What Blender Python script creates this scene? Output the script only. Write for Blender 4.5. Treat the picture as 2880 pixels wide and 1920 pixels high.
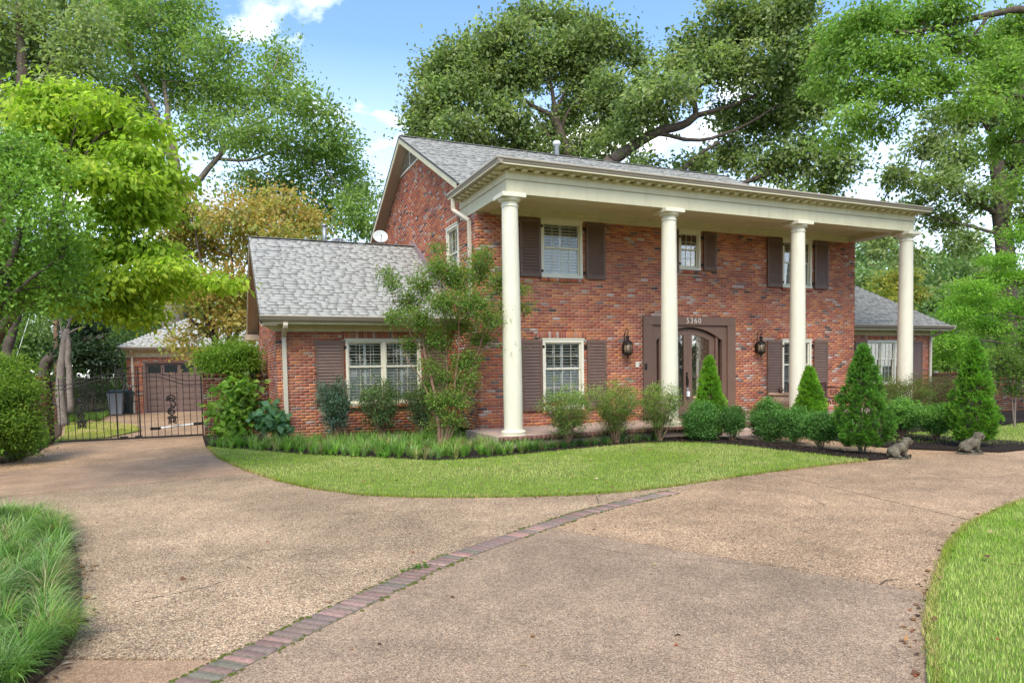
import bpy, math, random, json
import numpy as np
from mathutils import Vector, Matrix, noise
R = math.radians
rnd = random.Random(7)
rng = np.random.default_rng(11)
for o in list(bpy.data.objects): bpy.data.objects.remove(o)
scene = bpy.context.scene
col = scene.collection

# ---------------------------------------------------------------- camera
CAM = Vector((-5.5368, -14.6011, 1.3770))
cd = bpy.data.cameras.new('camera'); cam = bpy.data.objects.new('camera', cd); col.objects.link(cam)
cd.sensor_fit = 'HORIZONTAL'; cd.sensor_width = 36.0; cd.lens = 1908.07/2880*36
cd.shift_x = -(1443.41-1440)/2880; cd.shift_y = (1135.16-960)/2880
cd.clip_start = .05; cd.clip_end = 3000
fw = Vector((0.40032329, 0.91491703, -0.0516536)); rt = Vector((0.91565209, -0.4016089, -0.01707456)); up = Vector((0.03636635, 0.04046138, 0.99851909))
cam.matrix_world = Matrix(((rt.x, up.x, -fw.x, CAM.x), (rt.y, up.y, -fw.y, CAM.y), (rt.z, up.z, -fw.z, CAM.z), (0, 0, 0, 1)))
scene.camera = cam

# ---------------------------------------------------------------- sky, sun, exposure
SUN_EL, SUN_AZ = R(50), R(28)      # azimuth of the sun measured from -Y (the camera's side) towards +X
sd = Vector((math.cos(SUN_EL)*math.sin(-SUN_AZ+R(0)), -math.cos(SUN_EL)*math.cos(SUN_AZ), math.sin(SUN_EL)))
world = bpy.data.worlds.new('World'); scene.world = world; world.use_nodes = True
nt = world.node_tree; nt.nodes.clear()
def N(t, **k):
    n = nt.nodes.new(t)
    for a, b in k.items():
        if a.startswith('i_'): n.inputs[a[2:]].default_value = b
        else: setattr(n, a, b)
    return n
sky = N('ShaderNodeTexSky', sky_type='NISHITA', sun_disc=False, sun_elevation=SUN_EL, sun_rotation=math.atan2(sd.x, sd.y), air_density=1.0, dust_density=.6, ozone_density=2.0)
tc = N('ShaderNodeTexCoord'); mp = N('ShaderNodeMapping'); mp.inputs['Scale'].default_value = (1, 1, 1.7); mp.inputs['Location'].default_value = (.3, 1.9, .2)
n1 = N('ShaderNodeTexNoise'); n1.inputs['Scale'].default_value = 3.4; n1.inputs['Detail'].default_value = 9; n1.inputs['Roughness'].default_value = .56; n1.inputs['Distortion'].default_value = .25
cr = N('ShaderNodeValToRGB'); cr.color_ramp.elements[0].position = .55; cr.color_ramp.elements[1].position = .66
nt.links.new(tc.outputs['Generated'], mp.inputs['Vector']); nt.links.new(mp.outputs[0], n1.inputs['Vector']); nt.links.new(n1.outputs['Fac'], cr.inputs['Fac'])
# more haze and cloud near the horizon, clear blue higher up
sx = N('ShaderNodeSeparateXYZ'); nt.links.new(tc.outputs['Generated'], sx.inputs[0])
mr = N('ShaderNodeMapRange'); mr.inputs['From Min'].default_value = 0.0; mr.inputs['From Max'].default_value = .42; mr.inputs['To Min'].default_value = .6; mr.inputs['To Max'].default_value = 0.0
nt.links.new(sx.outputs['Z'], mr.inputs['Value'])
mx = N('ShaderNodeMath', operation='MAXIMUM'); nt.links.new(cr.outputs[0], mx.inputs[0]); nt.links.new(mr.outputs[0], mx.inputs[1])
tint = N('ShaderNodeMix', data_type='RGBA', blend_type='MULTIPLY'); tint.inputs[0].default_value = 1; tint.inputs[7].default_value = (.98, 1.10, 1.24, 1)
nt.links.new(sky.outputs[0], tint.inputs[6])
cm = N('ShaderNodeMix', data_type='RGBA'); cm.inputs[7].default_value = (8.9, 8.8, 8.5, 1)
nt.links.new(mx.outputs[0], cm.inputs[0]); nt.links.new(tint.outputs[2], cm.inputs[6])
bg = N('ShaderNodeBackground'); bg.inputs['Strength'].default_value = .15
nt.links.new(cm.outputs[2], bg.inputs['Color'])
wo = N('ShaderNodeOutputWorld'); nt.links.new(bg.outputs[0], wo.inputs['Surface'])
ld = bpy.data.lights.new('sun', 'SUN'); ld.energy = 2.3; ld.angle = R(34); ld.color = (1, .95, .82)
sun = bpy.data.objects.new('sun', ld); col.objects.link(sun); sun.rotation_euler = sd.to_track_quat('Z', 'Y').to_euler(); sun.location = (0, -10, 30)
vs = scene.view_settings; vs.view_transform = 'Standard'; vs.look = 'None'; vs.gamma = 1; vs.use_curve_mapping = False; vs.exposure = .92
scene.cycles.max_bounces = 8; scene.cycles.transparent_max_bounces = 12; scene.cycles.diffuse_bounces = 4; scene.cycles.glossy_bounces = 3
scene.cycles.caustics_reflective = False; scene.cycles.caustics_refractive = False
G = -.28                                  # level of the driveway; the porch floor is 0

# ---------------------------------------------------------------- materials
def srgb(r, g, b):
    f = lambda c: (c/255/12.92) if c/255 <= .04045 else ((c/255+.055)/1.055)**2.4
    return (f(r), f(g), f(b), 1)
def mat(name, base=(.5, .5, .5), rough=.6, attr=False, nscale=0, namp=.25, bump=0, bscale=40, metal=0, spec=.35, trans=0, grime=None, big=None):
    m = bpy.data.materials.new(name); m.use_nodes = True; t = m.node_tree; L = t.links
    b = t.nodes['Principled BSDF']; b.inputs['Roughness'].default_value = rough; b.inputs['Metallic'].default_value = metal; b.inputs['Specular IOR Level'].default_value = spec
    c = (*base[:3], 1); b.inputs['Base Color'].default_value = c; src = None
    co = t.nodes.new('ShaderNodeTexCoord'); geo = t.nodes.new('ShaderNodeNewGeometry')
    if attr:
        a = t.nodes.new('ShaderNodeAttribute'); a.attribute_name = 'Col'; src = a.outputs['Color']
    if nscale:
        n = t.nodes.new('ShaderNodeTexNoise'); n.inputs['Scale'].default_value = nscale; n.inputs['Detail'].default_value = 6; n.inputs['Roughness'].default_value = .65
        L.new(geo.outputs['Position'], n.inputs['Vector'])
        r = t.nodes.new('ShaderNodeMapRange'); r.inputs['From Min'].default_value = .3; r.inputs['From Max'].default_value = .7
        r.inputs['To Min'].default_value = 1-namp; r.inputs['To Max'].default_value = 1+namp
        L.new(n.outputs['Fac'], r.inputs['Value'])
        v = t.nodes.new('ShaderNodeVectorMath'); v.operation = 'SCALE'
        if src: L.new(src, v.inputs[0])
        else: v.inputs[0].default_value = c[:3]
        L.new(r.outputs[0], v.inputs['Scale']); src = v.outputs[0]
    if big:
        n = t.nodes.new('ShaderNodeTexNoise'); n.inputs['Scale'].default_value = big[0]; n.inputs['Detail'].default_value = 5; L.new(geo.outputs['Position'], n.inputs['Vector'])
        r = t.nodes.new('ShaderNodeMapRange'); r.inputs['From Min'].default_value = .32; r.inputs['From Max'].default_value = .68; r.inputs['To Min'].default_value = 1-big[1]; r.inputs['To Max'].default_value = 1+big[1]; L.new(n.outputs['Fac'], r.inputs['Value'])
        v = t.nodes.new('ShaderNodeVectorMath'); v.operation = 'SCALE'; L.new(r.outputs[0], v.inputs['Scale'])
        if src: L.new(src, v.inputs[0])
        else: v.inputs[0].default_value = c[:3]
        src = v.outputs[0]
    if grime:
        mg = t.nodes.new('ShaderNodeMapping'); mg.inputs['Scale'].default_value = (7, 7, 1.1); L.new(geo.outputs['Position'], mg.inputs['Vector'])
        n = t.nodes.new('ShaderNodeTexNoise'); n.inputs['Scale'].default_value = 1; n.inputs['Detail'].default_value = 8; n.inputs['Roughness'].default_value = .7; L.new(mg.outputs[0], n.inputs['Vector'])
        r = t.nodes.new('ShaderNodeMapRange'); r.inputs['From Min'].default_value = .5; r.inputs['From Max'].default_value = .8; r.inputs['To Min'].default_value = 0; r.inputs['To Max'].default_value = .55; L.new(n.outputs['Fac'], r.inputs['Value'])
        mx = t.nodes.new('ShaderNodeMix'); mx.data_type = 'RGBA'; mx.inputs[7].default_value = (*grime, 1); L.new(r.outputs[0], mx.inputs[0])
        if src: L.new(src, mx.inputs[6])
        else: mx.inputs[6].default_value = c
        src = mx.outputs[2]
    if src: L.new(src, b.inputs['Base Color'])
    if bump:
        n = t.nodes.new('ShaderNodeTexNoise'); n.inputs['Scale'].default_value = bscale; n.inputs['Detail'].default_value = 5
        L.new(geo.outputs['Position'], n.inputs['Vector'])
        q = t.nodes.new('ShaderNodeBump'); q.inputs['Strength'].default_value = bump; q.inputs['Distance'].default_value = .01
        L.new(n.outputs['Fac'], q.inputs['Height']); L.new(q.outputs[0], b.inputs['Normal'])
    if trans:
        tr = t.nodes.new('ShaderNodeBsdfTranslucent'); ms = t.nodes.new('ShaderNodeMixShader'); ms.inputs[0].default_value = trans
        if src:
            hs = t.nodes.new('ShaderNodeVectorMath'); hs.operation = 'MULTIPLY'; hs.inputs[1].default_value = (1.35, 1.5, .7)
            L.new(src, hs.inputs[0]); L.new(hs.outputs[0], tr.inputs['Color'])
        else: tr.inputs['Color'].default_value = c
        L.new(b.outputs[0], ms.inputs[1]); L.new(tr.outputs[0], ms.inputs[2]); L.new(ms.outputs[0], t.nodes['Material Output'].inputs['Surface'])
    return m
def aggregate(name, tone, scale=95, contrast=1.0, dark=.55):
    """exposed-aggregate concrete: pebbles in a matrix, stained in large soft patches"""
    m = bpy.data.materials.new(name); m.use_nodes = True; t = m.node_tree; L = t.links; b = t.nodes['Principled BSDF']
    b.inputs['Roughness'].default_value = .75; b.inputs['Specular IOR Level'].default_value = .3
    geo = t.nodes.new('ShaderNodeNewGeometry')
    vo = t.nodes.new('ShaderNodeTexVoronoi'); vo.inputs['Scale'].default_value = scale; vo.inputs['Randomness'].default_value = 1
    L.new(geo.outputs['Position'], vo.inputs['Vector'])
    sep = t.nodes.new('ShaderNodeSeparateColor'); L.new(vo.outputs['Color'], sep.inputs[0])
    cr = t.nodes.new('ShaderNodeValToRGB'); e = cr.color_ramp.elements
    cols = [(0, (.10, .075, .06)), (.18, (.26, .175, .125)), (.4, (.36, .24, .17)), (.6, (.43, .30, .215)), (.78, (.52, .38, .27)), (.92, (.66, .53, .40)), (1, (.30, .27, .25))]
    avg = (.445, .32, .21); cols = [(p, (c[0]*1.28, c[1]*1.245, c[2]*1.07)) for p, c in cols]
    for i, (p, c) in enumerate(cols):
        c = tuple((avg[k]+(c[k]-avg[k])*contrast)*tone[k] for k in range(3))
        el = e[0] if i == 0 else (e[-1] if i == len(cols)-1 else e.new(p)); el.position = p; el.color = (*c, 1)
    L.new(sep.outputs[0], cr.inputs[0])
    mo = t.nodes.new('ShaderNodeMapRange'); mo.inputs['From Min'].default_value = .35; mo.inputs['From Max'].default_value = .6; mo.inputs['To Min'].default_value = 1; mo.inputs['To Max'].default_value = dark
    L.new(vo.outputs['Distance'], mo.inputs['Value'])
    v1 = t.nodes.new('ShaderNodeVectorMath'); v1.operation = 'SCALE'; L.new(cr.outputs[0], v1.inputs[0]); L.new(mo.outputs[0], v1.inputs['Scale'])
    src = v1.outputs[0]
    for sc, lo, hi, dt in ((.45, .72, 1.16, 6), (2.6, .82, 1.12, 6), (22, .88, 1.1, 3)):
        n = t.nodes.new('ShaderNodeTexNoise'); n.inputs['Scale'].default_value = sc; n.inputs['Detail'].default_value = dt; n.inputs['Roughness'].default_value = .6
        L.new(geo.outputs['Position'], n.inputs['Vector'])
        r = t.nodes.new('ShaderNodeMapRange'); r.inputs['From Min'].default_value = .32; r.inputs['From Max'].default_value = .66; r.inputs['To Min'].default_value = lo; r.inputs['To Max'].default_value = hi
        L.new(n.outputs['Fac'], r.inputs['Value'])
        v = t.nodes.new('ShaderNodeVectorMath'); v.operation = 'SCALE'; L.new(src, v.inputs[0]); L.new(r.outputs[0], v.inputs['Scale']); src = v.outputs[0]
    # dark lichen stain patches
    n = t.nodes.new('ShaderNodeTexNoise'); n.inputs['Scale'].default_value = .8; n.inputs['Detail'].default_value = 7; n.inputs['Roughness'].default_value = .7; L.new(geo.outputs['Position'], n.inputs['Vector'])
    r = t.nodes.new('ShaderNodeMapRange'); r.inputs['From Min'].default_value = .55; r.inputs['From Max'].default_value = .72; r.inputs['To Min'].default_value = 0; r.inputs['To Max'].default_value = .55; L.new(n.outputs['Fac'], r.inputs['Value'])
    mx = t.nodes.new('ShaderNodeMix'); mx.data_type = 'RGBA'; mx.blend_type = 'MULTIPLY'; mx.inputs[7].default_value = (.62, .64, .6, 1); L.new(r.outputs[0], mx.inputs[0]); L.new(src, mx.inputs[6])
    L.new(mx.outputs[2], b.inputs['Base Color'])
    q = t.nodes.new('ShaderNodeBump'); q.inputs['Strength'].default_value = .5; q.inputs['Distance'].default_value = .004; q.invert = True
    L.new(vo.outputs['Distance'], q.inputs['Height']); L.new(q.outputs[0], b.inputs['Normal'])
    return m
def glass_mat():
    m = bpy.data.materials.new('window_glass'); m.use_nodes = True; t = m.node_tree; t.nodes.remove(t.nodes['Principled BSDF'])
    fr = t.nodes.new('ShaderNodeFresnel'); fr.inputs[0].default_value = 1.6
    ad = t.nodes.new('ShaderNodeMath'); ad.operation = 'MULTIPLY_ADD'; ad.inputs[1].default_value = .6; ad.inputs[2].default_value = .01
    tr = t.nodes.new('ShaderNodeBsdfTransparent'); tr.inputs[0].default_value = (.95, .96, .95, 1)
    gl = t.nodes.new('ShaderNodeBsdfGlossy'); gl.inputs['Roughness'].default_value = .02
    mx = t.nodes.new('ShaderNodeMixShader'); t.links.new(fr.outputs[0], ad.inputs[0]); t.links.new(ad.outputs[0], mx.inputs[0])
    t.links.new(tr.outputs[0], mx.inputs[1]); t.links.new(gl.outputs[0], mx.inputs[2]); t.links.new(mx.outputs[0], t.nodes['Material Output'].inputs[0])
    return m
M = dict(
 brick=mat('clay_brick', attr=True, rough=.85, nscale=38, namp=.22, bump=.5, bscale=90, spec=.15, big=(.8, .16)),
 mortar=mat('mortar', (.50, .39, .30), .95, nscale=14, namp=.2, bump=.4, bscale=120, spec=.1, big=(.8, .2)),
 shingle=mat('asphalt_shingle', attr=True, rough=.95, nscale=120, namp=.12, bump=.6, bscale=220, spec=.1),
 trim=mat('cream_trim_paint', (.62, .56, .37), .45, nscale=2.2, namp=.06, bump=.05, bscale=30, grime=(.42, .36, .22)),
 column=mat('cream_column_paint', (.72, .655, .50), .4, nscale=1.6, namp=.05, bump=.03, bscale=25, grime=(.47, .44, .29)),
 gutter=mat('tan_gutter_metal', (.31, .255, .19), .35, nscale=3, namp=.06),
 lip=mat('pale_gutter_lip', (.60, .53, .41), .35),
 soffit=mat('tan_soffit_paint', (.42, .33, .23), .6, nscale=3, namp=.08),
 dark=mat('dark_edge_metal', (.05, .045, .04), .5), felt=mat('grey_roof_edge', (.17, .17, .17), .9),
 sash=mat('window_cream_paint', (.74, .69, .54), .4, nscale=6, namp=.04),
 white=mat('white_paint', (.82, .82, .79), .45),
 shutter=mat('brown_shutter_paint', (.150, .088, .062), .5, nscale=5, namp=.12, spec=.4),
 door=mat('brown_door_paint', (.170, .100, .070), .5, nscale=4, namp=.1, spec=.35),
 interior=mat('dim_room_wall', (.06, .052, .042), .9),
 glass=glass_mat(),
 iron=mat('dark_wrought_iron', (.025, .02, .017), .45, metal=.3, nscale=20, namp=.2),
 bronze=mat('bronze_iron_scroll', (.16, .11, .07), .4, metal=.4),
 amber=mat('seeded_amber_glass', (.30, .22, .13), .25, spec=.6),
 flash=mat('copper_flashing', (.33, .22, .22), .5),
 bark=mat('grey_bark', (.105, .08, .062), .95, nscale=9, namp=.4, bump=1, bscale=22, spec=.1),
 palebark=mat('pale_bark', (.22, .175, .14), .9, nscale=9, namp=.35, bump=.8, bscale=26, spec=.1),
 redbark=mat('peeling_red_bark', (.25, .15, .10), .8, nscale=12, namp=.35, spec=.15),
 leaf=mat('leaf', attr=True, rough=.6, trans=.5, spec=.15),
 waxleaf=mat('waxy_leaf', attr=True, rough=.45, trans=.3, spec=.3),
 grass=mat('grass_blade', attr=True, rough=.6, trans=.35, spec=.2),
 turf=mat('turf_soil', (.15, .19, .045), .95, nscale=7, namp=.35, bump=.6, bscale=60, spec=.05),
 earth=mat('ground_earth', (.07, .075, .03), .95, nscale=.7, namp=.35, spec=.05),
 mulch=mat('black_mulch', (.030, .022, .018), .95, nscale=45, namp=.6, bump=1, bscale=70, spec=.1),
 soil=mat('leafy_soil', (.085, .055, .035), .95, nscale=30, namp=.55, bump=1, bscale=60, spec=.05),
 stone=mat('weathered_cast_stone', (.125, .108, .075), .9, nscale=14, namp=.6, bump=.8, bscale=45, spec=.1),
 urn=mat('tan_cast_stone', (.46, .31, .21), .85, nscale=18, namp=.22, bump=.5, bscale=60, spec=.1),
 moss=mat('green_moss', (.10, .115, .022), .95, nscale=40, namp=.4, bump=.8, bscale=120, spec=.05),
 joint=mat('dirty_joint_sand', (.20, .165, .115), .95, nscale=25, namp=.4, bump=.6, bscale=90, spec=.05),
 crack=mat('dark_joint_filler', (.05, .04, .03), .95, nscale=20, namp=.4),
 porch=mat('porch_stone_floor', (.42, .30, .24), .8, nscale=5, namp=.14, bump=.2, bscale=60),
 pole=mat('weathered_pole_wood', (.33, .19, .12), .9, nscale=6, namp=.25, bump=.5, bscale=30),
 grey=mat('grey_plastic', (.26, .275, .28), .5), dgreen=mat('dark_green_plastic', (.028, .05, .045), .5), black=mat('black_rubber', (.02, .02, .02), .7),
 pvc=mat('white_pvc', (.68, .69, .70), .4), galv=mat('galvanised_metal', (.33, .34, .34), .45, metal=.5), dish=mat('pale_grey_dish', (.55, .57, .54), .5),
 garage=mat('brown_garage_paint', (.175, .115, .095), .5, nscale=3, namp=.06), deadleaf=mat('dead_leaf', attr=True, rough=.85, trans=.15, spec=.1),
 curtain=mat('white_curtain', (.62, .64, .60), .8, trans=.3), numeral=mat('pale_numeral', (.55, .45, .38), .4), red=mat('red_petal', (.60, .035, .02), .5, trans=.2),
 carpaint=mat('white_car_paint', (.72, .73, .74), .25, spec=.5), carglass=mat('dark_car_glass', (.02, .025, .03), .1, spec=.6), silver=mat('satin_steel', (.62, .64, .66), .3, metal=.7), rust=mat('rusty_cast_iron', (.075, .032, .024), .6, metal=.2),
)

# ---------------------------------------------------------------- mesh helpers
def link(name, me, m, parent=None):
    if m is not None and len(me.materials) == 0: me.materials.append(m)
    o = bpy.data.objects.new(name, me); col.objects.link(o)
    if parent: o.parent = parent
    return o
def np_mesh(name, V, F, cols=None, k=4, smooth=False):
    """V (n,3), F (m,k) faces of k corners; cols (n,3) point colours"""
    me = bpy.data.meshes.new(name); V = np.asarray(V, np.float32); F = np.asarray(F, np.int32)
    me.vertices.add(len(V)); me.vertices.foreach_set('co', V.ravel())
    me.loops.add(F.size); me.loops.foreach_set('vertex_index', F.ravel())
    me.polygons.add(len(F)); me.polygons.foreach_set('loop_start', np.arange(0, F.size, k, dtype=np.int32)); me.polygons.foreach_set('loop_total', np.full(len(F), k, np.int32))
    if smooth: me.polygons.foreach_set('use_smooth', np.ones(len(F), bool))
    me.update(calc_edges=True)
    if cols is not None:
        a = me.attributes.new('Col', 'FLOAT_COLOR', 'POINT'); c = np.ones((len(V), 4), np.float32); c[:, :3] = cols; a.data.foreach_set('color', c.ravel())
    return me
class MB:
    def __init__(s): s.v = []; s.f = []
    def add(s, vs, fs):
        n = len(s.v); s.v += [tuple(p) for p in vs]; s.f += [tuple(i+n for i in f) for f in fs]
    def box(s, x0, x1, y0, y1, z0, z1):
        s.add([(x0, y0, z0), (x1, y0, z0), (x1, y1, z0), (x0, y1, z0), (x0, y0, z1), (x1, y0, z1), (x1, y1, z1), (x0, y1, z1)],
              [(0, 3, 2, 1), (4, 5, 6, 7), (0, 1, 5, 4), (1, 2, 6, 5), (2, 3, 7, 6), (3, 0, 4, 7)]); return s
    def obox(s, c, u, v, w):      # centre and three half vectors
        c, u, v, w = map(Vector, (c, u, v, w))
        s.add([c+a*u+b*v+d*w for a, b, d in ((-1, -1, -1), (1, -1, -1), (1, 1, -1), (-1, 1, -1), (-1, -1, 1), (1, -1, 1), (1, 1, 1), (-1, 1, 1))],
              [(0, 3, 2, 1), (4, 5, 6, 7), (0, 1, 5, 4), (1, 2, 6, 5), (2, 3, 7, 6), (3, 0, 4, 7)]); return s
    def bar(s, a, b, w, h=None, upv=(0, 0, 1)):
        a, b = Vector(a), Vector(b); d = b-a; h = h or w; U = Vector(upv)
        sdir = d.cross(U)
        if sdir.length < 1e-6: sdir = d.cross(Vector((1, 0, 0)))
        sdir.normalize(); t = sdir.cross(d).normalized()
        return s.obox((a+b)/2, d/2, sdir*w/2, t*h/2)
    def tube(s, pts, radii, n=6, caps=True):
        pts = [Vector(p) for p in pts]
        if not hasattr(radii, '__len__'): radii = [radii]*len(pts)
        base = len(s.v); prev = None
        for i, p in enumerate(pts):
            d = (pts[min(i+1, len(pts)-1)]-pts[max(i-1, 0)])
            d = d.normalized() if d.length > 1e-9 else Vector((0, 0, 1))
            if prev is None:
                a = d.cross(Vector((.37, .61, .7))); 
                if a.length < .1: a = d.cross(Vector((1, 0, 0)))
            else: a = prev-d*prev.dot(d)
            a.normalize(); prev = a; b = d.cross(a)
            for k in range(n):
                t = 2*math.pi*k/n; s.v.append(tuple(p+(a*math.cos(t)+b*math.sin(t))*radii[i]))
        for i in range(len(pts)-1):
            for k in range(n):
                q = (k+1) % n; s.f.append((base+i*n+k, base+i*n+q, base+(i+1)*n+q, base+(i+1)*n+k))
        if caps: s.f.append(tuple(base+k for k in range(n))[::-1]); s.f.append(tuple(base+(len(pts)-1)*n+k for k in range(n)))
        return s
    def lathe(s, prof, c=(0, 0, 0), n=32, sx=1, sy=1):
        base = len(s.v)
        for r, z in prof:
            for k in range(n):
                t = 2*math.pi*k/n; s.v.append((c[0]+r*math.cos(t)*sx, c[1]+r*math.sin(t)*sy, c[2]+z))
        for i in range(len(prof)-1):
            for k in range(n):
                q = (k+1) % n; s.f.append((base+i*n+k, base+i*n+q, base+(i+1)*n+q, base+(i+1)*n+k))
        s.f.append(tuple(base+k for k in range(n))[::-1]); s.f.append(tuple(base+(len(prof)-1)*n+k for k in range(n))); return s
    def prism(s, poly, a, b):     # closed 3-D polygon swept from offset a to offset b
        n = len(poly); a, b = Vector(a), Vector(b)
        vs = [Vector(p)+a for p in poly]+[Vector(p)+b for p in poly]
        s.add(vs, [tuple(range(n))[::-1], tuple(range(n, 2*n))]+[(i, (i+1) % n, n+(i+1) % n, n+i) for i in range(n)]); return s
    def build(s, name, m, parent=None, smooth=False, kind=None, bevel=0):
        me = bpy.data.meshes.new(name); me.from_pydata(s.v, [], s.f)
        if smooth: me.polygons.foreach_set('use_smooth', [True]*len(me.polygons))
        me.validate(); me.update()
        o = link(name, me, M[m] if isinstance(m, str) else m, parent)
        if kind: o['kind'] = kind
        if bevel:
            bv = o.modifiers.new('bevel', 'BEVEL'); bv.width = bevel; bv.segments = 2; bv.limit_method = 'ANGLE'
        return o
def tag(o, label=None, cat=None, group=None, kind=None):
    if label: o['label'] = label
    if cat: o['category'] = cat
    if group: o['group'] = group
    if kind: o['kind'] = kind
    return o
def empty(name, loc, label=None, cat=None, group=None):
    o = bpy.data.objects.new(name, None); o.empty_display_size = .2; col.objects.link(o); o.location = loc
    return tag(o, label, cat, group)
def keep(o, parent):              # parent without moving (parent has only a location)
    o.parent = parent; o.matrix_parent_inverse = Matrix.Translation(parent.location).inverted(); return o
class Thing:
    """an Empty at the thing's base; parts are built in world coordinates and kept there"""
    def __init__(s, name, loc, label, cat, group=None): s.e = empty(name, loc, label, cat, group)
    def part(s, mb, name, m, smooth=False, kind=None, label=None, bevel=0, parent=None):
        o = mb.build(name, m, None, smooth, kind, bevel)
        if parent: o.parent = parent; o.matrix_parent_inverse = Matrix.Translation(s.e.location).inverted() if False else Matrix()
        else: keep(o, s.e)
        if label: o['label'] = label
        return o
def boxes_np(C, U, V, W, back=True):
    """C centres, U V W half vectors, all (n,3); returns V,F with outward faces; back=False drops the -W face"""
    C, U, V, W = (np.asarray(a, np.float32) for a in (C, U, V, W)); n = len(C)
    sg = [(-1, -1, -1), (1, -1, -1), (1, 1, -1), (-1, 1, -1), (-1, -1, 1), (1, -1, 1), (1, 1, 1), (-1, 1, 1)]
    P = np.stack([C+a*U+b*V+c*W for a, b, c in sg], 1).reshape(-1, 3)
    fs = [(4, 5, 6, 7), (0, 1, 5, 4), (1, 2, 6, 5), (2, 3, 7, 6), (3, 0, 4, 7)]+([(0, 3, 2, 1)] if back else [])
    F = (np.arange(n)[:, None, None]*8+np.array(fs)[None]).reshape(-1, 4)
    return P, F
def xydrop(poly, z, z2, name, m, kind='structure'):    # a flat patch with sides
    mb = MB(); mb.prism([(x, y, z) for x, y in poly], (0, 0, 0), (0, 0, z2-z)); o = mb.build(name, m); o['kind'] = kind; return o
def inside(P, poly):
    x, y = P[:, 0], P[:, 1]; r = np.zeros(len(P), bool); n = len(poly)
    for i in range(n):
        x0, y0 = poly[i]; x1, y1 = poly[(i+1) % n]
        if y0 == y1: continue
        c = ((y0 > y) != (y1 > y)) & (x < (x1-x0)*(y-y0)/(y1-y0)+x0); r ^= c
    return r
def clip(poly, p, n, off=0):      # keep the side where (q-p).n >= off
    out = []; L = len(poly); f = lambda q: (q[0]-p[0])*n[0]+(q[1]-p[1])*n[1]-off
    for i in range(L):
        a, b = poly[i], poly[(i+1) % L]; fa, fb = f(a), f(b)
        if fa >= 0: out.append(a)
        if (fa >= 0) != (fb >= 0): t = fa/(fa-fb); out.append((a[0]+(b[0]-a[0])*t, a[1]+(b[1]-a[1])*t))
    return out
def scatter(poly, n):
    P = np.array(poly); lo, hi = P.min(0), P.max(0); out = np.zeros((0, 2))
    while len(out) < n:
        q = rng.uniform(lo, hi, (n*2, 2)); out = np.vstack([out, q[inside(q, poly)]])
    return out[:n]
def noise2(P, s, seed=0.0):
    return np.array([noise.noise(Vector((p[0]*s+seed, p[1]*s-seed, (p[2] if len(p) > 2 else 0)*s))) for p in P])
def unit(A): return A/np.maximum(np.linalg.norm(A, axis=1, keepdims=True), 1e-9)
def leaf_geo(P, D, Nn, L, Wd, fold=.25):
    """a folded four-sided leaf at P pointing along D"""
    D = unit(D); S = unit(np.cross(D, Nn)); Nn = np.cross(S, D); L = L[:, None]; Wd = Wd[:, None]
    a = P; b = P+D*L*.45+S*Wd*.5+Nn*Wd*fold; c = P+D*L; d = P+D*L*.45-S*Wd*.5+Nn*Wd*fold
    V = np.stack([a, b, c, d], 1).reshape(-1, 3); i = np.arange(len(P))[:, None]*4
    F = np.concatenate([i+np.array([[0, 1, 2]]), i+np.array([[0, 2, 3]])], 1).reshape(-1, 3)
    return V, F
def pick(cols, n, jit=.18, hue=.06):
    cols = np.array(cols, float); c = cols[rng.integers(0, len(cols), n)]; return np.clip(c*rng.uniform(1-jit, 1+jit, (n, 1))*rng.uniform(1-hue, 1+hue, (n, 3)), 0, 1)
def blades(P, n_seg, L, Wd, lean, D, cols, curve=1.0):
    """grass blades as bent strips; P (n,3), L lengths, D (n,2) lean directions"""
    n = len(P); Dh = np.concatenate([D, np.zeros((n, 1))], 1); S = np.stack([-D[:, 1], D[:, 0], np.zeros(n)], 1)
    rows = []
    for k in range(n_seg+1):
        t = k/n_seg; ang = lean*(t**curve)
        h = np.sin(np.clip(ang, 0, 2.4)) if False else None
        rows.append(t)
    pts = [P]; cur = P.copy()
    for k in range(n_seg):
        ang = lean*((k+.5)/n_seg)**curve
        cur = cur+(Dh*np.sin(ang)[:, None]+np.array([0, 0, 1.])*np.cos(ang)[:, None])*(L/n_seg)[:, None]; pts.append(cur)
    V = []
    for k, p in enumerate(pts):
        w = Wd*(1-(k/n_seg)**1.5)*.5
        if k == n_seg: V += [p]
        else: V += [p-S*w[:, None], p+S*w[:, None]]
    m = 2*n_seg+1; V = np.stack(V, 1).reshape(-1, 3); i = np.arange(n)[:, None]*m
    fs = []
    for k in range(n_seg-1): fs += [(2*k, 2*k+1, 2*k+3), (2*k, 2*k+3, 2*k+2)]
    fs.append((2*n_seg-2, 2*n_seg-1, 2*n_seg))
    F = np.concatenate([i+np.array([f]) for f in fs], 1).reshape(-1, 3)
    return V, F, np.repeat(cols, m, 0)
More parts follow.
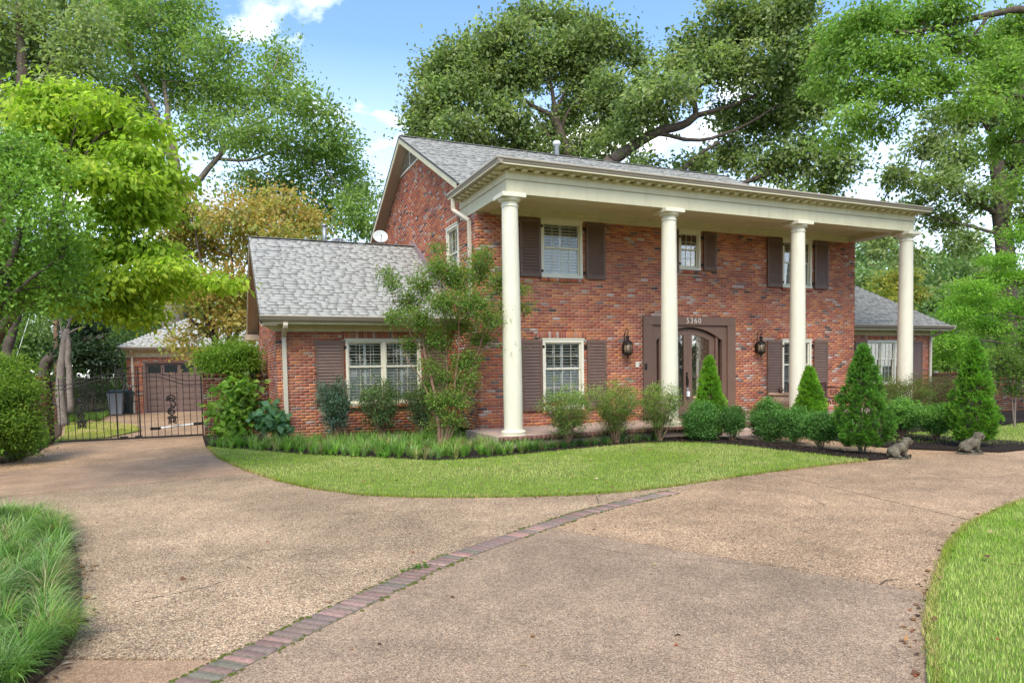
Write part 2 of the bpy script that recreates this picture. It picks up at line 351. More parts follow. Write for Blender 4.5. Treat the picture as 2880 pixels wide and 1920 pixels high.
TREES = {
'oak_left': {"T":[[-7.89,25.77,1.15,0.6],[-7.33,25.8,6.14,0.5],[-6.98,25.84,9.52,0.42],[-6.86,25.89,11.41,0.36]],"L":[[[[-6.88,25.88,11.03],[-7.76,26.48,14.87],[-8.46,26.88,16.53],[-8.9,27.13,17.59],[-9.28,27.44,20.12]],0.2,0.06],[[[-6.89,25.86,10.65],[-5.85,25.47,11.77],[-4.74,25.06,13.1],[-4.14,24.85,14.0],[-2.38,24.13,14.91]],0.2,0.05],[[[-6.86,25.89,11.41],[-7.11,26.1,13.11],[-7.7,26.65,18.4],[-7.95,26.9,20.85]],0.22,0.05],[[[-5.22,25.25,12.79],[-3.5,24.49,12.66],[-2.28,23.98,13.02],[-0.9,23.36,12.8]],0.1,0.04],[[[-4.14,24.85,14.0],[-2.68,24.33,16.23],[-1.92,24.1,17.91]],0.08,0.03]],"B":[[-10.39,29.81,20.25,1.78,1.78],[-8.36,26.31,19.77,1.85,1.48],[-6.77,28.36,20.43,1.78,1.59],[-5.03,24.51,18.12,1.47,1.47],[-7.7,27.57,17.84,2.13,1.55],[-5.61,27.02,17.0,2.15,1.56],[-4.06,25.2,15.98,1.52,1.33],[-1.8,25.39,18.47,1.17,1.27],[-2.11,22.73,15.54,1.46,1.09],[-0.7,21.57,14.61,1.62,1.08],[-3.58,22.19,13.22,1.95,1.06],[-0.83,23.86,13.33,2.1,1.34],[0.52,21.68,13.37,1.47,1.1],[1.26,24.12,12.48,1.58,1.18],[-5.17,24.91,14.26,1.68,1.12],[-1.73,24.64,11.56,2.13,1.16],[0.59,25.19,10.72,2.01,1.41],[1.32,20.77,9.44,1.09,1.27],[-3.5,25.34,11.58,1.35,0.77],[1.97,22.97,11.1,0.97,0.97],[-1.08,22.89,8.79,1.5,0.75],[-8.64,27.39,15.2,1.34,1.15],[-9.94,29.3,17.22,1.58,1.38],[-10.86,29.3,15.56,1.17,1.17],[-9.15,28.37,13.17,1.17,1.17],[-9.65,27.18,10.36,1.51,1.14],[2.07,20.94,8.8,0.92,0.92],[-6.69,27.4,21.34,2.13,0.97],[-9.66,30.28,22.54,2.01,1.21]]},
'oak_dark': {"T":[[-16.09,26.08,1.24,0.45],[-14.69,25.92,9.34,0.36],[-13.61,25.74,14.5,0.3],[-13.58,25.88,17.09,0.22],[-13.69,26.05,19.34,0.12]],"L":[[[[-13.57,25.69,13.98],[-14.31,26.1,15.38],[-15.22,26.56,16.61]],0.12,0.05],[[[-13.6,25.76,14.85],[-12.54,25.37,16.21],[-11.7,25.07,17.4]],0.12,0.04]],"B":[[-13.68,26.55,18.9,1.93,1.4],[-12.46,26.95,18.09,1.62,1.44],[-14.32,27.71,16.87,1.62,1.44],[-13.06,27.23,15.99,1.63,1.27],[-11.04,24.22,15.98,1.19,1.54],[-13.86,26.43,14.19,1.41,1.05],[-11.4,24.05,13.71,1.19,1.02],[-10.54,23.39,18.02,1.0,1.0],[-14.28,25.34,12.27,1.19,1.02],[-15.18,26.67,18.01,1.39,1.56],[-14.43,28.4,21.22,2.19,0.91],[-11.51,24.53,19.69,1.53,0.85]]},
'tree_behind_gate': {"T":[[-14.06,21.9,1.16,0.24],[-13.9,21.92,2.64,0.2],[-13.52,21.83,3.89,0.16],[-13.28,21.76,4.68,0.12]],"L":[[[[-13.52,21.83,3.89],[-12.69,21.52,4.98],[-12.08,21.31,5.91]],0.1,0.04],[[[-13.28,21.76,4.68],[-13.82,22.06,5.79],[-14.07,22.22,6.73]],0.08,0.03]],"B":[[-13.87,22.82,5.56,1.29,0.8],[-12.14,20.69,4.91,1.08,0.62],[-10.95,20.56,4.62,1.09,0.63],[-13.65,23.88,6.68,1.49,1.0],[-10.23,21.13,4.37,0.96,0.48]]},
'leaning_tree': {"T":[[-12.17,17.79,1.02,0.24],[-11.69,17.63,1.93,0.2],[-11.15,17.43,2.48,0.17],[-10.55,17.19,2.82,0.13],[-9.58,16.76,2.91,0.07]],"L":[[[[-11.15,17.43,2.48],[-10.86,17.34,3.18],[-10.32,17.14,3.88]],0.06,0.03]],"B":[[-10.01,16.6,2.17,0.77,0.56],[-10.46,16.51,2.38,0.55,0.42],[-9.69,17.33,1.9,0.5,0.43],[-10.18,17.67,3.21,0.65,0.43],[-10.37,17.03,3.59,0.7,0.35]]},
'twin_trunk': {"T":[[-10.22,11.97,0.18,0.15],[-10.28,12.05,1.12,0.13],[-10.15,12.06,2.18,0.11],[-9.99,12.03,2.94,0.09]],"L":[[[[-10.01,11.88,0.17],[-10.0,11.94,1.23],[-9.97,11.99,2.29],[-9.99,12.03,2.94]],0.12,0.07],[[[-10.0,12.02,2.77],[-9.7,11.9,2.94],[-9.43,11.79,2.99]],0.04,0.015],[[[-10.1,12.05,2.53],[-10.17,12.11,3.0],[-10.22,12.16,3.48]],0.05,0.02],[[[-9.99,12.03,2.94],[-9.85,11.99,3.35],[-9.89,12.03,3.82]],0.05,0.02]],"B":[[-10.13,12.82,3.53,0.61,0.3],[-10.22,11.39,3.64,0.57,0.29]]},
'maple': {"T":[[-5.3,10.96,0.89,0.16],[-5.34,11.02,1.75,0.13],[-5.56,11.16,2.62,0.1],[-5.81,11.32,3.48,0.08],[-5.94,11.44,4.47,0.06]],"L":[[[[-5.3,10.96,1.01],[-5.12,10.95,2.24],[-4.97,10.94,3.22],[-4.87,10.97,4.45],[-4.88,11.04,5.68]],0.11,0.03],[[[-5.35,11.01,1.63],[-4.76,10.83,2.85],[-4.39,10.71,3.7],[-4.01,10.62,4.93],[-3.62,10.52,6.27]],0.1,0.03],[[[-5.56,11.16,2.62],[-6.21,11.49,3.25],[-6.63,11.72,4.11],[-6.7,11.82,5.47]],0.07,0.02],[[[-5.45,11.11,2.49],[-5.63,11.26,3.85],[-5.9,11.49,5.7],[-6.18,11.69,7.18]],0.08,0.02],[[[-4.87,10.97,4.45],[-4.09,10.69,5.67],[-3.15,10.34,6.63]],0.05,0.02],[[[-5.56,11.16,2.62],[-6.23,11.47,2.75],[-6.8,11.7,2.52]],0.04,0.015]],"B":[[-6.6,11.66,7.62,0.67,0.61],[-6.02,11.75,6.96,0.99,0.68],[-4.98,10.03,6.67,0.94,0.65],[-3.98,11.74,7.37,1.02,0.64],[-3.06,11.15,7.18,0.89,0.64],[-2.38,10.86,6.54,0.64,0.57],[-6.59,12.56,6.09,0.89,0.76],[-5.44,12.75,5.94,1.3,0.78],[-6.85,12.09,4.64,0.75,0.75],[-5.94,10.38,3.99,0.95,0.71],[-4.94,10.39,4.38,0.72,0.72],[-4.06,11.03,6.22,1.0,0.62],[-3.28,9.21,5.81,0.82,0.47],[-5.66,11.42,3.0,0.74,0.37],[-6.68,11.51,2.51,0.55,0.22],[-5.1,10.16,3.16,0.6,0.42],[-4.54,11.02,2.24,0.37,0.37],[-6.02,10.97,2.0,0.61,0.17],[-4.48,11.48,3.64,0.63,0.63]]},
'dogwood': {"T":[[-9.55,-1.1,0.3,0.12],[-9.17,-1.33,1.17,0.1],[-8.46,-1.8,2.26,0.085],[-7.93,-1.99,3.02,0.085],[-7.75,-2.03,3.68,0.07],[-7.53,-2.06,4.88,0.035]],"L":[[[[-7.75,-2.03,3.68],[-7.53,-2.07,4.66],[-7.31,-2.11,5.56]],0.04,0.012],[[[-7.76,-2.03,3.57],[-7.2,-2.2,4.88],[-6.86,-2.33,5.16],[-6.23,-2.6,5.22]],0.04,0.01],[[[-7.93,-1.99,3.02],[-7.2,-2.27,3.67],[-6.58,-2.52,4.09],[-6.16,-2.68,4.36]],0.045,0.012],[[[-8.04,-1.95,2.8],[-7.32,-2.25,3.01],[-6.61,-2.55,3.22],[-5.91,-2.87,2.93],[-5.52,-3.05,2.78]],0.045,0.01],[[[-8.15,-1.92,2.47],[-7.44,-2.23,2.52],[-6.89,-2.48,2.34],[-6.54,-2.63,2.28]],0.04,0.01]],"B":[[-7.84,-1.57,5.83,0.34,0.16],[-7.41,-1.52,5.93,0.46,0.17],[-6.95,-2.52,5.44,0.27,0.19],[-7.66,-1.57,5.52,0.51,0.2],[-6.85,-1.79,5.32,0.4,0.2],[-6.28,-2.62,5.2,0.22,0.11],[-7.3,-1.47,5.2,0.58,0.26],[-6.54,-2.66,4.71,0.38,0.19],[-6.22,-2.51,4.46,0.28,0.22],[-6.87,-3.13,4.23,0.51,0.23],[-6.39,-2.43,4.02,0.31,0.22],[-7.73,-1.89,4.64,0.5,0.28],[-6.81,-2.64,3.83,0.49,0.22],[-7.14,-2.09,3.37,0.56,0.25],[-6.56,-2.5,3.39,0.39,0.19],[-6.14,-3.1,2.99,0.32,0.15],[-5.74,-2.61,2.91,0.28,0.1],[-5.49,-3.01,2.79,0.15,0.06],[-6.72,-3.05,2.77,0.42,0.18],[-6.39,-2.41,2.75,0.34,0.14],[-7.03,-2.43,2.51,0.44,0.19],[-6.58,-2.53,2.29,0.25,0.12],[-7.59,-2.35,2.88,0.54,0.24],[-7.24,-2.66,2.48,0.37,0.16],[-7.93,-1.91,5.26,0.33,0.27]]},
'holly': {"T":[[-8.68,-3.66,0.33,0.08],[-8.49,-3.81,1.21,0.07],[-8.18,-4.0,2.11,0.055],[-7.82,-4.12,2.91,0.04],[-7.63,-4.16,3.63,0.025]],"L":[[[[-8.18,-4.0,2.11],[-7.62,-4.22,2.64],[-7.24,-4.37,2.9]],0.03,0.01],[[[-7.88,-4.12,2.46],[-8.06,-4.0,3.0],[-8.13,-3.95,3.46]],0.03,0.01]],"B":[[-7.83,-3.95,4.28,0.32,0.27],[-7.6,-4.02,4.02,0.37,0.27],[-7.68,-4.44,3.56,0.39,0.31],[-7.27,-4.73,3.31,0.35,0.26],[-7.87,-3.64,3.17,0.47,0.33],[-7.33,-4.07,2.94,0.37,0.23],[-7.82,-3.82,2.59,0.42,0.28],[-7.32,-4.0,2.49,0.33,0.19],[-8.04,-3.94,2.34,0.37,0.18],[-8.27,-3.6,3.98,0.37,0.56],[-8.22,-4.02,2.77,0.36,0.54]]},
'azalea_left': {"T":[[-9.31,1.39,-0.21,0.04],[-9.29,1.41,0.42,0.03]],"L":[[[[-9.31,1.39,-0.21],[-9.03,1.3,0.41],[-8.89,1.27,0.96]],0.02,0.008],[[[-9.31,1.39,-0.21],[-9.41,1.47,0.42],[-9.32,1.47,1.25]],0.02,0.008],[[[-9.31,1.39,-0.21],[-8.85,1.2,0.06],[-8.71,1.17,0.47]],0.02,0.008]],"B":[[-9.32,1.69,1.59,0.32,0.22],[-9.1,1.53,1.24,0.31,0.28],[-9.31,1.16,1.05,0.47,0.34],[-8.98,1.53,0.6,0.25,0.32],[-9.18,0.88,0.52,0.5,0.33],[-9.2,1.61,0.08,0.42,0.2],[-9.47,0.86,0.8,0.46,0.66],[-8.85,1.17,1.07,0.17,0.21],[-8.83,0.98,0.25,0.16,0.19]]},
'wall_shrub': {"T":[[-5.13,5.5,0.4,0.06],[-5.15,5.54,1.09,0.05]],"L":[[[[-5.15,5.54,1.09],[-5.4,5.68,1.58]],0.03,0.01],[[[-5.15,5.54,1.09],[-4.77,5.41,1.66]],0.03,0.01]],"B":[[-5.57,5.24,1.76,0.4,0.27],[-5.11,6.06,2.03,0.45,0.25],[-4.78,5.05,1.85,0.33,0.29],[-5.24,5.14,1.47,0.52,0.24],[-4.68,5.66,1.47,0.3,0.25],[-4.98,5.06,1.18,0.38,0.19]]},
'hydrangea': {"T":[[-5.23,2.22,-0.22,0.03],[-5.21,2.24,0.23,0.025]],"L":[[[[-5.23,2.23,-0.17],[-5.46,2.37,0.56]],0.012,0.008],[[[-5.23,2.23,-0.17],[-4.93,2.15,0.72]],0.012,0.008],[[[-5.23,2.23,-0.17],[-5.22,2.29,0.97]],0.012,0.008]],"B":[[-5.23,2.33,1.01,0.18,0.18],[-4.92,2.22,1.03,0.21,0.18],[-5.4,2.07,0.58,0.19,0.18],[-4.89,2.32,0.54,0.22,0.25],[-5.15,2.56,0.67,0.23,0.23],[-5.33,2.12,0.17,0.21,0.16],[-5.07,1.95,0.17,0.24,0.19]]},
'hydrangea_small': {"T":[[-4.42,1.55,-0.12,0.02],[-4.41,1.56,0.08,0.015]],"L":[],"B":[[-4.46,1.91,0.38,0.26,0.18],[-4.33,1.57,0.24,0.2,0.16]]},
'myrtle': {"T":[[-1.26,-0.94,-0.28,0.045],[-1.28,-0.9,0.33,0.04],[-1.32,-0.84,0.93,0.035],[-1.48,-0.73,1.68,0.03],[-1.53,-0.68,2.21,0.022]],"L":[[[[-1.23,-0.95,-0.29],[-1.16,-0.93,0.55],[-1.08,-0.92,1.3],[-1.08,-0.86,2.42],[-1.11,-0.8,3.32]],0.03,0.008],[[[-1.21,-0.96,-0.29],[-1.01,-1.0,0.55],[-0.83,-1.02,1.67],[-0.8,-0.98,2.57],[-0.7,-0.98,3.31]],0.035,0.008],[[[-1.17,-0.97,-0.29],[-0.86,-1.05,0.7],[-0.48,-1.17,1.66],[-0.25,-1.23,2.41],[-0.02,-1.29,3.08]],0.03,0.008],[[[-1.12,-1.0,-0.23],[-0.72,-1.11,0.77],[-0.45,-1.18,1.66],[0.08,-1.39,2.18],[0.3,-1.46,2.55]],0.02,0.006],[[[-1.48,-0.73,1.68],[-1.77,-0.57,2.21],[-2.02,-0.43,2.81],[-2.17,-0.33,3.34]],0.02,0.005],[[[-1.24,-0.94,-0.27],[-1.47,-0.77,0.93],[-1.86,-0.56,1.69],[-1.91,-0.52,2.06]],0.018,0.006],[[[-1.53,-0.68,2.21],[-1.54,-0.64,2.73],[-1.46,-0.65,3.25]],0.015,0.005],[[[-0.8,-0.98,2.57],[-0.5,-1.07,3.16],[-0.27,-1.14,3.76]],0.015,0.005],[[[-0.25,-1.23,2.41],[0.17,-1.39,2.77],[0.5,-1.51,3.14]],0.012,0.004],[[[0.07,-1.39,1.95],[0.31,-1.5,1.84]],0.008,0.004],[[[-1.11,-0.8,3.32],[-1.12,-0.76,4.0]],0.008,0.004]],"B":[[-2.08,-0.54,3.21,0.16,0.21],[-2.19,-0.41,3.41,0.07,0.1],[-1.68,-0.29,2.84,0.27,0.24],[-1.47,-0.69,3.14,0.28,0.3],[-1.23,-1.07,3.43,0.28,0.29],[-0.89,-1.06,3.26,0.33,0.33],[-0.35,-0.92,3.49,0.32,0.34],[-0.29,-1.24,3.74,0.16,0.19],[-0.04,-1.33,3.15,0.24,0.28],[-0.68,-1.54,2.74,0.36,0.3],[-1.21,-1.3,2.75,0.36,0.3],[-1.62,-0.89,2.45,0.35,0.24],[-2.11,-0.58,2.5,0.22,0.16],[-0.64,-0.53,2.34,0.45,0.28],[-0.32,-1.6,2.42,0.31,0.19],[0.12,-1.52,2.69,0.24,0.12],[0.4,-1.63,3.01,0.12,0.09],[0.55,-1.43,2.64,0.11,0.08],[-0.3,-0.9,2.01,0.28,0.2],[0.12,-1.58,1.86,0.18,0.1],[-1.22,-0.81,2.01,0.32,0.26],[-1.75,-0.47,1.95,0.18,0.18],[-0.72,-0.93,1.52,0.27,0.23],[-1.09,-0.82,1.22,0.2,0.23],[-0.94,-1.07,0.85,0.18,0.19],[-1.23,-0.92,0.55,0.16,0.18],[-0.84,-1.21,0.7,0.13,0.18],[-1.06,-1.09,0.37,0.18,0.16],[-1.02,-0.87,0.77,0.21,0.2],[-1.32,-0.97,0.75,0.19,0.21],[-0.7,-0.95,1.1,0.21,0.2],[-1.41,-0.74,1.46,0.2,0.2],[-0.54,-1.08,1.59,0.2,0.2],[-1.33,-0.81,0.21,0.14,0.14],[-0.85,-1.12,0.32,0.13,0.13],[-1.31,-0.64,1.08,0.15,0.17],[-1.11,-0.7,3.97,0.06,0.15],[-0.66,-1.19,1.22,0.12,0.15]]},
'oak_back': {"T":[[12.36,16.95,2.0,0.5],[12.31,17.29,7.66,0.42],[12.24,17.57,11.99,0.36],[11.74,17.86,13.32,0.3],[11.48,18.05,14.65,0.24]],"L":[[[[11.48,18.05,14.65],[10.43,18.54,15.23],[9.41,19.03,15.91],[8.21,19.56,16.03],[6.99,20.08,15.77]],0.15,0.04],[[[11.9,17.77,12.94],[11.06,18.18,13.71],[10.08,18.7,15.24],[9.24,19.11,16.01],[7.92,19.78,17.73]],0.13,0.03],[[[11.48,18.05,14.65],[11.32,18.2,16.16],[10.71,18.6,18.43],[10.27,18.9,20.33]],0.14,0.03],[[[11.67,17.92,13.7],[12.15,17.78,15.01],[13.05,17.45,16.13],[14.61,16.77,16.19]],0.12,0.03],[[[11.45,18.07,14.84],[12.57,17.71,17.08],[14.01,17.17,18.75]],0.1,0.03],[[[9.41,19.03,15.91],[7.49,19.83,15.29],[5.57,20.64,14.76],[4.52,21.08,14.4]],0.08,0.03],[[[11.9,17.77,12.94],[10.54,18.4,13.53],[9.01,19.11,14.32],[7.44,19.78,13.97]],0.08,0.03]],"B":[[5.67,21.57,15.65,1.06,0.87],[4.92,21.46,14.67,0.8,0.67],[6.15,21.68,17.37,1.16,1.07],[6.7,19.69,17.67,1.21,0.84],[8.37,19.86,18.39,1.33,0.95],[8.98,17.93,18.47,1.18,0.91],[10.72,19.42,20.47,0.96,0.77],[12.77,19.21,20.19,1.17,0.88],[13.69,17.0,18.98,1.03,0.84],[12.74,17.23,18.19,1.49,0.93],[14.98,16.96,18.27,0.76,0.66],[11.52,18.53,17.98,1.52,1.14],[9.47,18.64,16.96,1.68,1.12],[7.67,19.18,16.36,1.67,1.02],[6.01,18.98,15.32,1.45,0.91],[8.3,18.37,14.52,1.65,0.83],[6.02,18.01,13.4,1.6,0.53],[9.8,18.14,13.55,0.93,0.74],[5.32,21.21,13.89,1.05,0.34],[13.06,17.82,16.83,1.52,1.14],[13.38,15.51,15.1,1.26,1.08],[12.83,18.64,15.4,0.97,0.78],[13.14,16.19,13.51,0.83,0.83],[11.07,17.4,12.56,0.65,0.46],[10.07,19.21,13.17,0.96,0.38],[15.89,16.99,17.87,0.58,0.58],[15.2,17.37,14.52,0.97,0.77],[11.75,18.68,14.33,0.96,0.77],[7.72,19.49,13.36,1.13,0.38],[8.99,19.12,13.02,0.95,0.34],[13.07,17.93,13.12,0.67,0.58]]},
'oak_arching': {"T":[[9.52,11.63,1.89,0.5],[9.98,11.69,6.6,0.45],[10.39,11.7,9.97,0.36],[10.85,11.53,10.48,0.32]],"L":[[[[10.85,11.53,10.48],[11.73,11.18,11.09],[12.76,10.77,11.73],[13.78,10.34,11.99],[14.34,10.11,12.41]],0.28,0.16],[[[14.34,10.11,12.41],[14.33,10.17,13.27],[14.79,10.0,13.92],[15.88,9.54,14.11]],0.14,0.05],[[[14.34,10.11,12.41],[15.68,9.55,12.78],[16.85,9.06,13.3],[17.9,8.66,14.31]],0.13,0.04],[[[12.76,10.76,11.65],[14.48,9.99,11.31],[16.37,9.2,11.98],[17.55,8.73,12.74]],0.1,0.04],[[[13.41,10.37,9.68],[14.31,10.03,10.6],[15.19,9.67,11.21]],0.12,0.06],[[[14.79,10.0,13.92],[15.19,9.89,14.98],[16.53,9.37,16.22]],0.07,0.03],[[[15.99,9.22,9.31],[17.45,8.61,9.92],[18.63,8.13,10.52],[19.64,7.7,10.66]],0.12,0.05],[[[14.79,10.0,13.92],[14.02,10.38,14.69],[13.6,10.58,15.01]],0.05,0.02]],"B":[[13.87,10.8,14.92,0.87,0.79],[15.01,10.87,15.84,1.05,0.81],[15.88,10.0,15.92,1.19,0.95],[16.68,9.1,16.42,1.17,0.94],[17.3,8.08,15.77,1.3,0.92],[17.95,7.14,14.44,1.05,1.05],[13.04,11.54,14.14,0.88,0.68],[12.95,9.73,13.14,1.07,0.69],[14.74,9.36,14.24,1.08,0.77],[16.13,8.94,14.29,1.24,0.93],[19.19,9.95,14.7,1.41,1.24],[11.73,10.6,12.46,1.08,0.69],[11.35,11.16,11.68,0.7,0.47],[17.14,10.49,12.82,1.32,0.82],[18.73,9.92,12.67,1.41,1.08],[18.72,7.65,12.52,1.08,1.16],[11.01,12.38,11.4,0.65,0.48],[12.44,11.13,10.41,0.87,0.48],[14.46,10.46,10.27,1.28,0.48],[16.94,10.74,11.25,1.41,0.66],[17.55,9.14,10.22,1.36,0.72],[18.37,7.89,10.42,1.17,0.86],[20.46,8.41,9.52,0.98,0.73],[17.94,7.87,8.77,0.77,0.31],[19.87,6.96,10.17,0.77,0.69],[13.29,11.22,12.57,0.8,0.35],[15.34,9.16,16.8,0.92,0.61],[17.46,7.27,16.59,1.19,0.74]]},
'oak_right': {"T":[[26.59,4.04,-0.31,0.5],[26.61,4.22,3.15,0.42],[26.63,4.39,6.29,0.36],[26.48,4.63,9.43,0.3],[26.32,4.81,11.32,0.24]],"L":[[[[26.68,4.46,7.86],[27.21,4.33,9.73],[27.56,4.34,12.55],[27.75,4.43,15.69]],0.24,0.1],[[[26.31,4.62,7.86],[24.9,5.29,8.83],[23.77,5.82,9.48],[22.49,6.4,9.82]],0.13,0.04],[[[26.32,4.81,11.32],[25.74,5.11,12.12],[24.74,5.56,12.29]],0.12,0.04],[[[26.32,4.81,11.32],[26.22,4.97,13.37],[26.59,4.94,15.71]],0.13,0.04],[[[26.49,4.49,6.92],[25.42,4.97,7.25],[24.28,5.49,7.59],[23.29,5.95,7.92]],0.09,0.03],[[[22.49,6.4,9.82],[21.87,6.6,8.58],[21.64,6.58,6.38]],0.05,0.02]],"B":[[25.6,5.8,12.1,0.8,0.64],[23.87,5.6,12.04,0.65,0.47],[23.93,6.28,11.03,0.96,0.56],[23.93,4.68,10.1,1.14,0.68],[21.8,6.05,9.35,0.77,0.49],[22.74,4.78,8.82,1.05,0.57],[25.8,5.24,8.59,0.79,0.67],[24.88,5.9,7.71,0.88,0.61],[23.45,6.23,8.15,0.6,0.4],[24.77,5.16,6.63,0.71,0.5],[22.36,5.75,5.98,0.34,0.46],[21.75,6.57,6.54,0.35,0.71],[21.87,6.42,7.92,0.39,0.55],[26.33,3.99,12.26,0.84,1.15],[28.11,5.38,15.38,0.98,1.22],[26.36,5.05,13.42,0.87,0.87],[27.52,4.34,10.23,0.79,0.95],[27.09,3.62,7.71,0.77,1.08]]},
'lime_tree': {"T":[[14.45,-4.84,0.12,0.35],[14.6,-4.67,4.12,0.3],[14.61,-4.53,6.79,0.26],[14.55,-4.35,9.47,0.2]],"L":[[[[14.55,-4.35,9.47],[13.51,-3.86,10.11],[12.53,-3.44,10.02],[11.46,-2.98,9.75],[10.55,-2.6,9.61],[9.83,-2.26,9.89],[9.35,-2.04,10.1]],0.12,0.02],[[[11.87,-3.16,9.87],[11.18,-2.91,9.0],[10.5,-2.65,8.3],[10.0,-2.46,7.77]],0.05,0.012],[[[12.53,-3.44,10.02],[11.84,-3.19,9.07],[11.32,-3.0,8.37]],0.05,0.012],[[[14.56,-4.46,7.69],[13.43,-3.95,7.89],[12.46,-3.51,8.08],[11.15,-2.95,8.02],[10.31,-2.61,7.5]],0.07,0.015],[[[11.46,-2.98,9.75],[10.21,-2.47,9.1],[9.21,-2.06,8.68]],0.04,0.012],[[[14.61,-4.53,6.79],[13.8,-4.17,6.81],[12.98,-3.82,6.83]],0.06,0.02],[[[14.55,-4.35,9.47],[13.93,-4.02,10.55],[12.72,-3.47,10.93]],0.08,0.02]],"B":[[9.35,-2.64,9.73,0.73,0.33],[9.53,-1.68,9.81,0.55,0.35],[11.27,-2.26,10.18,0.78,0.35],[9.41,-1.45,9.27,0.51,0.32],[9.33,-2.57,8.92,0.74,0.33],[9.95,-3.24,8.65,0.72,0.36],[12.11,-2.82,9.54,0.68,0.38],[9.22,-1.52,8.53,0.46,0.26],[9.33,-2.38,8.14,0.62,0.3],[9.77,-3.2,7.85,0.6,0.29],[10.96,-3.34,8.23,0.65,0.36],[8.87,-2.56,7.37,0.52,0.26],[10.07,-2.41,7.27,0.45,0.22],[8.85,-2.18,7.02,0.34,0.25],[13.96,-3.19,10.06,0.65,0.51],[12.41,-4.19,8.33,0.51,0.39],[11.6,-3.8,7.6,0.47,0.3],[13.39,-3.49,6.97,0.5,0.32],[11.55,-3.18,10.19,0.75,0.31],[13.31,-3.95,7.43,0.36,0.36],[13.11,-3.27,9.16,0.55,0.37],[13.04,-3.88,5.76,0.36,0.27]]},
'cypress_right': {"T":[[24.76,2.1,-0.33,0.25],[24.82,2.27,2.98,0.2],[24.86,2.41,5.86,0.14],[24.84,2.5,7.3,0.08]],"L":[[[[24.82,2.27,2.98],[23.51,2.86,3.29],[21.92,3.54,3.18]],0.05,0.015],[[[24.87,2.32,4.42],[23.3,3.03,4.74],[22.24,3.49,4.61]],0.05,0.015],[[[24.78,2.22,1.83],[23.2,2.92,2.15],[21.36,3.74,2.18]],0.05,0.015],[[[24.85,2.4,5.57],[23.6,2.96,5.89],[23.09,3.2,6.18]],0.04,0.012]],"B":[[23.14,2.4,5.28,1.05,0.31],[21.58,2.5,4.19,0.97,0.33],[24.94,2.88,3.61,0.81,0.5],[21.46,3.1,3.28,0.85,0.34],[23.81,3.31,2.75,1.03,0.38],[20.95,3.03,2.15,0.77,0.34],[22.66,3.28,1.59,0.87,0.35],[25.11,3.09,2.01,0.82,0.45],[21.54,3.87,2.77,0.55,0.26],[24.65,2.64,6.46,0.52,0.58],[22.8,2.71,3.69,0.85,0.31],[24.99,2.93,4.79,0.74,0.44],[21.31,3.55,1.46,0.57,0.36],[22.59,3.71,3.93,0.73,0.26],[23.77,3.04,4.76,0.87,0.26]]},
'small_myrtle': {"T":[[12.53,-4.24,-0.2,0.022],[12.59,-4.22,0.52,0.018],[12.66,-4.21,1.13,0.012]],"L":[[[[12.51,-4.22,-0.2],[12.5,-4.18,0.52],[12.36,-4.07,1.31]],0.02,0.008],[[[12.79,-4.35,-0.23],[12.78,-4.3,0.6],[12.89,-4.3,1.3]],0.014,0.006]],"B":[[12.25,-4.14,1.45,0.33,0.23],[12.37,-4.45,1.14,0.28,0.22],[12.09,-3.99,1.01,0.21,0.11],[12.82,-4.17,1.75,0.27,0.19],[12.56,-4.1,0.69,0.23,0.12]]},
'pale_trees': {"T":[[40.43,22.0,-0.82,0.5],[40.81,22.22,5.98,0.4],[40.95,22.38,10.06,0.2]],"L":[],"B":[[41.45,22.94,10.18,1.66,1.38],[43.19,23.07,11.41,1.4,1.12],[40.07,22.11,7.56,1.35,1.35],[40.5,23.06,5.78,1.38,1.38]]},
'yellow_tree': {"T":[[38.99,18.29,-0.19,0.35],[39.04,18.53,4.34,0.3],[39.01,18.67,6.6,0.12]],"L":[],"B":[[38.43,19.06,6.88,1.06,0.66],[39.63,18.74,7.58,0.81,0.56],[39.9,18.51,6.11,0.88,0.63],[37.07,18.55,5.54,1.24,0.87]]},
'pale_broad': {"T":[[49.9,22.24,-0.51,0.5],[50.36,22.34,4.76,0.4],[50.49,22.48,8.27,0.2]],"L":[],"B":[[49.25,23.43,7.17,1.77,1.48],[52.43,23.17,8.88,2.1,1.65],[47.53,20.48,5.69,2.23,1.67],[46.38,21.99,5.24,1.7,1.42],[55.02,22.99,6.99,2.14,2.14],[50.65,20.9,10.34,1.43,1.0],[48.26,22.18,9.29,1.15,0.86],[56.56,22.71,4.86,2.47,1.85],[49.7,24.3,3.39,2.11,1.51],[50.45,21.21,2.95,2.31,1.44]]},
'gate_shrubs': {"T":[[-11.07,23.81,-0.06,0.06],[-11.01,23.82,0.63,0.04]],"L":[],"B":[[-11.74,24.04,0.56,0.66,0.48],[-11.18,24.84,0.79,0.75,0.67],[-10.34,24.15,0.6,0.67,0.67],[-13.09,23.98,0.85,0.93,0.59],[-14.34,25.82,0.68,1.05,0.61],[-12.61,24.81,0.48,0.7,0.49]]},
'gate_hedge_tree': {"T":[[-10.93,33.61,0.39,0.3],[-10.96,33.74,2.59,0.25],[-11.02,33.83,3.7,0.1]],"L":[],"B":[[-11.16,33.42,3.68,1.09,1.09],[-12.12,35.34,4.89,1.12,0.9],[-15.31,34.19,3.91,1.28,0.96],[-10.22,32.07,4.67,1.28,1.07],[-11.12,34.12,1.94,0.89,0.78],[-16.35,35.51,2.68,1.09,0.76]]},
}
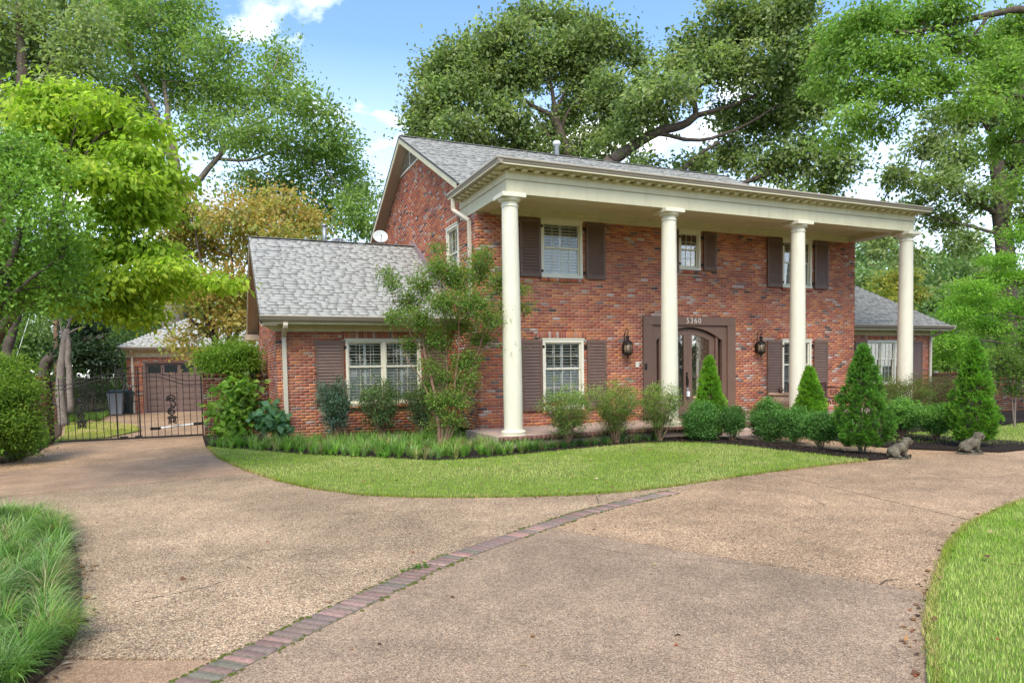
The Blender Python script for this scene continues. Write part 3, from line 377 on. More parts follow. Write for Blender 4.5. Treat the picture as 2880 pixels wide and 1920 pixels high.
# ---------------------------------------------------------------- ground, driveway, lawns, beds
xydrop([(-400, -200), (500, -200), (500, 700), (-400, 700)], -.6, -.40, 'ground', 'earth')
base = xydrop([(-16, -26), (26, -26), (26, 19.2), (-16, 19.2)], -.39, -.315, 'driveway_base', 'crack')
stripL = [(-6.35, -11.0), (-5.82, -10.58), (-5.61, -10.39), (-5.3, -10.13), (-5.05, -9.92), (-4.72, -9.65), (-4.38, -9.37), (-4.05, -9.08), (-3.64, -8.8), (-2.91, -8.39), (-2.45, -8.15), (-1.97, -7.88), (-1.35, -7.62), (-.6, -7.36), (-.1, -7.21)]
def offset(line, d):
    out = []
    for i, p in enumerate(line):
        a = Vector(line[max(i-1, 0)]); b = Vector(line[min(i+1, len(line)-1)]); t = (b-a).normalized(); out.append((p[0]+t.y*d, p[1]-t.x*d))
    return out
mid = offset(stripL, .11)
A0 = [(-16, -26), (-6.9, -26), (-6.9, -11.5)]+mid+[(1.2, -6.7), (1.2, 19), (-16, 19)]
B0 = [(-6.9, -26), (26, -26), (26, 19), (1.2, 19), (1.2, -6.7)]+mid[::-1]+[(-6.9, -11.5)]
def slab(poly, m, z=G): return xydrop(poly, -.31, z, 'driveway_slab', m)
agA = aggregate('pebble_concrete_coarse', (1.0, .97, .92), 100, .95, .55)
agB = aggregate('pebble_concrete_pink', (.84, .81, .80), 125, .7, .7)
agC = aggregate('pebble_concrete_warm', (.98, .90, .82), 92, .9, .62)
agE = aggregate('pebble_concrete_worn', (.98, .86, .78), 130, .5, .8)
agF = aggregate('pebble_concrete_far', (1.05, .93, .82), 90, .9, .65)
# A is cut by a cracked joint near the camera and by the worn band before the gate
n1_ = Vector((.5, 1)).normalized(); p1_ = (-5.95, -10.17)
slab(clip(A0, p1_, (-n1_.x, -n1_.y), .012), agE, G-.006)
A1 = clip(A0, p1_, n1_, .012)
nb = Vector((-.22, 1)).normalized(); pb1 = (-5.09, -2.62); pb2 = (-5.6, .5)
slab(clip(A1, pb1, (-nb.x, -nb.y), .006), agA)
A2 = clip(A1, pb1, nb, .006)
slab(clip(A2, pb2, (-nb.x, -nb.y), .006), agE)
slab(clip(A2, pb2, nb, .006), agF)
# B is cut by a saw line and a wide joint
nc = Vector((.9, .45)).normalized(); pc = (-1.81, -9.56)
slab(clip(B0, pc, (-nc.x, -nc.y), .004), agB)
B1 = clip(B0, pc, nc, .004)
nd = Vector((.93, -.16)).normalized(); pd = (2.05, -7.6)
slab(clip(B1, pd, (-nd.x, -nd.y), .012), agC)
B2 = clip(B1, pd, nd, .012)
slab(clip(B2, (5.1, -6.72), (0, -1), .008), agC); slab(clip(B2, (5.1, -6.72), (0, 1), .008), agF)

# brick ribbon across the drive: every brick its own object on a sandy bed
bed = MB()
Rr = offset(stripL, .225)
for i in range(len(stripL)-1):
    a, b, c, d = stripL[i], stripL[i+1], Rr[i+1], Rr[i]
    bed.add([(a[0], a[1], G+.003), (b[0], b[1], G+.003), (c[0], c[1], G+.003), (d[0], d[1], G+.003)], [(0, 3, 2, 1)])
ribbon = bed.build('brick_ribbon', 'joint', kind='structure')
ribcols = [(.27, .165, .135), (.23, .15, .12), (.30, .185, .15), (.21, .15, .125), (.25, .175, .14), (.18, .16, .115), (.33, .19, .15)]
def brick_variant(name, c, l, w, h, bev=.006):
    s = MB(); V = []; 
    for z, e in ((0, 0), (h-bev, 0), (h, bev)):
        V += [(-l/2+e+rnd.uniform(0, .004), -w/2+e+rnd.uniform(0, .003), z), (l/2-e-rnd.uniform(0, .004), -w/2+e, z), (l/2-e, w/2-e-rnd.uniform(0, .003), z), (-l/2+e, w/2-e, z+rnd.uniform(-.001, .0))]
    Fq = [(8, 9, 10, 11)]+[(i+k, i+(k+1) % 4, i+4+(k+1) % 4, i+4+k) for i in (0, 4) for k in range(4)]
    cc = np.array(V)*0+np.array(c)*rnd.uniform(.85, 1.15)
    return np_mesh(name, V, Fq, cc)
rv = [brick_variant('ribbon_brick', ribcols[i % 7], .205, .062, .05) for i in range(14)]
def along(line):
    s = [0]
    for i in range(1, len(line)): s.append(s[-1]+(Vector(line[i])-Vector(line[i-1])).length)
    return s
sc_ = offset(stripL, .1125); S_ = along(sc_); u = .05
while u < S_[-1]-.05:
    i = max(k for k in range(len(S_)) if S_[k] <= u); i = min(i, len(sc_)-2); t = (u-S_[i])/(S_[i+1]-S_[i])
    p = Vector(sc_[i]).lerp(Vector(sc_[i+1]), t); d = (Vector(sc_[i+1])-Vector(sc_[i])).normalized()
    me = rv[rnd.randrange(14)]; o = bpy.data.objects.new('brick', me); col.objects.link(o); o.parent = ribbon
    if not me.materials: me.materials.append(M['brick'])
    wob = rnd.uniform(-.035, .035)
    o.location = (p.x+rnd.uniform(-.008, .008), p.y+rnd.uniform(-.008, .008), G-.040+rnd.uniform(-.003, .002))
    o.rotation_euler = (rnd.uniform(-.006, .006), rnd.uniform(-.008, .008), math.atan2(d.y, d.x)+math.pi/2+wob+.12); u += .0775+rnd.uniform(-.004, .006)
# moss and grit along the ribbon edges
def crumbs(name, pts, m, label, cat, r0=.006, r1=.02, flat=.5):
    V = []; F = []
    for p in pts:
        r = rnd.uniform(r0, r1); n = len(V)
        V += [(p[0]+r*rnd.uniform(.6, 1.3)*math.cos(a), p[1]+r*rnd.uniform(.6, 1.3)*math.sin(a), p[2]) for a in (0, 1.05, 2.1, 3.14, 4.2, 5.2)]+[(p[0], p[1], p[2]+r*flat)]
        F += [(n+k, n+(k+1) % 6, n+6) for k in range(6)]
    return tag(link(name, np_mesh(name, V, F, None, 3), M[m]), label, cat, kind='stuff')
pts = []
for line, dens in ((stripL, 60), (Rr, 26)):
    S2 = along(line)
    for i in range(len(line)-1):
        L_ = S2[i+1]-S2[i]; thick = max(0, noise.noise(Vector((line[i][0]*2.3, line[i][1]*2.3, 1)))+.45)
        for _ in range(int(L_*dens*thick*2.4)):
            q = Vector(line[i]).lerp(Vector(line[i+1]), rnd.random()); pts.append((q.x+rnd.gauss(0, .014), q.y+rnd.gauss(0, .014), G+.003))
crumbs('moss', pts, 'moss', 'green moss growing along the edges of the brick ribbon', 'moss', .006, .022, .45)

# hairline cracks: thin ragged grooves filled with dirt, lying just on the slabs
def crack(pts, w=.006):
    mb = MB(); P = []
    for i in range(len(pts)-1):
        a, b = Vector(pts[i]), Vector(pts[i+1]); m = max(2, int((b-a).length/.06))
        for k in range(m): q = a.lerp(b, k/m); P.append(q+Vector((rnd.gauss(0, .009), rnd.gauss(0, .009))))
    P.append(Vector(pts[-1]))
    for i in range(len(P)-1):
        d = (P[i+1]-P[i]).normalized(); s_ = Vector((-d.y, d.x)); w0 = w*(.3+.7*abs(math.sin(i*1.7)))*.5; w1 = w*(.3+.7*abs(math.sin((i+1)*1.7)))*.5; z = G+.0035
        mb.add([(*(P[i]+s_*w0), z), (*(P[i]-s_*w0), z), (*(P[i+1]-s_*w1), z), (*(P[i+1]+s_*w1), z)], [(0, 1, 2, 3)])
    mb.build('driveway_crack', 'crack', kind='structure')
for c_, w_ in (([(-5.7, -8.2), (-5.2, -7.9), (-4.9, -7.95)], .007), ([(-6.2, -9.0), (-5.75, -8.9), (-5.5, -8.75)], .009), ([(-1.35, -7.55), (-1.1, -7.1), (-.9, -7.0)], .01), ([(.9, -8.9), (1.2, -8.4), (1.25, -7.8), (1.0, -7.3)], .007),
                ([(-4.9, -6.4), (-3.6, -6.75)], .006), ([(-2.6, -8.9), (-2.2, -9.6), (-1.2, -10.6)], .005), ([(-8.6, -3.3), (-7.2, -2.9), (-6.1, -2.95)], .012), ([(3.2, -8.0), (4.6, -8.6), (6.0, -8.4)], .009), ([(-6.3, -5.8), (-5.6, -5.2), (-4.8, -4.9)], .006)): crack(c_, w_)
# lawns, beds
lawn_out = [(-5.75, 2.2), (-5.56, 0.04), (-5.15, -2.08), (-4.71, -3.72), (-4.32, -4.71), (-3.81, -5.52), (-3.23, -6.04), (-2.58, -6.4), (-1.96, -6.68), (-1.28, -6.92), (-0.64, -7.02), (0.23, -6.99), (1.04, -6.86), (2.11, -6.70), (3.18, -6.62), (4.5, -6.56)]
lawn_in = [(4.42, -5.82), (4.3, -4.89), (4.16, -3.81), (3.9, -3.07), (3.3, -2.5), (2.4, -2.45), (1.0, -2.62), (-0.21, -2.82), (-1.16, -2.95), (-1.95, -2.8), (-2.82, -1.76), (-3.96, -0.54), (-5.03, 1.15)]
front_lawn = lawn_out+lawn_in
xydrop(front_lawn, -.31, -.262, 'lawn', 'turf')
bedf = [(-5.8, 2.3), (-5.03, 1.15), (-3.96, -0.54), (-2.82, -1.76), (-1.95, -2.8), (-1.16, -2.95), (-0.21, -2.82), (1.0, -2.62), (2.4, -2.45), (3.3, -2.5), (3.9, -3.07), (4.16, -3.81), (4.3, -4.89), (4.42, -5.82), (4.5, -6.56), (5.5, -6.62), (5.05, -5.6), (4.95, -3.6), (5.0, -2.6), (5.0, -1.7), (4.9, -.5), (0, .4), (0, 2.2), (-4.4, 2.2), (-4.4, 4.6), (-5.9, 4.9)]
xydrop(bedf, -.305, -.235, 'flower_bed', 'mulch')
bedr = [(6.3, -5.4), (6.5, -5.95), (6.95, -6.6), (7.35, -7.0), (8.3, -7.0), (9.2, -6.3), (8.8, -4.6), (8.9, -2.6), (12.3, -2.2), (12.3, -.2), (7.3, -.5), (7.2, -2.3), (6.6, -3.6)]
lawnr = [(7.0, -5.0), (7.8, -6.0), (8.8, -6.8), (11, -7.0), (26, -8), (26, -3.2), (13.5, -3.8), (11.5, -4.2), (9.4, -4.0), (8, -4.2)]
xydrop(bedr, -.305, -.24, 'flower_bed', 'mulch'); xydrop(lawnr, -.308, -.255, 'lawn', 'turf')
bedfar = [(9.0, -3.95), (11.5, -4.2), (13.5, -3.8), (26, -3.2), (26, 4), (12.2, 4), (12.2, -2.1), (9.0, -2.5)]
xydrop(bedfar, -.3, -.225, 'flower_bed', 'mulch')
lawnR = [(12.5, -12.0), (3.04, -9.78), (2.22, -9.98), (1.31, -10.25), (0.5, -10.61), (-0.3, -11.06), (-0.99, -11.47), (-1.62, -11.88), (-2.23, -12.31), (-2.9, -12.9), (-3.4, -14.5), (-3, -26), (25, -26), (25, -13)]
xydrop(lawnR, -.31, -.262, 'lawn', 'turf')
bedl = [(-16, -26), (-7.2, -26), (-6.9, -12), (-6.6, -10.6), (-6.42, -10.0), (-6.42, -9.4), (-6.58, -8.34), (-6.82, -7.02), (-7.1, -5.95), (-7.5, -5.3), (-7.85, -4.9), (-8.4, -4.3), (-9.4, -2.6), (-9.9, -1.2), (-16, -.9)]
xydrop(bedl, -.31, -.245, 'flower_bed', 'soil')
bedl2 = [(-16, 19), (-16, .6), (-9.55, .9), (-9.2, 1.6), (-9.15, 2.9), (-9.3, 5.0), (-9.6, 8), (-10.5, 13.5), (-10.2, 17.5), (-9.2, 19)]
xydrop(bedl2, -.31, -.24, 'flower_bed', 'soil')
lawnb = [(-9.3, 5.6), (-8.2, 6.2), (-7.6, 8.2), (-8.0, 10.6), (-9.2, 13.2), (-10.4, 13.4), (-9.5, 8)]
xydrop(lawnb, -.305, -.25, 'lawn', 'turf')
lawnb2 = [(-4.4, 8.7), (-5.2, 9.2), (-5.9, 11.5), (-5.4, 14.8), (-3.8, 15.8)]
xydrop(lawnb2, -.305, -.25, 'lawn', 'turf')

# ---------------------------------------------------------------- brickwork
C_ = .0677; BH = .0575; BL = .193
pal = [(.46, .145, .075), (.49, .17, .08), (.43, .135, .073), (.54, .20, .085), (.38, .13, .078), (.46, .17, .095), (.50, .21, .105), (.34, .12, .075), (.57, .24, .095), (.44, .18, .105)]
rare = [(.52, .42, .34), (.46, .36, .28), (.10, .075, .065), (.20, .15, .13), (.26, .19, .15), (.50, .28, .17), (.42, .31, .24), (.48, .33, .22)]
def bcol(warm=0, old=.13):
    c = rnd.choice(rare) if rnd.random() < old else rnd.choice(pal)
    k = rnd.uniform(.86, 1.14); c = [x*k for x in c]
    return (c[0]*(.97+.1*warm), c[1]*(.90+.02*warm), c[2]*(.96-.1*warm))
class Wall:
    """a brick wall face: origin O, horizontal unit u, outward unit n; z runs up. Bricks are real boxes proud of the mortar."""
    def __init__(s, O, u, n, L, z0, z1, opens=(), skip=(), top=None, off=0, old=.13):
        s.O, s.u, s.n = Vector(O), Vector(u).normalized(), Vector(n).normalized(); s.L, s.z0, s.z1 = L, z0, z1
        s.opens = list(opens); s.skip = list(skip); s.top = top; s.B = []; s.off = off; s.old = old
        rows = int((z1-z0)/C_)+1
        for r in range(rows):
            z = z0+r*C_; zc = z+BH/2+.005
            if zc+BH/2 > z1+.012: break
            lo, hi = off, L
            if top:
                t = top(zc+BH/2)
                if t is None: break
                lo, hi = max(lo, t[0]), min(hi, t[1])
            iv = [(lo, hi)]
            for (a, b, c, d) in s.opens+s.skip:
                if zc+BH/2 > c+.01 and zc-BH/2 < d-.01:
                    nv = []
                    for (p, q) in iv:
                        if b <= p or a >= q: nv.append((p, q)); continue
                        if a > p: nv.append((p, a))
                        if b < q: nv.append((b, q))
                    iv = nv
            sh = 0 if r % 2 else .5
            for p, q in iv:
                k = math.floor((p-off)/.203-sh)-1
                while True:
                    a = off+(k+sh)*.203; b = a+BL; k += 1
                    if a >= q: break
                    a2, b2 = max(a, p), min(b, q)
                    if b2-a2 < .035: continue
                    s.B.append(((a2+b2)/2, zc, (b2-a2)/2, BH/2))
    def soldier(s, a, b, c, d):
        n = max(1, int(round((b-a)/C_))); w = (b-a)/n
        for i in range(n): s.B.append((a+w*(i+.5), (c+d)/2, w/2-.005, (d-c)/2-.005))
    def pos(s, u, z, out=0): return s.O+s.u*u+s.n*out+Vector((0, 0, z-s.O.z))
    def arrays(s, B, depth=.03):
        n = len(B); A = np.array(B); O = np.array(s.O); uu = np.array(s.u); nn = np.array(s.n)
        jit = rng.uniform(-.002, .0015, n)
        Cc = O[None]+A[:, :1]*uu+(-depth+jit)[:, None]*nn; Cc[:, 2] = A[:, 1]+rng.uniform(-.0012, .0012, n)
        return Cc, A[:, 2:3]*uu[None], np.stack([np.zeros(n), np.zeros(n), A[:, 3]], 1)*rng.uniform(.96, 1.02, (n, 1)), np.full((n, 1), depth)*nn[None]
    def build(s, T, indiv=0, ok=None, z_mid=0, warmf=None):
        # mortar body
        us = sorted({0, s.L}|{x for o in s.opens for x in o[:2]}); zs = sorted({s.z0, (s.zr if s.top else s.z1)}|{x for o in s.opens for x in o[2:]})
        mb = MB(); th = .16; inset = .005
        o1 = s.u*1; 
        for i in range(len(us)-1):
            for j in range(len(zs)-1):
                cu, cz = (us[i]+us[i+1])/2, (zs[j]+zs[j+1])/2
                if any(o[0] < cu < o[1] and o[2] < cz < o[3] for o in s.opens): continue
                a, b = max(us[i], .02), min(us[i+1], s.L-.02)
                c = s.pos((a+b)/2, cz, -inset-th/2); mb.obox(c, s.u*(b-a)/2, s.n*th/2, Vector((0, 0, (zs[j+1]-zs[j])/2)))
        if s.top:
            poly = s.gpoly; poly = [(min(max(p, .02), s.L-.02), q) for p, q in poly]; mb.prism([s.pos(u_, z_, -inset) for u_, z_ in poly], (0, 0, 0), -s.n*th)
        wall = T.part(mb, 'wall', 'mortar')
        B = s.B; rest = B; chosen = []
        if indiv:
            key = lambda b: (s.pos(b[0], b[1])-CAM).length
            cand = [b for b in B if b[2] > .09 and abs(b[3]-BH/2) < 1e-6 and (ok is None or ok(b[0], b[1]))]
            cand.sort(key=key); chosen = cand[:indiv]; cs = set(map(id, chosen)); rest = [b for b in B if id(b) not in cs]
        Cc, U, W, D = s.arrays(rest)
        V, F = boxes_np(Cc, U, W, D, back=False)
        cols = np.repeat(np.array([bcol(warmf(b) if warmf else 0, s.old) for b in rest]), 8, 0)
        if np.dot(np.cross(s.u, (0, 0, 1)), s.n) < 0: F = F[:, ::-1]
        o = link('bricks', np_mesh('bricks', V, F, cols), M['brick'], wall); o['kind'] = 'stuff'
        if chosen:
            vr = []
            for i in range(40):
                V, F = boxes_np([(0, 0, 0)], [s.u*BL/2], [(0, 0, BH/2)], [s.n*.03], back=False)
                if np.dot(np.cross(s.u, (0, 0, 1)), s.n) < 0: F = F[:, ::-1]
                me = np_mesh('brick', V, F, np.array([bcol(0, s.old)]*8)); me.materials.append(M['brick']); vr.append(me)
            for b in chosen:
                o = bpy.data.objects.new('brick', vr[rnd.randrange(40)]); col.objects.link(o); o.parent = wall
                o.location = s.pos(b[0], b[1], -.03+rnd.uniform(-.0025, .0025))
        return wall
# ---------------------------------------------------------------- the house
T = Thing('brick_house', (0, 0, 0), 'two-storey red brick house with four cream columns and a portico, one-storey wings either side', 'house')
H = T.e
# openings on the main front (u = X): trim rectangles
WINS = [(1.63, 2.75, 3.53, 4.90, 'L'), (5.62, 6.32, 3.88, 4.90, 'S'), (9.18, 10.30, 3.53, 4.90, 'L'), (1.63, 2.75, .36, 2.06, 'L'), (9.18, 10.30, .36, 2.06, 'L')]
DOOR = (4.48, 7.46, .0, 2.66)
def op(w): return (w[0]+.02, w[1]-.02, w[2]+.02, w[3]-.02)
sk = [(w[0]-.1, w[1]+.1, w[3], w[3]+.2) for w in WINS[3:]]+[(w[0]-.02, w[1]+.02, w[2]-.1, w[2]) for w in WINS]
SH = []
for w in WINS:
    ww = .54 if w[4] == 'L' else .42
    SH += [(w[0]-.02-ww, w[0]-.02, w[2]+.0, w[3]-.02), (w[1]+.09, w[1]+.09+ww, w[2]+.0, w[3]-.02)]
f = Wall((0, 0, 0), (1, 0, 0), (0, -1, 0), 12.07, -.05, 5.0, [op(w) for w in WINS]+[(4.5, 7.44, -.05, 2.64)], sk)
for w in WINS[3:]: f.soldier(w[0]-.1, w[1]+.1, w[3], w[3]+.2)
def visible(u, z):
    if any(a-.1 < u < b+.1 and c-.05 < z < d+.05 for a, b, c, d in SH): return False
    if z < 1.2 and u > 1.0: return False
    return u > .02
f.build(T, 300, visible)
# left side wall with the gable
SLOPE = .507; EZ = 5.49; RZ = 8.10; DEPTH = 10.62
def gtop(z):
    if z < EZ: return (0, DEPTH)
    d = (z-EZ)/((RZ-EZ)/(DEPTH/2)); return (d, DEPTH-d) if d < DEPTH/2-.05 else None
g = Wall((0, 0, 0), (0, 1, 0), (-1, 0, 0), DEPTH, -.05, 7.56, [(1.18, 2.06, 3.55, 4.92)], [(1.08, 2.16, 4.92, 5.12)], top=gtop, off=.055, old=.2)
g.gpoly = [(0, EZ), (DEPTH, EZ), (DEPTH/2+.15, RZ-.05), (DEPTH/2-.15, RZ-.05)]; g.zr = EZ
g.soldier(1.08, 2.16, 4.92, 5.12)
g.build(T)
rw_ = Wall((12.07, DEPTH, 0), (0, -1, 0), (1, 0, 0), DEPTH, -.05, 5.3, [], [], off=0); rw_.build(T)
mb = MB(); mb.prism([(11.7, 0.1, 5.1), (11.7, DEPTH, 5.1), (11.7, DEPTH/2, RZ-.05)], (0, 0, 0), (-.15, 0, 0)); T.part(mb, 'wall', 'mortar')
mb = MB(); mb.box(.1, 12.0, DEPTH-.16, DEPTH, -.1, 5.4); T.part(mb, 'wall', 'mortar')
# wings
WL, WY, WZ = 4.23, 1.97, 2.36
WD = 6.57
LW = [(-2.66, -.80, .56, 2.14)]
fl = Wall((-WL, WY, 0), (1, 0, 0), (0, -1, 0), WL-.0, -.32, WZ, [(-2.64+WL, -.82+WL, .58, 2.12)], [(-2.74+WL, -.72+WL, 2.14, 2.34), (-2.68+WL, -.78+WL, .47, .56)], old=.1)
fl.soldier(-2.74+WL, -.72+WL, 2.14, 2.34); fl.build(T)
WSL = .63; WR = 4.92
def gl(z):
    if z < 2.55: return (0, WD)
    d = (z-2.55)/((WR-2.55)/(WD/2)); return (d, WD-d) if d < WD/2-.05 else None
gw = Wall((-WL, WY, 0), (0, 1, 0), (-1, 0, 0), WD, -.32, WR-.03, [], [], top=gl, off=.055, old=.22); gw.gpoly = [(0, 2.55), (WD, 2.55), (WD/2+.1, WR-.03), (WD/2-.1, WR-.03)]; gw.zr = 2.55
gw.build(T)
RX0, RX1 = 12.07, 18.26
fr = Wall((RX0, WY, 0), (1, 0, 0), (0, -1, 0), RX1-RX0, -.32, WZ, [(15.07-RX0, 17.13-RX0, .62, 2.1)], [(14.95-RX0, 17.25-RX0, 2.1, 2.3), (15.0-RX0, 17.2-RX0, .52, .62)])
fr.soldier(14.95-RX0, 17.25-RX0, 2.1, 2.3); fr.build(T)
mb = MB(); mb.box(RX1-.16, RX1-.009, WY+.01, WY+WD, -.32, 2.5); mb.box(RX0, RX1-.16, WY+WD-.16, WY+WD, -.32, 2.5); mb.box(-WL+.17, -.02, WY+WD-.16, WY+WD, -.32, 2.6); T.part(mb, 'wall', 'mortar')
# brick sills under the windows
def sill_bricks(x0, x1, y, ztop):
    n = int((x1-x0)/.075); C = [(x0+(x1-x0)*(i+.5)/n, y-.005, ztop-.045) for i in range(n)]
    V, F = boxes_np(C, [((x1-x0)/n/2-.005, 0, 0)]*n, [(0, .035, .012)]*n, [(0, -.014, .04)]*n); cols = np.repeat(np.array([bcol() for _ in C]), 8, 0)
    o = link('brick_sill', np_mesh('brick_sill', V, F, cols), M['brick'], H); o['kind'] = 'stuff'
for w in WINS: sill_bricks(w[0]-.02, w[1]+.02, -.02, w[2]-.005)
sill_bricks(-2.68, -.78, WY-.02, .555); sill_bricks(15.0, 17.2, WY-.02, .615)

# ---- windows
def window(x0, x1, y, z0, z1, units=1, cols=4, rows=2, louver=True, facing=(0, -1), curtain=False, tr=.055):
    """double-hung window; everything is built with u along X, then turned if it faces sideways"""
    W_ = x1-x0
    def P(mb):
        if facing == (0, -1): return mb
        mb.v = [(-(-(p[1]-y))+0, 0, 0) if False else (fx+(p[1]-y), fy-(p[0]-x0), p[2]) for p in mb.v]; return mb
    if facing != (0, -1): fx, fy = facing[2], facing[3]
    fr_ = MB()
    fr_.box(x0-.0, x1+.0, y-.035, y+.07, z1-tr, z1); fr_.box(x0, x1, y-.045, y+.09, z0, z0+tr*.9)
    fr_.box(x0, x0+tr, y-.03, y+.07, z0+tr*.9, z1-tr); fr_.box(x1-tr, x1, y-.03, y+.07, z0+tr*.9, z1-tr)
    fr_.box(x0-.02, x1+.02, y-.05, y-.002, z1+.002, z1+.03)
    uw = (W_-2*tr-(units-1)*.075)/units
    for i in range(units-1): a = x0+tr+(i+1)*uw+i*.075; fr_.box(a, a+.075, y-.026, y+.07, z0+tr*.9, z1-tr)
    win = T.part(P(fr_), 'window', 'sash')
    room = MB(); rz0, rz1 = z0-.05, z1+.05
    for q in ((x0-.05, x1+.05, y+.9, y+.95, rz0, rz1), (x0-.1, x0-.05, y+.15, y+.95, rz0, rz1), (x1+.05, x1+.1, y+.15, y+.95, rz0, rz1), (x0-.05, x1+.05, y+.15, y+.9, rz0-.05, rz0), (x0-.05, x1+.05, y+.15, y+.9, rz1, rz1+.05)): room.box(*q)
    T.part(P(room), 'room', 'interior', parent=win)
    zm = z0+(z1-z0)*.585 if rows == 2 else (z0+z1)/2
    if z1-z0 < 1.45: zm = z0+(z1-z0)*.52
    for i in range(units):
        a = x0+tr+i*(uw+.075); b = a+uw
        for (c, d, yy, lower) in ((zm-.015, z1-tr, y+.012, 0), (z0+tr*.9, zm+.02, y+.035, 1)):
            s_ = MB(); e = .035
            s_.box(a, a+e, yy, yy+.028, c, d); s_.box(b-e, b, yy, yy+.028, c, d); s_.box(a+e, b-e, yy, yy+.028, d-e, d); s_.box(a+e, b-e, yy, yy+.028, c, c+e*(1.5 if lower else 1))
            T.part(P(s_), 'sash', 'sash', parent=win)
            gmb = MB(); gmb.box(a+e, b-e, yy+.012, yy+.016, c+e, d-e); T.part(P(gmb), 'pane', 'glass', parent=win)
            m_ = MB()
            for k in range(1, cols): xx = a+e+(b-a-2*e)*k/cols; m_.box(xx-.0035, xx+.0035, yy+.005, yy+.022, c+e, d-e)
            for k in range(1, rows): zz = c+e+(d-c-2*e)*k/rows; m_.box(a+e, b-e, yy+.006, yy+.021, zz-.0035, zz+.0035)
            T.part(P(m_), 'glazing_bar', 'sash', parent=win)
        if louver:
            lo = MB(); yl = y+.092
            for (p, q) in ((a, (a+b)/2), ((a+b)/2, b)):
                for c, d in ((z0+tr, zm), (zm, z1-tr)):
                    lo.box(p, p+.03, yl-.014, yl+.014, c, d); lo.box(q-.03, q, yl-.014, yl+.014, c, d); lo.box(p+.03, q-.03, yl-.014, yl+.014, c, c+.045); lo.box(p+.03, q-.03, yl-.014, yl+.014, d-.045, d)
                    n = int((d-c-.09)/.066); tilt = .42 if c >= zm-.01 else 1.12
                    for k in range(n):
                        z = c+.045+(k+.5)*(d-c-.09)/n; lo.obox(((p+q)/2, yl, z), ((q-p)/2-.031, 0, 0), (0, .029*math.cos(tilt), -.029*math.sin(tilt)), (0, .0035*math.sin(tilt), .0035*math.cos(tilt)))
                    lo.box((p+q)/2-.006, (p+q)/2+.006, yl-.04, yl-.03, c+.05, d-.05)
            T.part(P(lo), 'louver_blind', 'white', parent=win, kind='stuff')
        if curtain:
            cu = MB(); n = 44
            for side in (0, 1):
                p0, p1 = (a, a+(b-a)*.47) if side == 0 else (b-(b-a)*.47, b)
                vs = []
                for k in range(n): xx = p0+(p1-p0)*k/(n-1); yy = y+.16+.02*math.sin(k*1.1+side); vs += [(xx, yy, z0+.02), (xx, yy, z1)]
                base_ = len(cu.v); cu.add(vs, [(2*k, 2*k+2, 2*k+3, 2*k+1) for k in range(n-1)])
            T.part(P(cu), 'curtain', 'curtain', parent=win, smooth=True)
    return win
for w in WINS: 
    if w[4] == 'S': window(w[0], w[1], 0, w[2], w[3], 1, 3, 2, louver=False, tr=.07)
    else: window(w[0], w[1], 0, w[2], w[3], 1, 4, 2, tr=.07)
window(-2.66, -.80, WY, .56, 2.14, 2, 3, 2)
window(15.05, 17.15, WY, .6, 2.12, 3, 3, 2, louver=False, curtain=True)
# the side window faces -X: map local x->-Y, local y->+X
window(0, .90, 0, 3.54, 4.93, 1, 3, 2, louver=True, facing=(-1, 0, 0, 2.07), tr=.06)

# ---- louvred shutters with individual slats
slat_cache = {}
def shutter(x0, x1, y, z0, z1, hook=0, tilt=0):
    s_ = MB(); e = .062; ya, yb = y-.062, y-.022
    s_.box(x0, x0+e, ya, yb, z0, z1); s_.box(x1-e, x1, ya, yb, z0, z1); s_.box(x0+e, x1-e, ya+.002, yb, z1-.085, z1); s_.box(x0+e, x1-e, ya+.002, yb, z0, z0+.1)
    s_.box(x0+e, x1-e, yb-.006, yb-.001, z0+.1, z1-.085)
    sh = T.part(s_, 'shutter', 'shutter', bevel=.004)
    n = int(round((z1-z0-.185)/.074)); h = (z1-z0-.185)/n; key = (round(x1-x0, 3), round(h, 4))
    if key not in slat_cache:
        q = MB(); q.obox((0, 0, 0), ((x1-x0)/2-e-.001, 0, 0), (0, -.012, -h*.50), (0, .006, -.0015)); me = bpy.data.meshes.new('slat'); me.from_pydata(q.v, [], q.f); me.materials.append(M['shutter']); slat_cache[key] = me
    for k in range(n):
        o = bpy.data.objects.new('slat', slat_cache[key]); col.objects.link(o); o.parent = sh; o.location = ((x0+x1)/2, y-.046, z0+.1+(k+.5)*h)
    if hook:
        hk = MB(); xx = x1+.01 if hook > 0 else x0-.01; hk.tube([(xx-hook*.05, ya-.004, (z0+z1)/2-.02), (xx+hook*.0, ya-.012, (z0+z1)/2-.01), (xx+hook*.06, ya-.03, (z0+z1)/2+.04)], .007, 5); T.part(hk, 'shutter_hook', 'iron', parent=sh)
    hg = MB()
    for zz in (z0+.15, z1-.15): xx = x0 if hook > 0 else x1; hg.box(min(xx, xx-hook*.07), max(xx, xx-hook*.07), y-.045, y-.012, zz-.03, zz+.03)
    T.part(hg, 'hinges', 'iron', parent=sh, kind='stuff')
for i, (a, b, c, d) in enumerate(SH): shutter(a, b, 0, c, d, hook=-1 if i % 2 == 0 else 1)
shutter(-3.37, -2.71, WY, .6, 2.11, -1); shutter(-.75, -.11, WY, .6, 2.11, 1)
shutter(14.42, 15.0, WY, .62, 2.1, -1); shutter(17.22, 17.83, WY, .62, 2.1, 1)

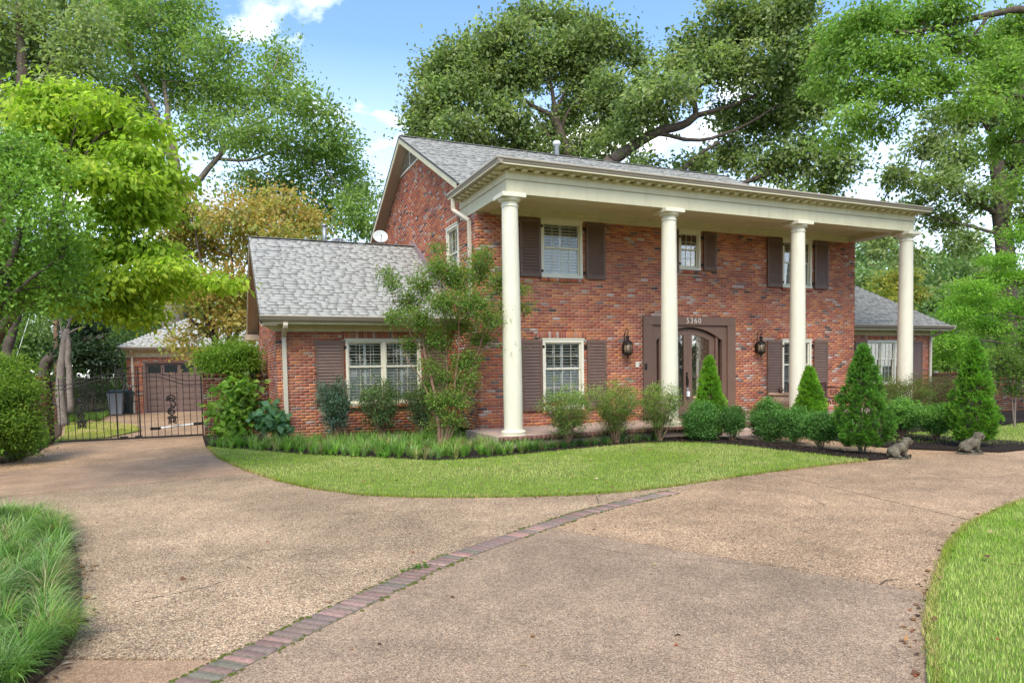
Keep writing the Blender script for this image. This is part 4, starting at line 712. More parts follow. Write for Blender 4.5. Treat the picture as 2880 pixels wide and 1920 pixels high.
# ---- front door set in an arched brown surround
def arch(x, xc=5.97, half=1.30, zc=2.385, rise=.50): return zc-rise*((x-xc)/half)**2
sr = MB(); x0, x1, zt = DOOR[0], DOOR[1], DOOR[3]
sr.box(x0, x0+.27, -.075, .10, .0, zt-.22); sr.box(x1-.27, x1, -.075, .10, .0, zt-.22); sr.box(x0, x1, -.075, .10, zt-.22, zt)
dr = T.part(sr, 'door_surround', 'door', bevel=.006)
n = 48; xs = [x0+.27+(x1-x0-.54)*k/n for k in range(n+1)]; pb = MB()
for k in range(n):            # board above the arch
    a, b = xs[k], xs[k+1]; za = arch(a) if 4.88 < a < 7.06 else .0; zb = arch(b) if 4.88 < b < 7.06 else .0
    if za == 0 or zb == 0: za = zb = .06
    pb.prism([(a, -.02, za), (b, -.02, zb), (b, -.02, zt-.22), (a, -.02, zt-.22)], (0, 0, 0), (0, .10, 0))
T.part(pb, 'arch_board', 'door', parent=dr)
jb = MB()
for xa, xb in ((4.98+.03, 5.09), (6.85, 6.93)):
    k_ = 6
    for i in range(k_):
        a = xa+(xb-xa)*i/k_; b = xa+(xb-xa)*(i+1)/k_; jb.prism([(a, .02, .06), (b, .02, .06), (b, .02, arch(b)), (a, .02, arch(a))], (0, 0, 0), (0, .1, 0))
T.part(jb, 'door_post', 'door', parent=dr)
bk = MB(); bk.box(4.80, 7.15, .20, .24, 0, 2.45); T.part(bk, 'side_panel', 'door', parent=dr)
th = MB(); th.box(4.75, 7.2, -.12, .2, 0.0, .06); T.part(th, 'threshold', 'bronze', parent=dr)
for side in (-1, 1):
    s_ = MB(); xa, xb = (5.095, 5.967) if side < 0 else (5.973, 6.845)
    ga, gb = (xa+.17, xb-.13) if side < 0 else (xa+.13, xb-.17); da = lambda x: arch(x)-.035; ga2 = lambda x: arch(x)-.19
    y0_, y1_ = .07, .13; K = 20
    def strip(a, b, lo, hi):
        for i in range(K):
            p = a+(b-a)*i/K; q = a+(b-a)*(i+1)/K; s_.prism([(p, y0_, lo(p)), (q, y0_, lo(q)), (q, y0_, hi(q)), (p, y0_, hi(p))], (0, 0, 0), (0, y1_-y0_, 0))
    strip(xa, ga, lambda x: .07, da); strip(gb, xb, lambda x: .07, da); strip(ga, gb, ga2, da); s_.box(ga, gb, y0_, y1_, .07, .31)
    d_ = T.part(s_, 'door', 'door', label='brown glazed door leaf with iron scrollwork')
    g_ = MB()
    for i in range(K):
        p = ga+(gb-ga)*i/K; q = ga+(gb-ga)*(i+1)/K; g_.prism([(p, .104, .31), (q, .104, .31), (q, .104, ga2(q)), (p, .104, ga2(p))], (0, 0, 0), (0, .006, 0))
    T.part(g_, 'pane', 'glass', parent=d_)
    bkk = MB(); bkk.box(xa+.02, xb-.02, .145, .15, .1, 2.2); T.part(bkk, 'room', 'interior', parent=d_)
    ir = MB(); r_ = .008; yy = .09
    cx = (ga+gb)/2; hw = (gb-ga)/2
    bar_z = lambda x: ga2(x)-.13
    ir.tube([(ga+(gb-ga)*i/10, yy, bar_z(ga+(gb-ga)*i/10)) for i in range(11)], r_, 5)
    for k in range(1, 5): xx = ga+(gb-ga)*k/5; ir.tube([(xx, yy, bar_z(xx)), (xx, yy, ga2(xx))], r_*.8, 5)
    for k in (1, 2, 3): xx = ga+(gb-ga)*k/4; ir.tube([(xx, yy, .31), (xx, yy, 1.5)], r_*.8, 5)
    def spiral(cx_, cz_, r0, a0, turns, sgn): return [(cx_+sgn*r0*(1-t*.78)*math.cos(a0+turns*2*math.pi*t), yy, cz_+r0*(1-t*.78)*math.sin(a0+turns*2*math.pi*t)) for t in [i/22 for i in range(23)]]
    for sg in (-1, 1):
        for (cz_, rr, a0) in ((1.62, hw*.42, -1.2), (1.80, hw*.28, 1.6), (.55, hw*.4, 1.2), (1.05, hw*.25, -1.2)):
            ir.tube(spiral(cx+sg*hw*.45, cz_, rr, a0, 1.4, sg), r_*.85, 5, caps=False)
    T.part(ir, 'iron_scroll', 'bronze', parent=d_)
    if side < 0:
        hd = MB(); hd.box(5.90, 5.95, .045, .07, .86, 1.12); hd.lathe([(.018, 0), (.018, .02)], (5.925, .04, 1.16), 10); hd.tube([(5.925, .05, 1.06), (5.925, .0, 1.02), (5.925, -.005, .92), (5.925, .03, .80)], .011, 6); hd.box(5.905, 5.945, .05, .07, 1.14, 1.2); T.part(hd, 'handle', 'iron', parent=d_)
kb = Thing('lock_box', (5.925, 0, .65), 'small white estate lock box hanging from the front door handle', 'lock box')
q = MB(); q.box(5.885, 5.965, -.02, .035, .56, .70); kbb = kb.part(q, 'case', 'white', bevel=.006)
q = MB(); q.tube([(5.905, .01, .70), (5.905, .01, .77), (5.925, .01, .80), (5.945, .01, .77), (5.945, .01, .70)], .006, 6); kb.part(q, 'shackle', 'silver')
bl = MB(); bl.box(4.50, 4.56, -.10, -.075, 1.30, 1.45); bl.lathe([(.016, 0), (.016, .004)], (4.53, -.102, 1.34), 10); T.part(bl, 'doorbell', 'black')
# house number: four separate numerals
xn = 5.80
for ch in '5360':
    cu = bpy.data.curves.new('numeral', 'FONT'); cu.body = ch; cu.size = .20; cu.extrude = .006; cu.offset = .003; to = bpy.data.objects.new('tmp', cu); col.objects.link(to)
    bpy.context.view_layer.update(); me = bpy.data.meshes.new_from_object(to.evaluated_get(bpy.context.evaluated_depsgraph_get())); bpy.data.objects.remove(to)
    me.materials.clear(); me.materials.append(M['numeral']); o = link('numeral', me, None, H); o.rotation_euler = (R(90), 0, 0); o.location = (xn, -.083, 2.49); o['label'] = 'pale numeral %s of the house number 5360' % ch; xn += .128
vn = MB(); vn.box(4.27, 4.37, -.02, -.0, 1.36, 1.50); T.part(vn, 'wall_plate', 'sash')
vn = MB(); vn.box(3.35, 3.62, -.012, -.0, .93, 1.0);

# ---- coach lanterns beside the door
def lantern(x, y, z):
    s_ = MB(); s_.box(x-.055, x+.055, y-.03, y, z+.02, z+.25); s_.tube([(x, y-.02, z+.20), (x, y-.03, z+.48), (x, y-.06, z+.58), (x, y-.13, z+.62), (x, y-.19, z+.585), (x, y-.2, z+.53), (x, y-.17, z+.50), (x, y-.14, z+.52)], .011, 6)
    s_.tube([(x, y-.16, z+.51), (x, y-.16, z+.44)], .008, 6)
    c = (x, y-.17, z); s_.lathe([(.02, .46), (.045, .44), (.045, .39), (.03, .385), (.03, .34), (.06, .33), (.135, .27), (.14, .255), (.12, .25)], c, 18)
    s_.lathe([(.135, -.0), (.14, .02), (.11, .03), (.11, .0), (.04, -.045), (.015, -.07), (.022, -.09), (.004, -.13)], c, 18)
    for k in range(8):
        a = 2*math.pi*k/8; s_.tube([(c[0]+.118*math.cos(a), c[1]+.118*math.sin(a), z+.02), (c[0]+.118*math.cos(a), c[1]+.118*math.sin(a), z+.255)], .006, 4)
    for k in range(4):
        a0 = 2*math.pi*k/4-.785; 
        for sg in (-1, 1): s_.tube([(c[0]+.122*math.cos(a0+sg*.785*(1-2*abs(t-.5))), c[1]+.122*math.sin(a0+sg*.785*(1-2*abs(t-.5))), z+.03+.22*t) for t in [i/8 for i in range(9)]], .005, 4)
    l_ = T.part(s_, 'lantern', 'iron', smooth=False)
    g_ = MB(); g_.lathe([(.105, .02), (.108, .14), (.105, .25)], c, 16); T.part(g_, 'lantern_glass', 'amber', smooth=True, parent=l_)
lantern(3.93, 0, 1.70); lantern(8.26, 0, 1.70)

# ---- portico: floor, columns, entablature, ceiling
pf = MB(); pf.box(-.35, 12.45, -1.98, -.01, -.34, 0); T.part(pf, 'porch_floor', 'porch')
nb_ = int(12.8/.105); Cc = [(-.35+12.8*(i+.5)/nb_, -1.99, -.052) for i in range(nb_)]
V, F = boxes_np(Cc, [(12.8/nb_/2-.005, 0, 0)]*nb_, [(0, .0, .05)]*nb_, [(0, -.045, 0)]*nb_); o = link('bricks', np_mesh('bricks', V, F[:, ::-1], np.repeat(np.array([[.20*k, .10*k, .08*k] for k in rng.uniform(.7, 1.2, nb_)]), 8, 0)), M['brick'], H); o['kind'] = 'stuff'
st = MB(); st.box(4.95, 8.2, -2.45, -2.04, -.32, -.12); st.box(4.8, 8.35, -2.85, -2.45, -.32, -.21); T.part(st, 'porch_step', 'porch', bevel=.008)
CX = [.10, 4.05, 7.99, 11.97]; DC = -1.71
for x in CX:
    s_ = MB(); prof = []; z0_, z1_ = .115, 4.66
    for i in range(25):
        t = i/24; r = .198-(.198-.166)*max(0, (t-.22)/.78)**1.25; prof.append((r, z0_+(z1_-z0_)*t))
    prof += [(.18, 4.665), (.184, 4.68), (.18, 4.695), (.166, 4.70), (.166, 4.755)]
    c_ = T.part(s_.lathe(prof, (x, DC, 0), 48), 'column', 'column', smooth=True)
    md = c_.modifiers.new('es', 'EDGE_SPLIT'); md.split_angle = R(40)
    b_ = MB(); b_.lathe([(.27, -.09), (.27, .025), (.262, .03)], (x, DC, 0), 48); b_.lathe([(.235, .03), (.256, .036), (.266, .055), (.262, .08), (.245, .093), (.222, .097), (.215, .112), (.2, .118)], (x, DC, 0), 48)
    o = T.part(b_, 'column_base', 'column', smooth=True, parent=c_); md = o.modifiers.new('es', 'EDGE_SPLIT'); md.split_angle = R(40)
    k_ = MB(); k_.lathe([(.168, 4.755), (.195, 4.765), (.222, 4.785), (.235, 4.81), (.236, 4.83)], (x, DC, 0), 48)
    o = T.part(k_, 'capital', 'column', smooth=True, parent=c_); md = o.modifiers.new('es', 'EDGE_SPLIT'); md.split_angle = R(40)
    ab = MB(); ab.box(x-.26, x+.26, DC-.26, DC+.26, 4.83, 4.918); T.part(ab, 'abacus', 'column', parent=c_, bevel=.006)
XE0, XE1, DE = -.02, 12.09, -1.84
BW = .36
en = MB()
en.box(XE0, XE1, DE, DE+BW, 4.92, 5.19)                                        # architrave front
en.box(XE0, XE0+BW, DE+BW, 1.0, 4.94, 5.19); en.box(XE1-BW, XE1, DE+BW, 1.0, 4.94, 5.19)
T.part(en, 'architrave', 'trim', bevel=.004)
fz = MB()
fz.box(XE0-.02, XE1+.02, DE-.02, DE+BW, 5.2, 5.385); fz.box(XE0-.02, XE0+BW, DE+BW, 1.0, 5.2, 5.385); fz.box(XE1-BW, XE1+.02, DE+BW, 1.0, 5.2, 5.385)
T.part(fz, 'frieze', 'trim', bevel=.004)
fz = MB(); fz.box(XE0-.008, XE1+.008, DE-.008, DE+BW, 5.19, 5.2); fz.box(XE0-.008, XE0+BW, DE+BW, 1.0, 5.19, 5.2); T.part(fz, 'frieze_groove', 'soffit')
ce = MB(); ce.box(XE0+BW, XE1-BW, DE+BW, -.0, 5.10, 5.14); ce.box(XE0+BW, XE1-BW, -.045, -.0, 4.92, 5.10); ce.box(XE0+BW, XE1-BW, -.11, -.045, 5.02, 5.10); T.part(ce, 'porch_ceiling', 'trim')
# soffit with blocks
so = MB(); so.box(XE0-.30, XE1+.30, DE-.30, 1.0, 5.405, 5.43); T.part(so, 'soffit', 'trim')
x = XE0+.08
while x < XE1: 
    q = MB(); q.box(x-.055, x+.055, DE-.17, DE-.021, 5.350, 5.404); T.part(q, 'cornice_block', 'trim', bevel=.004); x += .272
yy = DE+.2
while yy < .95:
    q = MB(); q.box(XE0-.20, XE0-.021, yy-.055, yy+.055, 5.350, 5.404); T.part(q, 'cornice_block', 'trim', bevel=.004); yy += .272
# ogee gutter
GP = [(0, 0), (.055, 0), (.075, .02), (.10, .055), (.105, .085), (.128, .10), (.128, .125), (.118, .125), (.118, .112), (0, .112)]
def gutter(a, b, out, z, name='gutter', lip=True, parent=None):
    """a,b: ends of the back line (x,y); out: outward unit (x,y)"""
    a, b, o_ = Vector((*a, z)), Vector((*b, z)), Vector((*out, 0)); mb = MB()
    mb.prism([a+o_*p+Vector((0, 0, q)) for p, q in GP], (0, 0, 0), b-a)
    g_ = T.part(mb, name, 'gutter')
    if lip: 
        l_ = MB(); l_.obox((a+b)/2+o_*.119+Vector((0, 0, .127)), (b-a)/2, o_*.011, (0, 0, .006)); T.part(l_, 'gutter_lip', 'lip', parent=g_)
    return g_
ZG = 5.40
gutter((XE0-.205-.10, DE-.215), (XE1+.305, DE-.215), (0, -1), ZG); gutter((XE0-.205, DE-.21-.12), (XE0-.205, 1.02), (-1, 0), ZG); gutter((XE1+.205, DE-.215), (XE1+.205, 1.02), (1, 0), ZG)
pr = MB(); pr.box(XE0-.21, XE1+.21, DE-.21, .3, 5.43, 5.50); T.part(pr, 'porch_roof', 'flash')

# ---- roofs of individual shingles
shcols = [(.345, .332, .292), (.352, .339, .298), (.338, .325, .286), (.358, .345, .303), (.348, .335, .295), (.332, .32, .281), (.363, .35, .308)]
def shingles(parent, O, u, v, nrm, length, bounds, dark=1.0, indiv=0, expo=.142):
    """courses running along u, climbing along v"""
    O, u, v, nrm = Vector(O), Vector(u).normalized(), Vector(v).normalized(), Vector(nrm).normalized(); Bs = []
    rows = max(1, round(length/expo)); expo = length/rows
    for r in range(rows):
        s0 = r*expo; lo, hi = bounds(s0); x = lo-rnd.uniform(0, .2)
        if hi-lo < .1: continue
        while x < hi:
            w = rnd.choice((.13, .17, .21, .25, .3, .34)); a, b = max(lo, x), min(hi, x+w); x += w
            if b-a > .02: Bs.append(((a+b)/2, s0+expo*.5, (b-a)/2, rnd.choice((0, 0, 0, .004, .009)), r))
    pos = lambda b: O+u*b[0]+v*b[1]+nrm*(.008+b[3])
    chosen = []; rest = Bs
    if indiv:
        cand = [b for b in Bs if b[2] > .08]; cand.sort(key=lambda b: (pos(b)-CAM).length); chosen = cand[:indiv]; cs = set(map(id, chosen)); rest = [b for b in Bs if id(b) not in cs]
    tilt = .05
    vv = (v*math.cos(tilt)-nrm*math.sin(tilt)); ww = (nrm*math.cos(tilt)+v*math.sin(tilt))
    Cc = np.array([pos(b) for b in rest]); U = np.array([u*b[2] for b in rest]); n_ = len(rest)
    V, F = boxes_np(Cc, U, np.repeat([vv*(expo*.5+.008)], n_, 0), np.array([ww*(.0045+b[3]*.4) for b in rest]), back=False)
    if u.cross(v).dot(nrm) < 0: F = F[:, ::-1]
    cc = np.repeat(pick(np.array(shcols)*dark, n_, .04, 0), 8, 0)
    # thin dark strips that paint the shade below the lower edge of raised tabs
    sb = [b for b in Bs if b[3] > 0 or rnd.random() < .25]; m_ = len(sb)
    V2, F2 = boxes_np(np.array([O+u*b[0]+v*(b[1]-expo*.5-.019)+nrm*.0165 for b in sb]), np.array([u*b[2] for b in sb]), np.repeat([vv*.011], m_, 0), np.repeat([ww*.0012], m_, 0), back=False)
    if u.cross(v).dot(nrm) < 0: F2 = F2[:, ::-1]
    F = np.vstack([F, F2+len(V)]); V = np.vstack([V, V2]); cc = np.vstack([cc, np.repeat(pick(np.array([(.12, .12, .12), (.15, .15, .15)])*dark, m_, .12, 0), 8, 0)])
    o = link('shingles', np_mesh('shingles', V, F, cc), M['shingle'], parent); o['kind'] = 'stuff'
    cache = {}
    for b in chosen:
        key = (round(b[2], 2), rnd.randrange(7))
        if key not in cache:
            V, F = boxes_np([(0, 0, 0)], [u*b[2]], [vv*(expo*.5+.008)], [ww*.0055], back=False); F = F if u.cross(v).dot(nrm) > 0 else F[:, ::-1]
            me = np_mesh('shingle', V, F, np.repeat(pick([np.array(shcols[key[1]])*dark], 1, .04, 0), 8, 0)); me.materials.append(M['shingle']); cache[key] = me
        o = bpy.data.objects.new('shingle', cache[key]); col.objects.link(o); o.parent = parent; o.location = pos(b)
def roofdeck(poly, t=.03, name='roof'):
    mb = MB(); P_ = [Vector(p) for p in poly]; n_ = (P_[1]-P_[0]).cross(P_[2]-P_[0]).normalized(); 
    if n_.z < 0: n_ = -n_
    mb.prism(P_, (0, 0, 0), -n_*t); return T.part(mb, name, 'felt'), n_
# main roof
ry, rz = 5.31, 8.24; ez0 = 5.53; x0r, x1r = -.35, 11.88
d1, n1v = roofdeck([(x0r, -.0, ez0), (x1r, -.0, ez0), (x1r, ry, rz), (x0r, ry, rz)])
vdir = Vector((0, ry, rz-ez0)); Lr = vdir.length
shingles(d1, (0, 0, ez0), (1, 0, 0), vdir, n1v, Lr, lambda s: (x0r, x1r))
roofdeck([(x0r, ry, rz), (x1r, ry, rz), (x1r, 2*ry+.3, ez0-.15), (x0r, 2*ry+.3, ez0-.15)])
cp = MB(); cp.obox(((x0r+x1r)/2, ry, rz+.006), ((x1r-x0r)/2, 0, 0), (0, .12, 0), (0, 0, .004)); T.part(cp, 'ridge_cap', mat('ridge_shingle', (.33, .325, .31), .95, nscale=60))
# rake boards and soffits of the left gable
def rake(x, y0, z0, y1, z1, w=.155, t=.035, wallx=0, nm='rake_board'):
    a, b = Vector((x, y0, z0)), Vector((x, y1, z1)); mb = MB()
    mb.prism([a+Vector((0, 0, -.035)), b+Vector((0, 0, -.035)), b+Vector((0, 0, -w-.035)), a+Vector((0, 0, -w-.035))], (0, 0, 0), (t, 0, 0)); rb = T.part(mb, nm, 'trim')
    mb = MB(); mb.prism([a+Vector((-.012, 0, .01)), b+Vector((-.012, 0, .01)), b+Vector((-.012, 0, -.036)), a+Vector((-.012, 0, -.036))], (0, 0, 0), (.02, 0, 0)); T.part(mb, 'drip_edge', 'dark', parent=rb)
    mb = MB(); off = Vector((0, 0, -w-.01)); mb.prism([a+off+Vector((t, 0, 0)), b+off+Vector((t, 0, 0)), b+off+Vector((wallx-x+.0, 0, 0)), a+off+Vector((wallx-x+.0, 0, 0))], (0, 0, 0), (0, 0, .015)); T.part(mb, 'rake_soffit', 'soffit', parent=rb)
rake(x0r, .32, ez0+.32*(rz-ez0)/ry, ry, rz); rake(x0r, 2*ry+.3, ez0-.15, ry, rz)
# gable louvre vent
vt = MB(); zt_, zb_ = 7.92, 7.44; hb = (8.02-zb_)/.5; n_ = 9
vt.prism([(-.03, ry-hb, zb_-.06), (-.03, ry+hb, zb_-.06), (-.03, ry+hb-.02, zb_), (-.03, ry-hb+.02, zb_)], (0, 0, 0), (.05, 0, 0)); vent = T.part(vt, 'gable_vent', 'sash')
vb = MB(); vb.prism([(-.002, ry-hb, zb_), (-.002, ry+hb, zb_), (-.002, ry, 8.02)], (0, 0, 0), (.004, 0, 0)); T.part(vb, 'vent_screen', 'black', parent=vent)
for k in range(n_):
    z = zb_+.05+k*.058; hw_ = max(.05, (8.02-z)/.5-.06); q = MB(); q.obox((-.02, ry, z), (0, hw_, 0), (.018, 0, .014), (.003, 0, -.004)); T.part(q, 'slat', 'sash', parent=vent)
q = MB(); q.box(-.045, -.03, ry-.02, ry+.02, zb_, 7.97); T.part(q, 'vent_bar', 'sash', parent=vent)
# wing roofs
wy0, wz0, wyr, wzr = 1.466, 2.62, 5.257, 5.05; wx0 = -4.58
d2, n2v = roofdeck([(wx0, wy0, wz0), (0, wy0, wz0), (0, wyr, wzr), (wx0, wyr, wzr)]); vd = Vector((0, wyr-wy0, wzr-wz0))
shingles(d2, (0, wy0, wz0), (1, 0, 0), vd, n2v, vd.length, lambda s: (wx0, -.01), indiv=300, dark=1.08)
roofdeck([(wx0, wyr, wzr), (0, wyr, wzr), (0, 2*wyr-wy0, wz0), (wx0, 2*wyr-wy0, wz0)])
cp = MB(); cp.obox(((wx0)/2, wyr, wzr+.006), ((-wx0)/2, 0, 0), (0, .12, 0), (0, 0, .004)); T.part(cp, 'ridge_cap', bpy.data.materials['ridge_shingle'])
rake(wx0, wy0, wz0, wyr, wzr, .17, .035, -WL); rake(wx0, 2*wyr-wy0, wz0, wyr, wzr, .17, .035, -WL)
fs = MB(); a = Vector((-.012, 2.2, 3.24)); b = Vector((-.012, wyr+.1, wzr+.04)); 
fs.prism([a+Vector((-.0, 0, -.1)), b+Vector((0, 0, -.05)), b+Vector((0, .05, .2)), a+Vector((0, 0, .24))], (0, 0, 0), (.02, 0, 0)); fs.prism([a+Vector((-.14, 0, -.125)), b+Vector((-.14, 0, -.03)), b+Vector((0, 0, -.03)), a+Vector((0, 0, -.125))], (0, 0, 0), (0, 0, .012)); T.part(fs, 'flashing', 'flash')
bf = MB(); bf.box(-WL-.0, 0, WY-.045, WY-.0, 2.335, 2.56); T.part(bf, 'frieze', 'trim')
bf = MB(); bf.box(wx0+.0, -.0, wy0+.03, WY-.045, 2.50, 2.53); bf.box(wx0, -.0, wy0+.0, wy0+.03, 2.47, 2.62); T.part(bf, 'soffit', 'trim')
gutter((wx0-.02, wy0+.0), (-.0, wy0+.0), (0, -1), 2.52)
cb = MB(); cb.prism([(-WL, WY-.045, 2.335), (-WL, WY-.045, 2.56), (wx0+.035, WY-.045, 2.5), (wx0+.035, WY+.3, 2.5), (-WL, WY+.3, 2.5)][:3], (0, 0, 0), (0, .3, 0)); T.part(cb, 'eave_return', 'trim')
cb = MB(); cb.box(wx0-.05, -WL-.01, 8.45, 9.12, 2.42, 2.60); T.part(cb, 'eave_return', 'soffit')
# right wing, hipped
rs = .735; hx = 18.7; ex0 = 12.07; rz2 = wz0+rs*(wyr-wy0)
d3, n3v = roofdeck([(ex0, wy0, wz0), (hx, wy0, wz0), (hx-(wyr-wy0), wyr, rz2), (ex0, wyr, rz2)]); vd = Vector((0, wyr-wy0, rz2-wz0)); kk = (wyr-wy0)/vd.length
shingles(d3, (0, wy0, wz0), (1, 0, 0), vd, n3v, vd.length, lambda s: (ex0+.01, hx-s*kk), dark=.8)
roofdeck([(hx, wy0, wz0), (hx, 2*wyr-wy0, wz0), (hx-(wyr-wy0), wyr, rz2)]); roofdeck([(ex0, wyr, rz2), (hx-(wyr-wy0), wyr, rz2), (hx, 2*wyr-wy0, wz0), (ex0, 2*wyr-wy0, wz0)])
bf = MB(); bf.box(RX0, RX1, WY-.045, WY, 2.325, 2.56); T.part(bf, 'frieze', 'trim')
bf = MB(); bf.box(RX0, hx, wy0+.03, WY-.045, 2.50, 2.53); bf.box(RX1, hx, WY-.045, WY+WD, 2.50, 2.53); bf.box(RX0, hx, wy0, wy0+.03, 2.47, 2.62); T.part(bf, 'soffit', 'trim')
gutter((RX0, wy0), (hx+.02, wy0), (0, -1), 2.52); gutter((hx, wy0-.1), (hx, wy0+7), (1, 0), 2.52)
# downspouts
def spout(pts, w=.075, d=.055):
    mb = MB()
    for a, b in zip(pts[:-1], pts[1:]): mb.bar(a, b, w, d, upv=(0, -1, 0) if abs(a[2]-b[2]) > .01 else (0, 0, 1))
    return T.part(mb, 'downspout', 'lip', bevel=.008)
spout([(-4.06, wy0-.05, 2.5), (-4.06, wy0-.05, 2.42), (-4.06, WY-.05, 2.22), (-4.06, WY-.05, -.2)], .1, .075)
spout([(18.36, wy0+.05, 2.48), (18.3, WY-.06, 2.28), (18.24, WY-.06, 2.15), (18.24, WY-.06, -.25)], .09, .07)
spout([(-.28, .75, 5.38), (-.28, .75, 5.12), (-.05, .30, 4.80), (-.05, .30, 2.9)], .085, .07)
# flue, vents
q = MB(); q.lathe([(.075, 0), (.075, .42), (.115, .43), (.125, .46), (.125, .52), (.10, .56), (.04, .57)], (4.97, 5.5, 8.22), 20); T.part(q, 'flue', 'pvc', smooth=True)
q = MB(); q.lathe([(.06, -.1), (.06, .55)], (-2.40, 6.4, 5.15), 14); q.lathe([(.075, .55), (.075, .62)], (-2.40, 6.4, 5.15), 14); T.part(q, 'vent_pipe', 'galv', smooth=True)
q = MB(); c = (-1.95, 6.6, 4.85)
for k in range(14):
    a = 2*math.pi*k/14; q.tube([(c[0]+r*math.cos(a+tw), c[1]+r*math.sin(a+tw), c[2]+z) for r, z, tw in ((.15, .2, 0), (.24, .34, .15), (.25, .44, .3), (.18, .52, .45), (.05, .56, .6))], .02, 4)
q.lathe([(.14, 0), (.14, .22)], c, 16); q.lathe([(.14, .2), (.2, .34), (.2, .44), (.12, .52)], c, 16); T.part(q, 'turbine_vent', 'galv')
# satellite dish on the wing ridge
D_ = Thing('satellite_dish', (-.95, 5.35, 5.05), 'pale grey satellite dish on a short mast at the ridge of the left wing roof', 'satellite dish')
q = MB(); ax = Vector((-.12, -.93, .34)).normalized(); a1 = ax.cross(Vector((0, 0, 1))).normalized(); a2 = a1.cross(ax); cc_ = Vector((-.97, 5.3, 5.30)); rr = .215; ring = 8; nn = 28
vs = [tuple(cc_-ax*.05)]; 
for i in range(1, ring+1):
    for k in range(nn): t = 2*math.pi*k/nn; r = rr*i/ring; vs.append(tuple(cc_+a1*r*math.cos(t)+a2*r*math.sin(t)*.93-ax*(.05*(1-(i/ring)**2))))
fs_ = [(0, 1+k, 1+(k+1) % nn) for k in range(nn)]+[(1+(i-1)*nn+k, 1+i*nn+k, 1+i*nn+(k+1) % nn, 1+(i-1)*nn+(k+1) % nn) for i in range(1, ring) for k in range(nn)]
q.add(vs, fs_); o = D_.part(q, 'reflector', 'dish', smooth=True); so_ = o.modifiers.new('thick', 'SOLIDIFY'); so_.thickness = .008
q = MB(); q.tube([tuple(cc_-ax*.06), (-.96, 5.4, 5.22), (-.95, 5.38, 5.03)], .018, 8); D_.part(q, 'mast', 'galv', smooth=True)
q = MB(); q.tube([tuple(cc_-a2*.2), tuple(cc_-a2*.10+ax*.2)], .01, 6); q.obox(cc_-a2*.06+ax*.22, a1*.02, a2*.035, ax*.03); D_.part(q, 'feed_arm', 'galv')
# ---------------------------------------------------------------- garage
House = T
T = Thing('garage', (-6, 18.6, G), 'detached red brick garage with a brown panelled door and grey hipped roof, beyond the gate', 'garage')
gx0, gx1, gy = -9.0, -2.95, 18.6
fgar = Wall((gx0, gy, 0), (1, 0, 0), (0, -1, 0), gx1-gx0, G, 2.3, [(.62, .62+4.72, G, 1.96)], [], old=.1); fgar.build(T)
sgar = Wall((gx0, gy, 0), (0, 1, 0), (-1, 0, 0), 5.2, G, 2.3, [], [], off=.055); sgar.build(T)
q = MB(); q.box(gx1-.16, gx1, gy+.01, gy+5.2, G, 2.3); q.box(gx0+.17, gx1, gy+5.04, gy+5.2, G, 2.3); T.part(q, 'wall', 'mortar')
q = MB(); q.box(gx0-.02, gx1+.02, gy-.04, gy-.0, 2.14, 2.46); T.part(q, 'frieze', 'trim')
gex0, gex1, gey, gez, gry, grz = -9.32, -2.63, 18.22, 2.55, 20.92, 3.98
def deck(poly): 
    mb = MB(); P_ = [Vector(p) for p in poly]; n_ = (P_[1]-P_[0]).cross(P_[2]-P_[0]).normalized(); n_ = n_ if n_.z > 0 else -n_
    mb.prism(P_, (0, 0, 0), -n_*.03); return T.part(mb, 'roof', 'felt'), n_
gd, gn = deck([(gex0, gey, gez), (gex1, gey, gez), (gex1-2.7, gry, grz), (gex0+2.7, gry, grz)]); vd = Vector((0, gry-gey, grz-gez)); kg = 2.7/vd.length
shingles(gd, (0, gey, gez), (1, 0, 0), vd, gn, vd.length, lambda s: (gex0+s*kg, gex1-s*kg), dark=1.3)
gd, gn = deck([(gex0, gey, gez), (gex0+2.7, gry, grz), (gex0, gey+5.4, gez)]); deck([(gex1, gey, gez), (gex1, gey+5.4, gez), (gex1-2.7, gry, grz)]); deck([(gex0, gey+5.4, gez), (gex0+2.7, gry, grz), (gex1-2.7, gry, grz), (gex1, gey+5.4, gez)])
q = MB(); q.box(gex0, gex1, gey+.02, gy-.04, 2.44, 2.47); q.box(gex0, gex1, gey, gey+.02, 2.41, 2.55); T.part(q, 'soffit', 'trim'); gutter((gex0, gey), (gex1, gey), (0, -1), 2.44)
spout([(-8.80, gey-.0, 2.42), (-8.78, gy-.05, 2.2), (-8.78, gy-.05, G+.02)], .09, .07)
dx0, dx1 = gx0+.62, gx0+.62+4.72
q = MB(); q.box(dx0, dx0+.09, gy-.0, gy+.14, G, 1.96); q.box(dx1-.09, dx1, gy, gy+.14, G, 1.96); q.box(dx0+.09, dx1-.09, gy, gy+.14, 1.88, 1.96); T.part(q, 'door_frame', 'garage')
q = MB(); q.box(dx0+.09, dx1-.09, gy+.09, gy+.12, G+.02, 1.88); gdoor = T.part(q, 'garage_door', 'garage')
nc_ = 7; cw = (dx1-dx0-.18)/nc_; rh = (1.88-G-.02)/4
for i in range(nc_):
    for j in range(4):
        a = dx0+.09+i*cw+.07; b = a+cw-.14; c = G+.02+j*rh+.07; d = c+rh-.14
        if j < 3:
            for (c2, d2) in ((c, (c+d)/2-.03), ((c+d)/2+.03, d)): q = MB(); q.box(a, b, gy+.072, gy+.089, c2, d2); T.part(q, 'panel', 'garage', bevel=.006, parent=gdoor)
        else: q = MB(); q.box(a, b, gy+.080, gy+.089, c+.06, d-.02); T.part(q, 'pane', 'carglass', parent=gdoor)
q = MB()
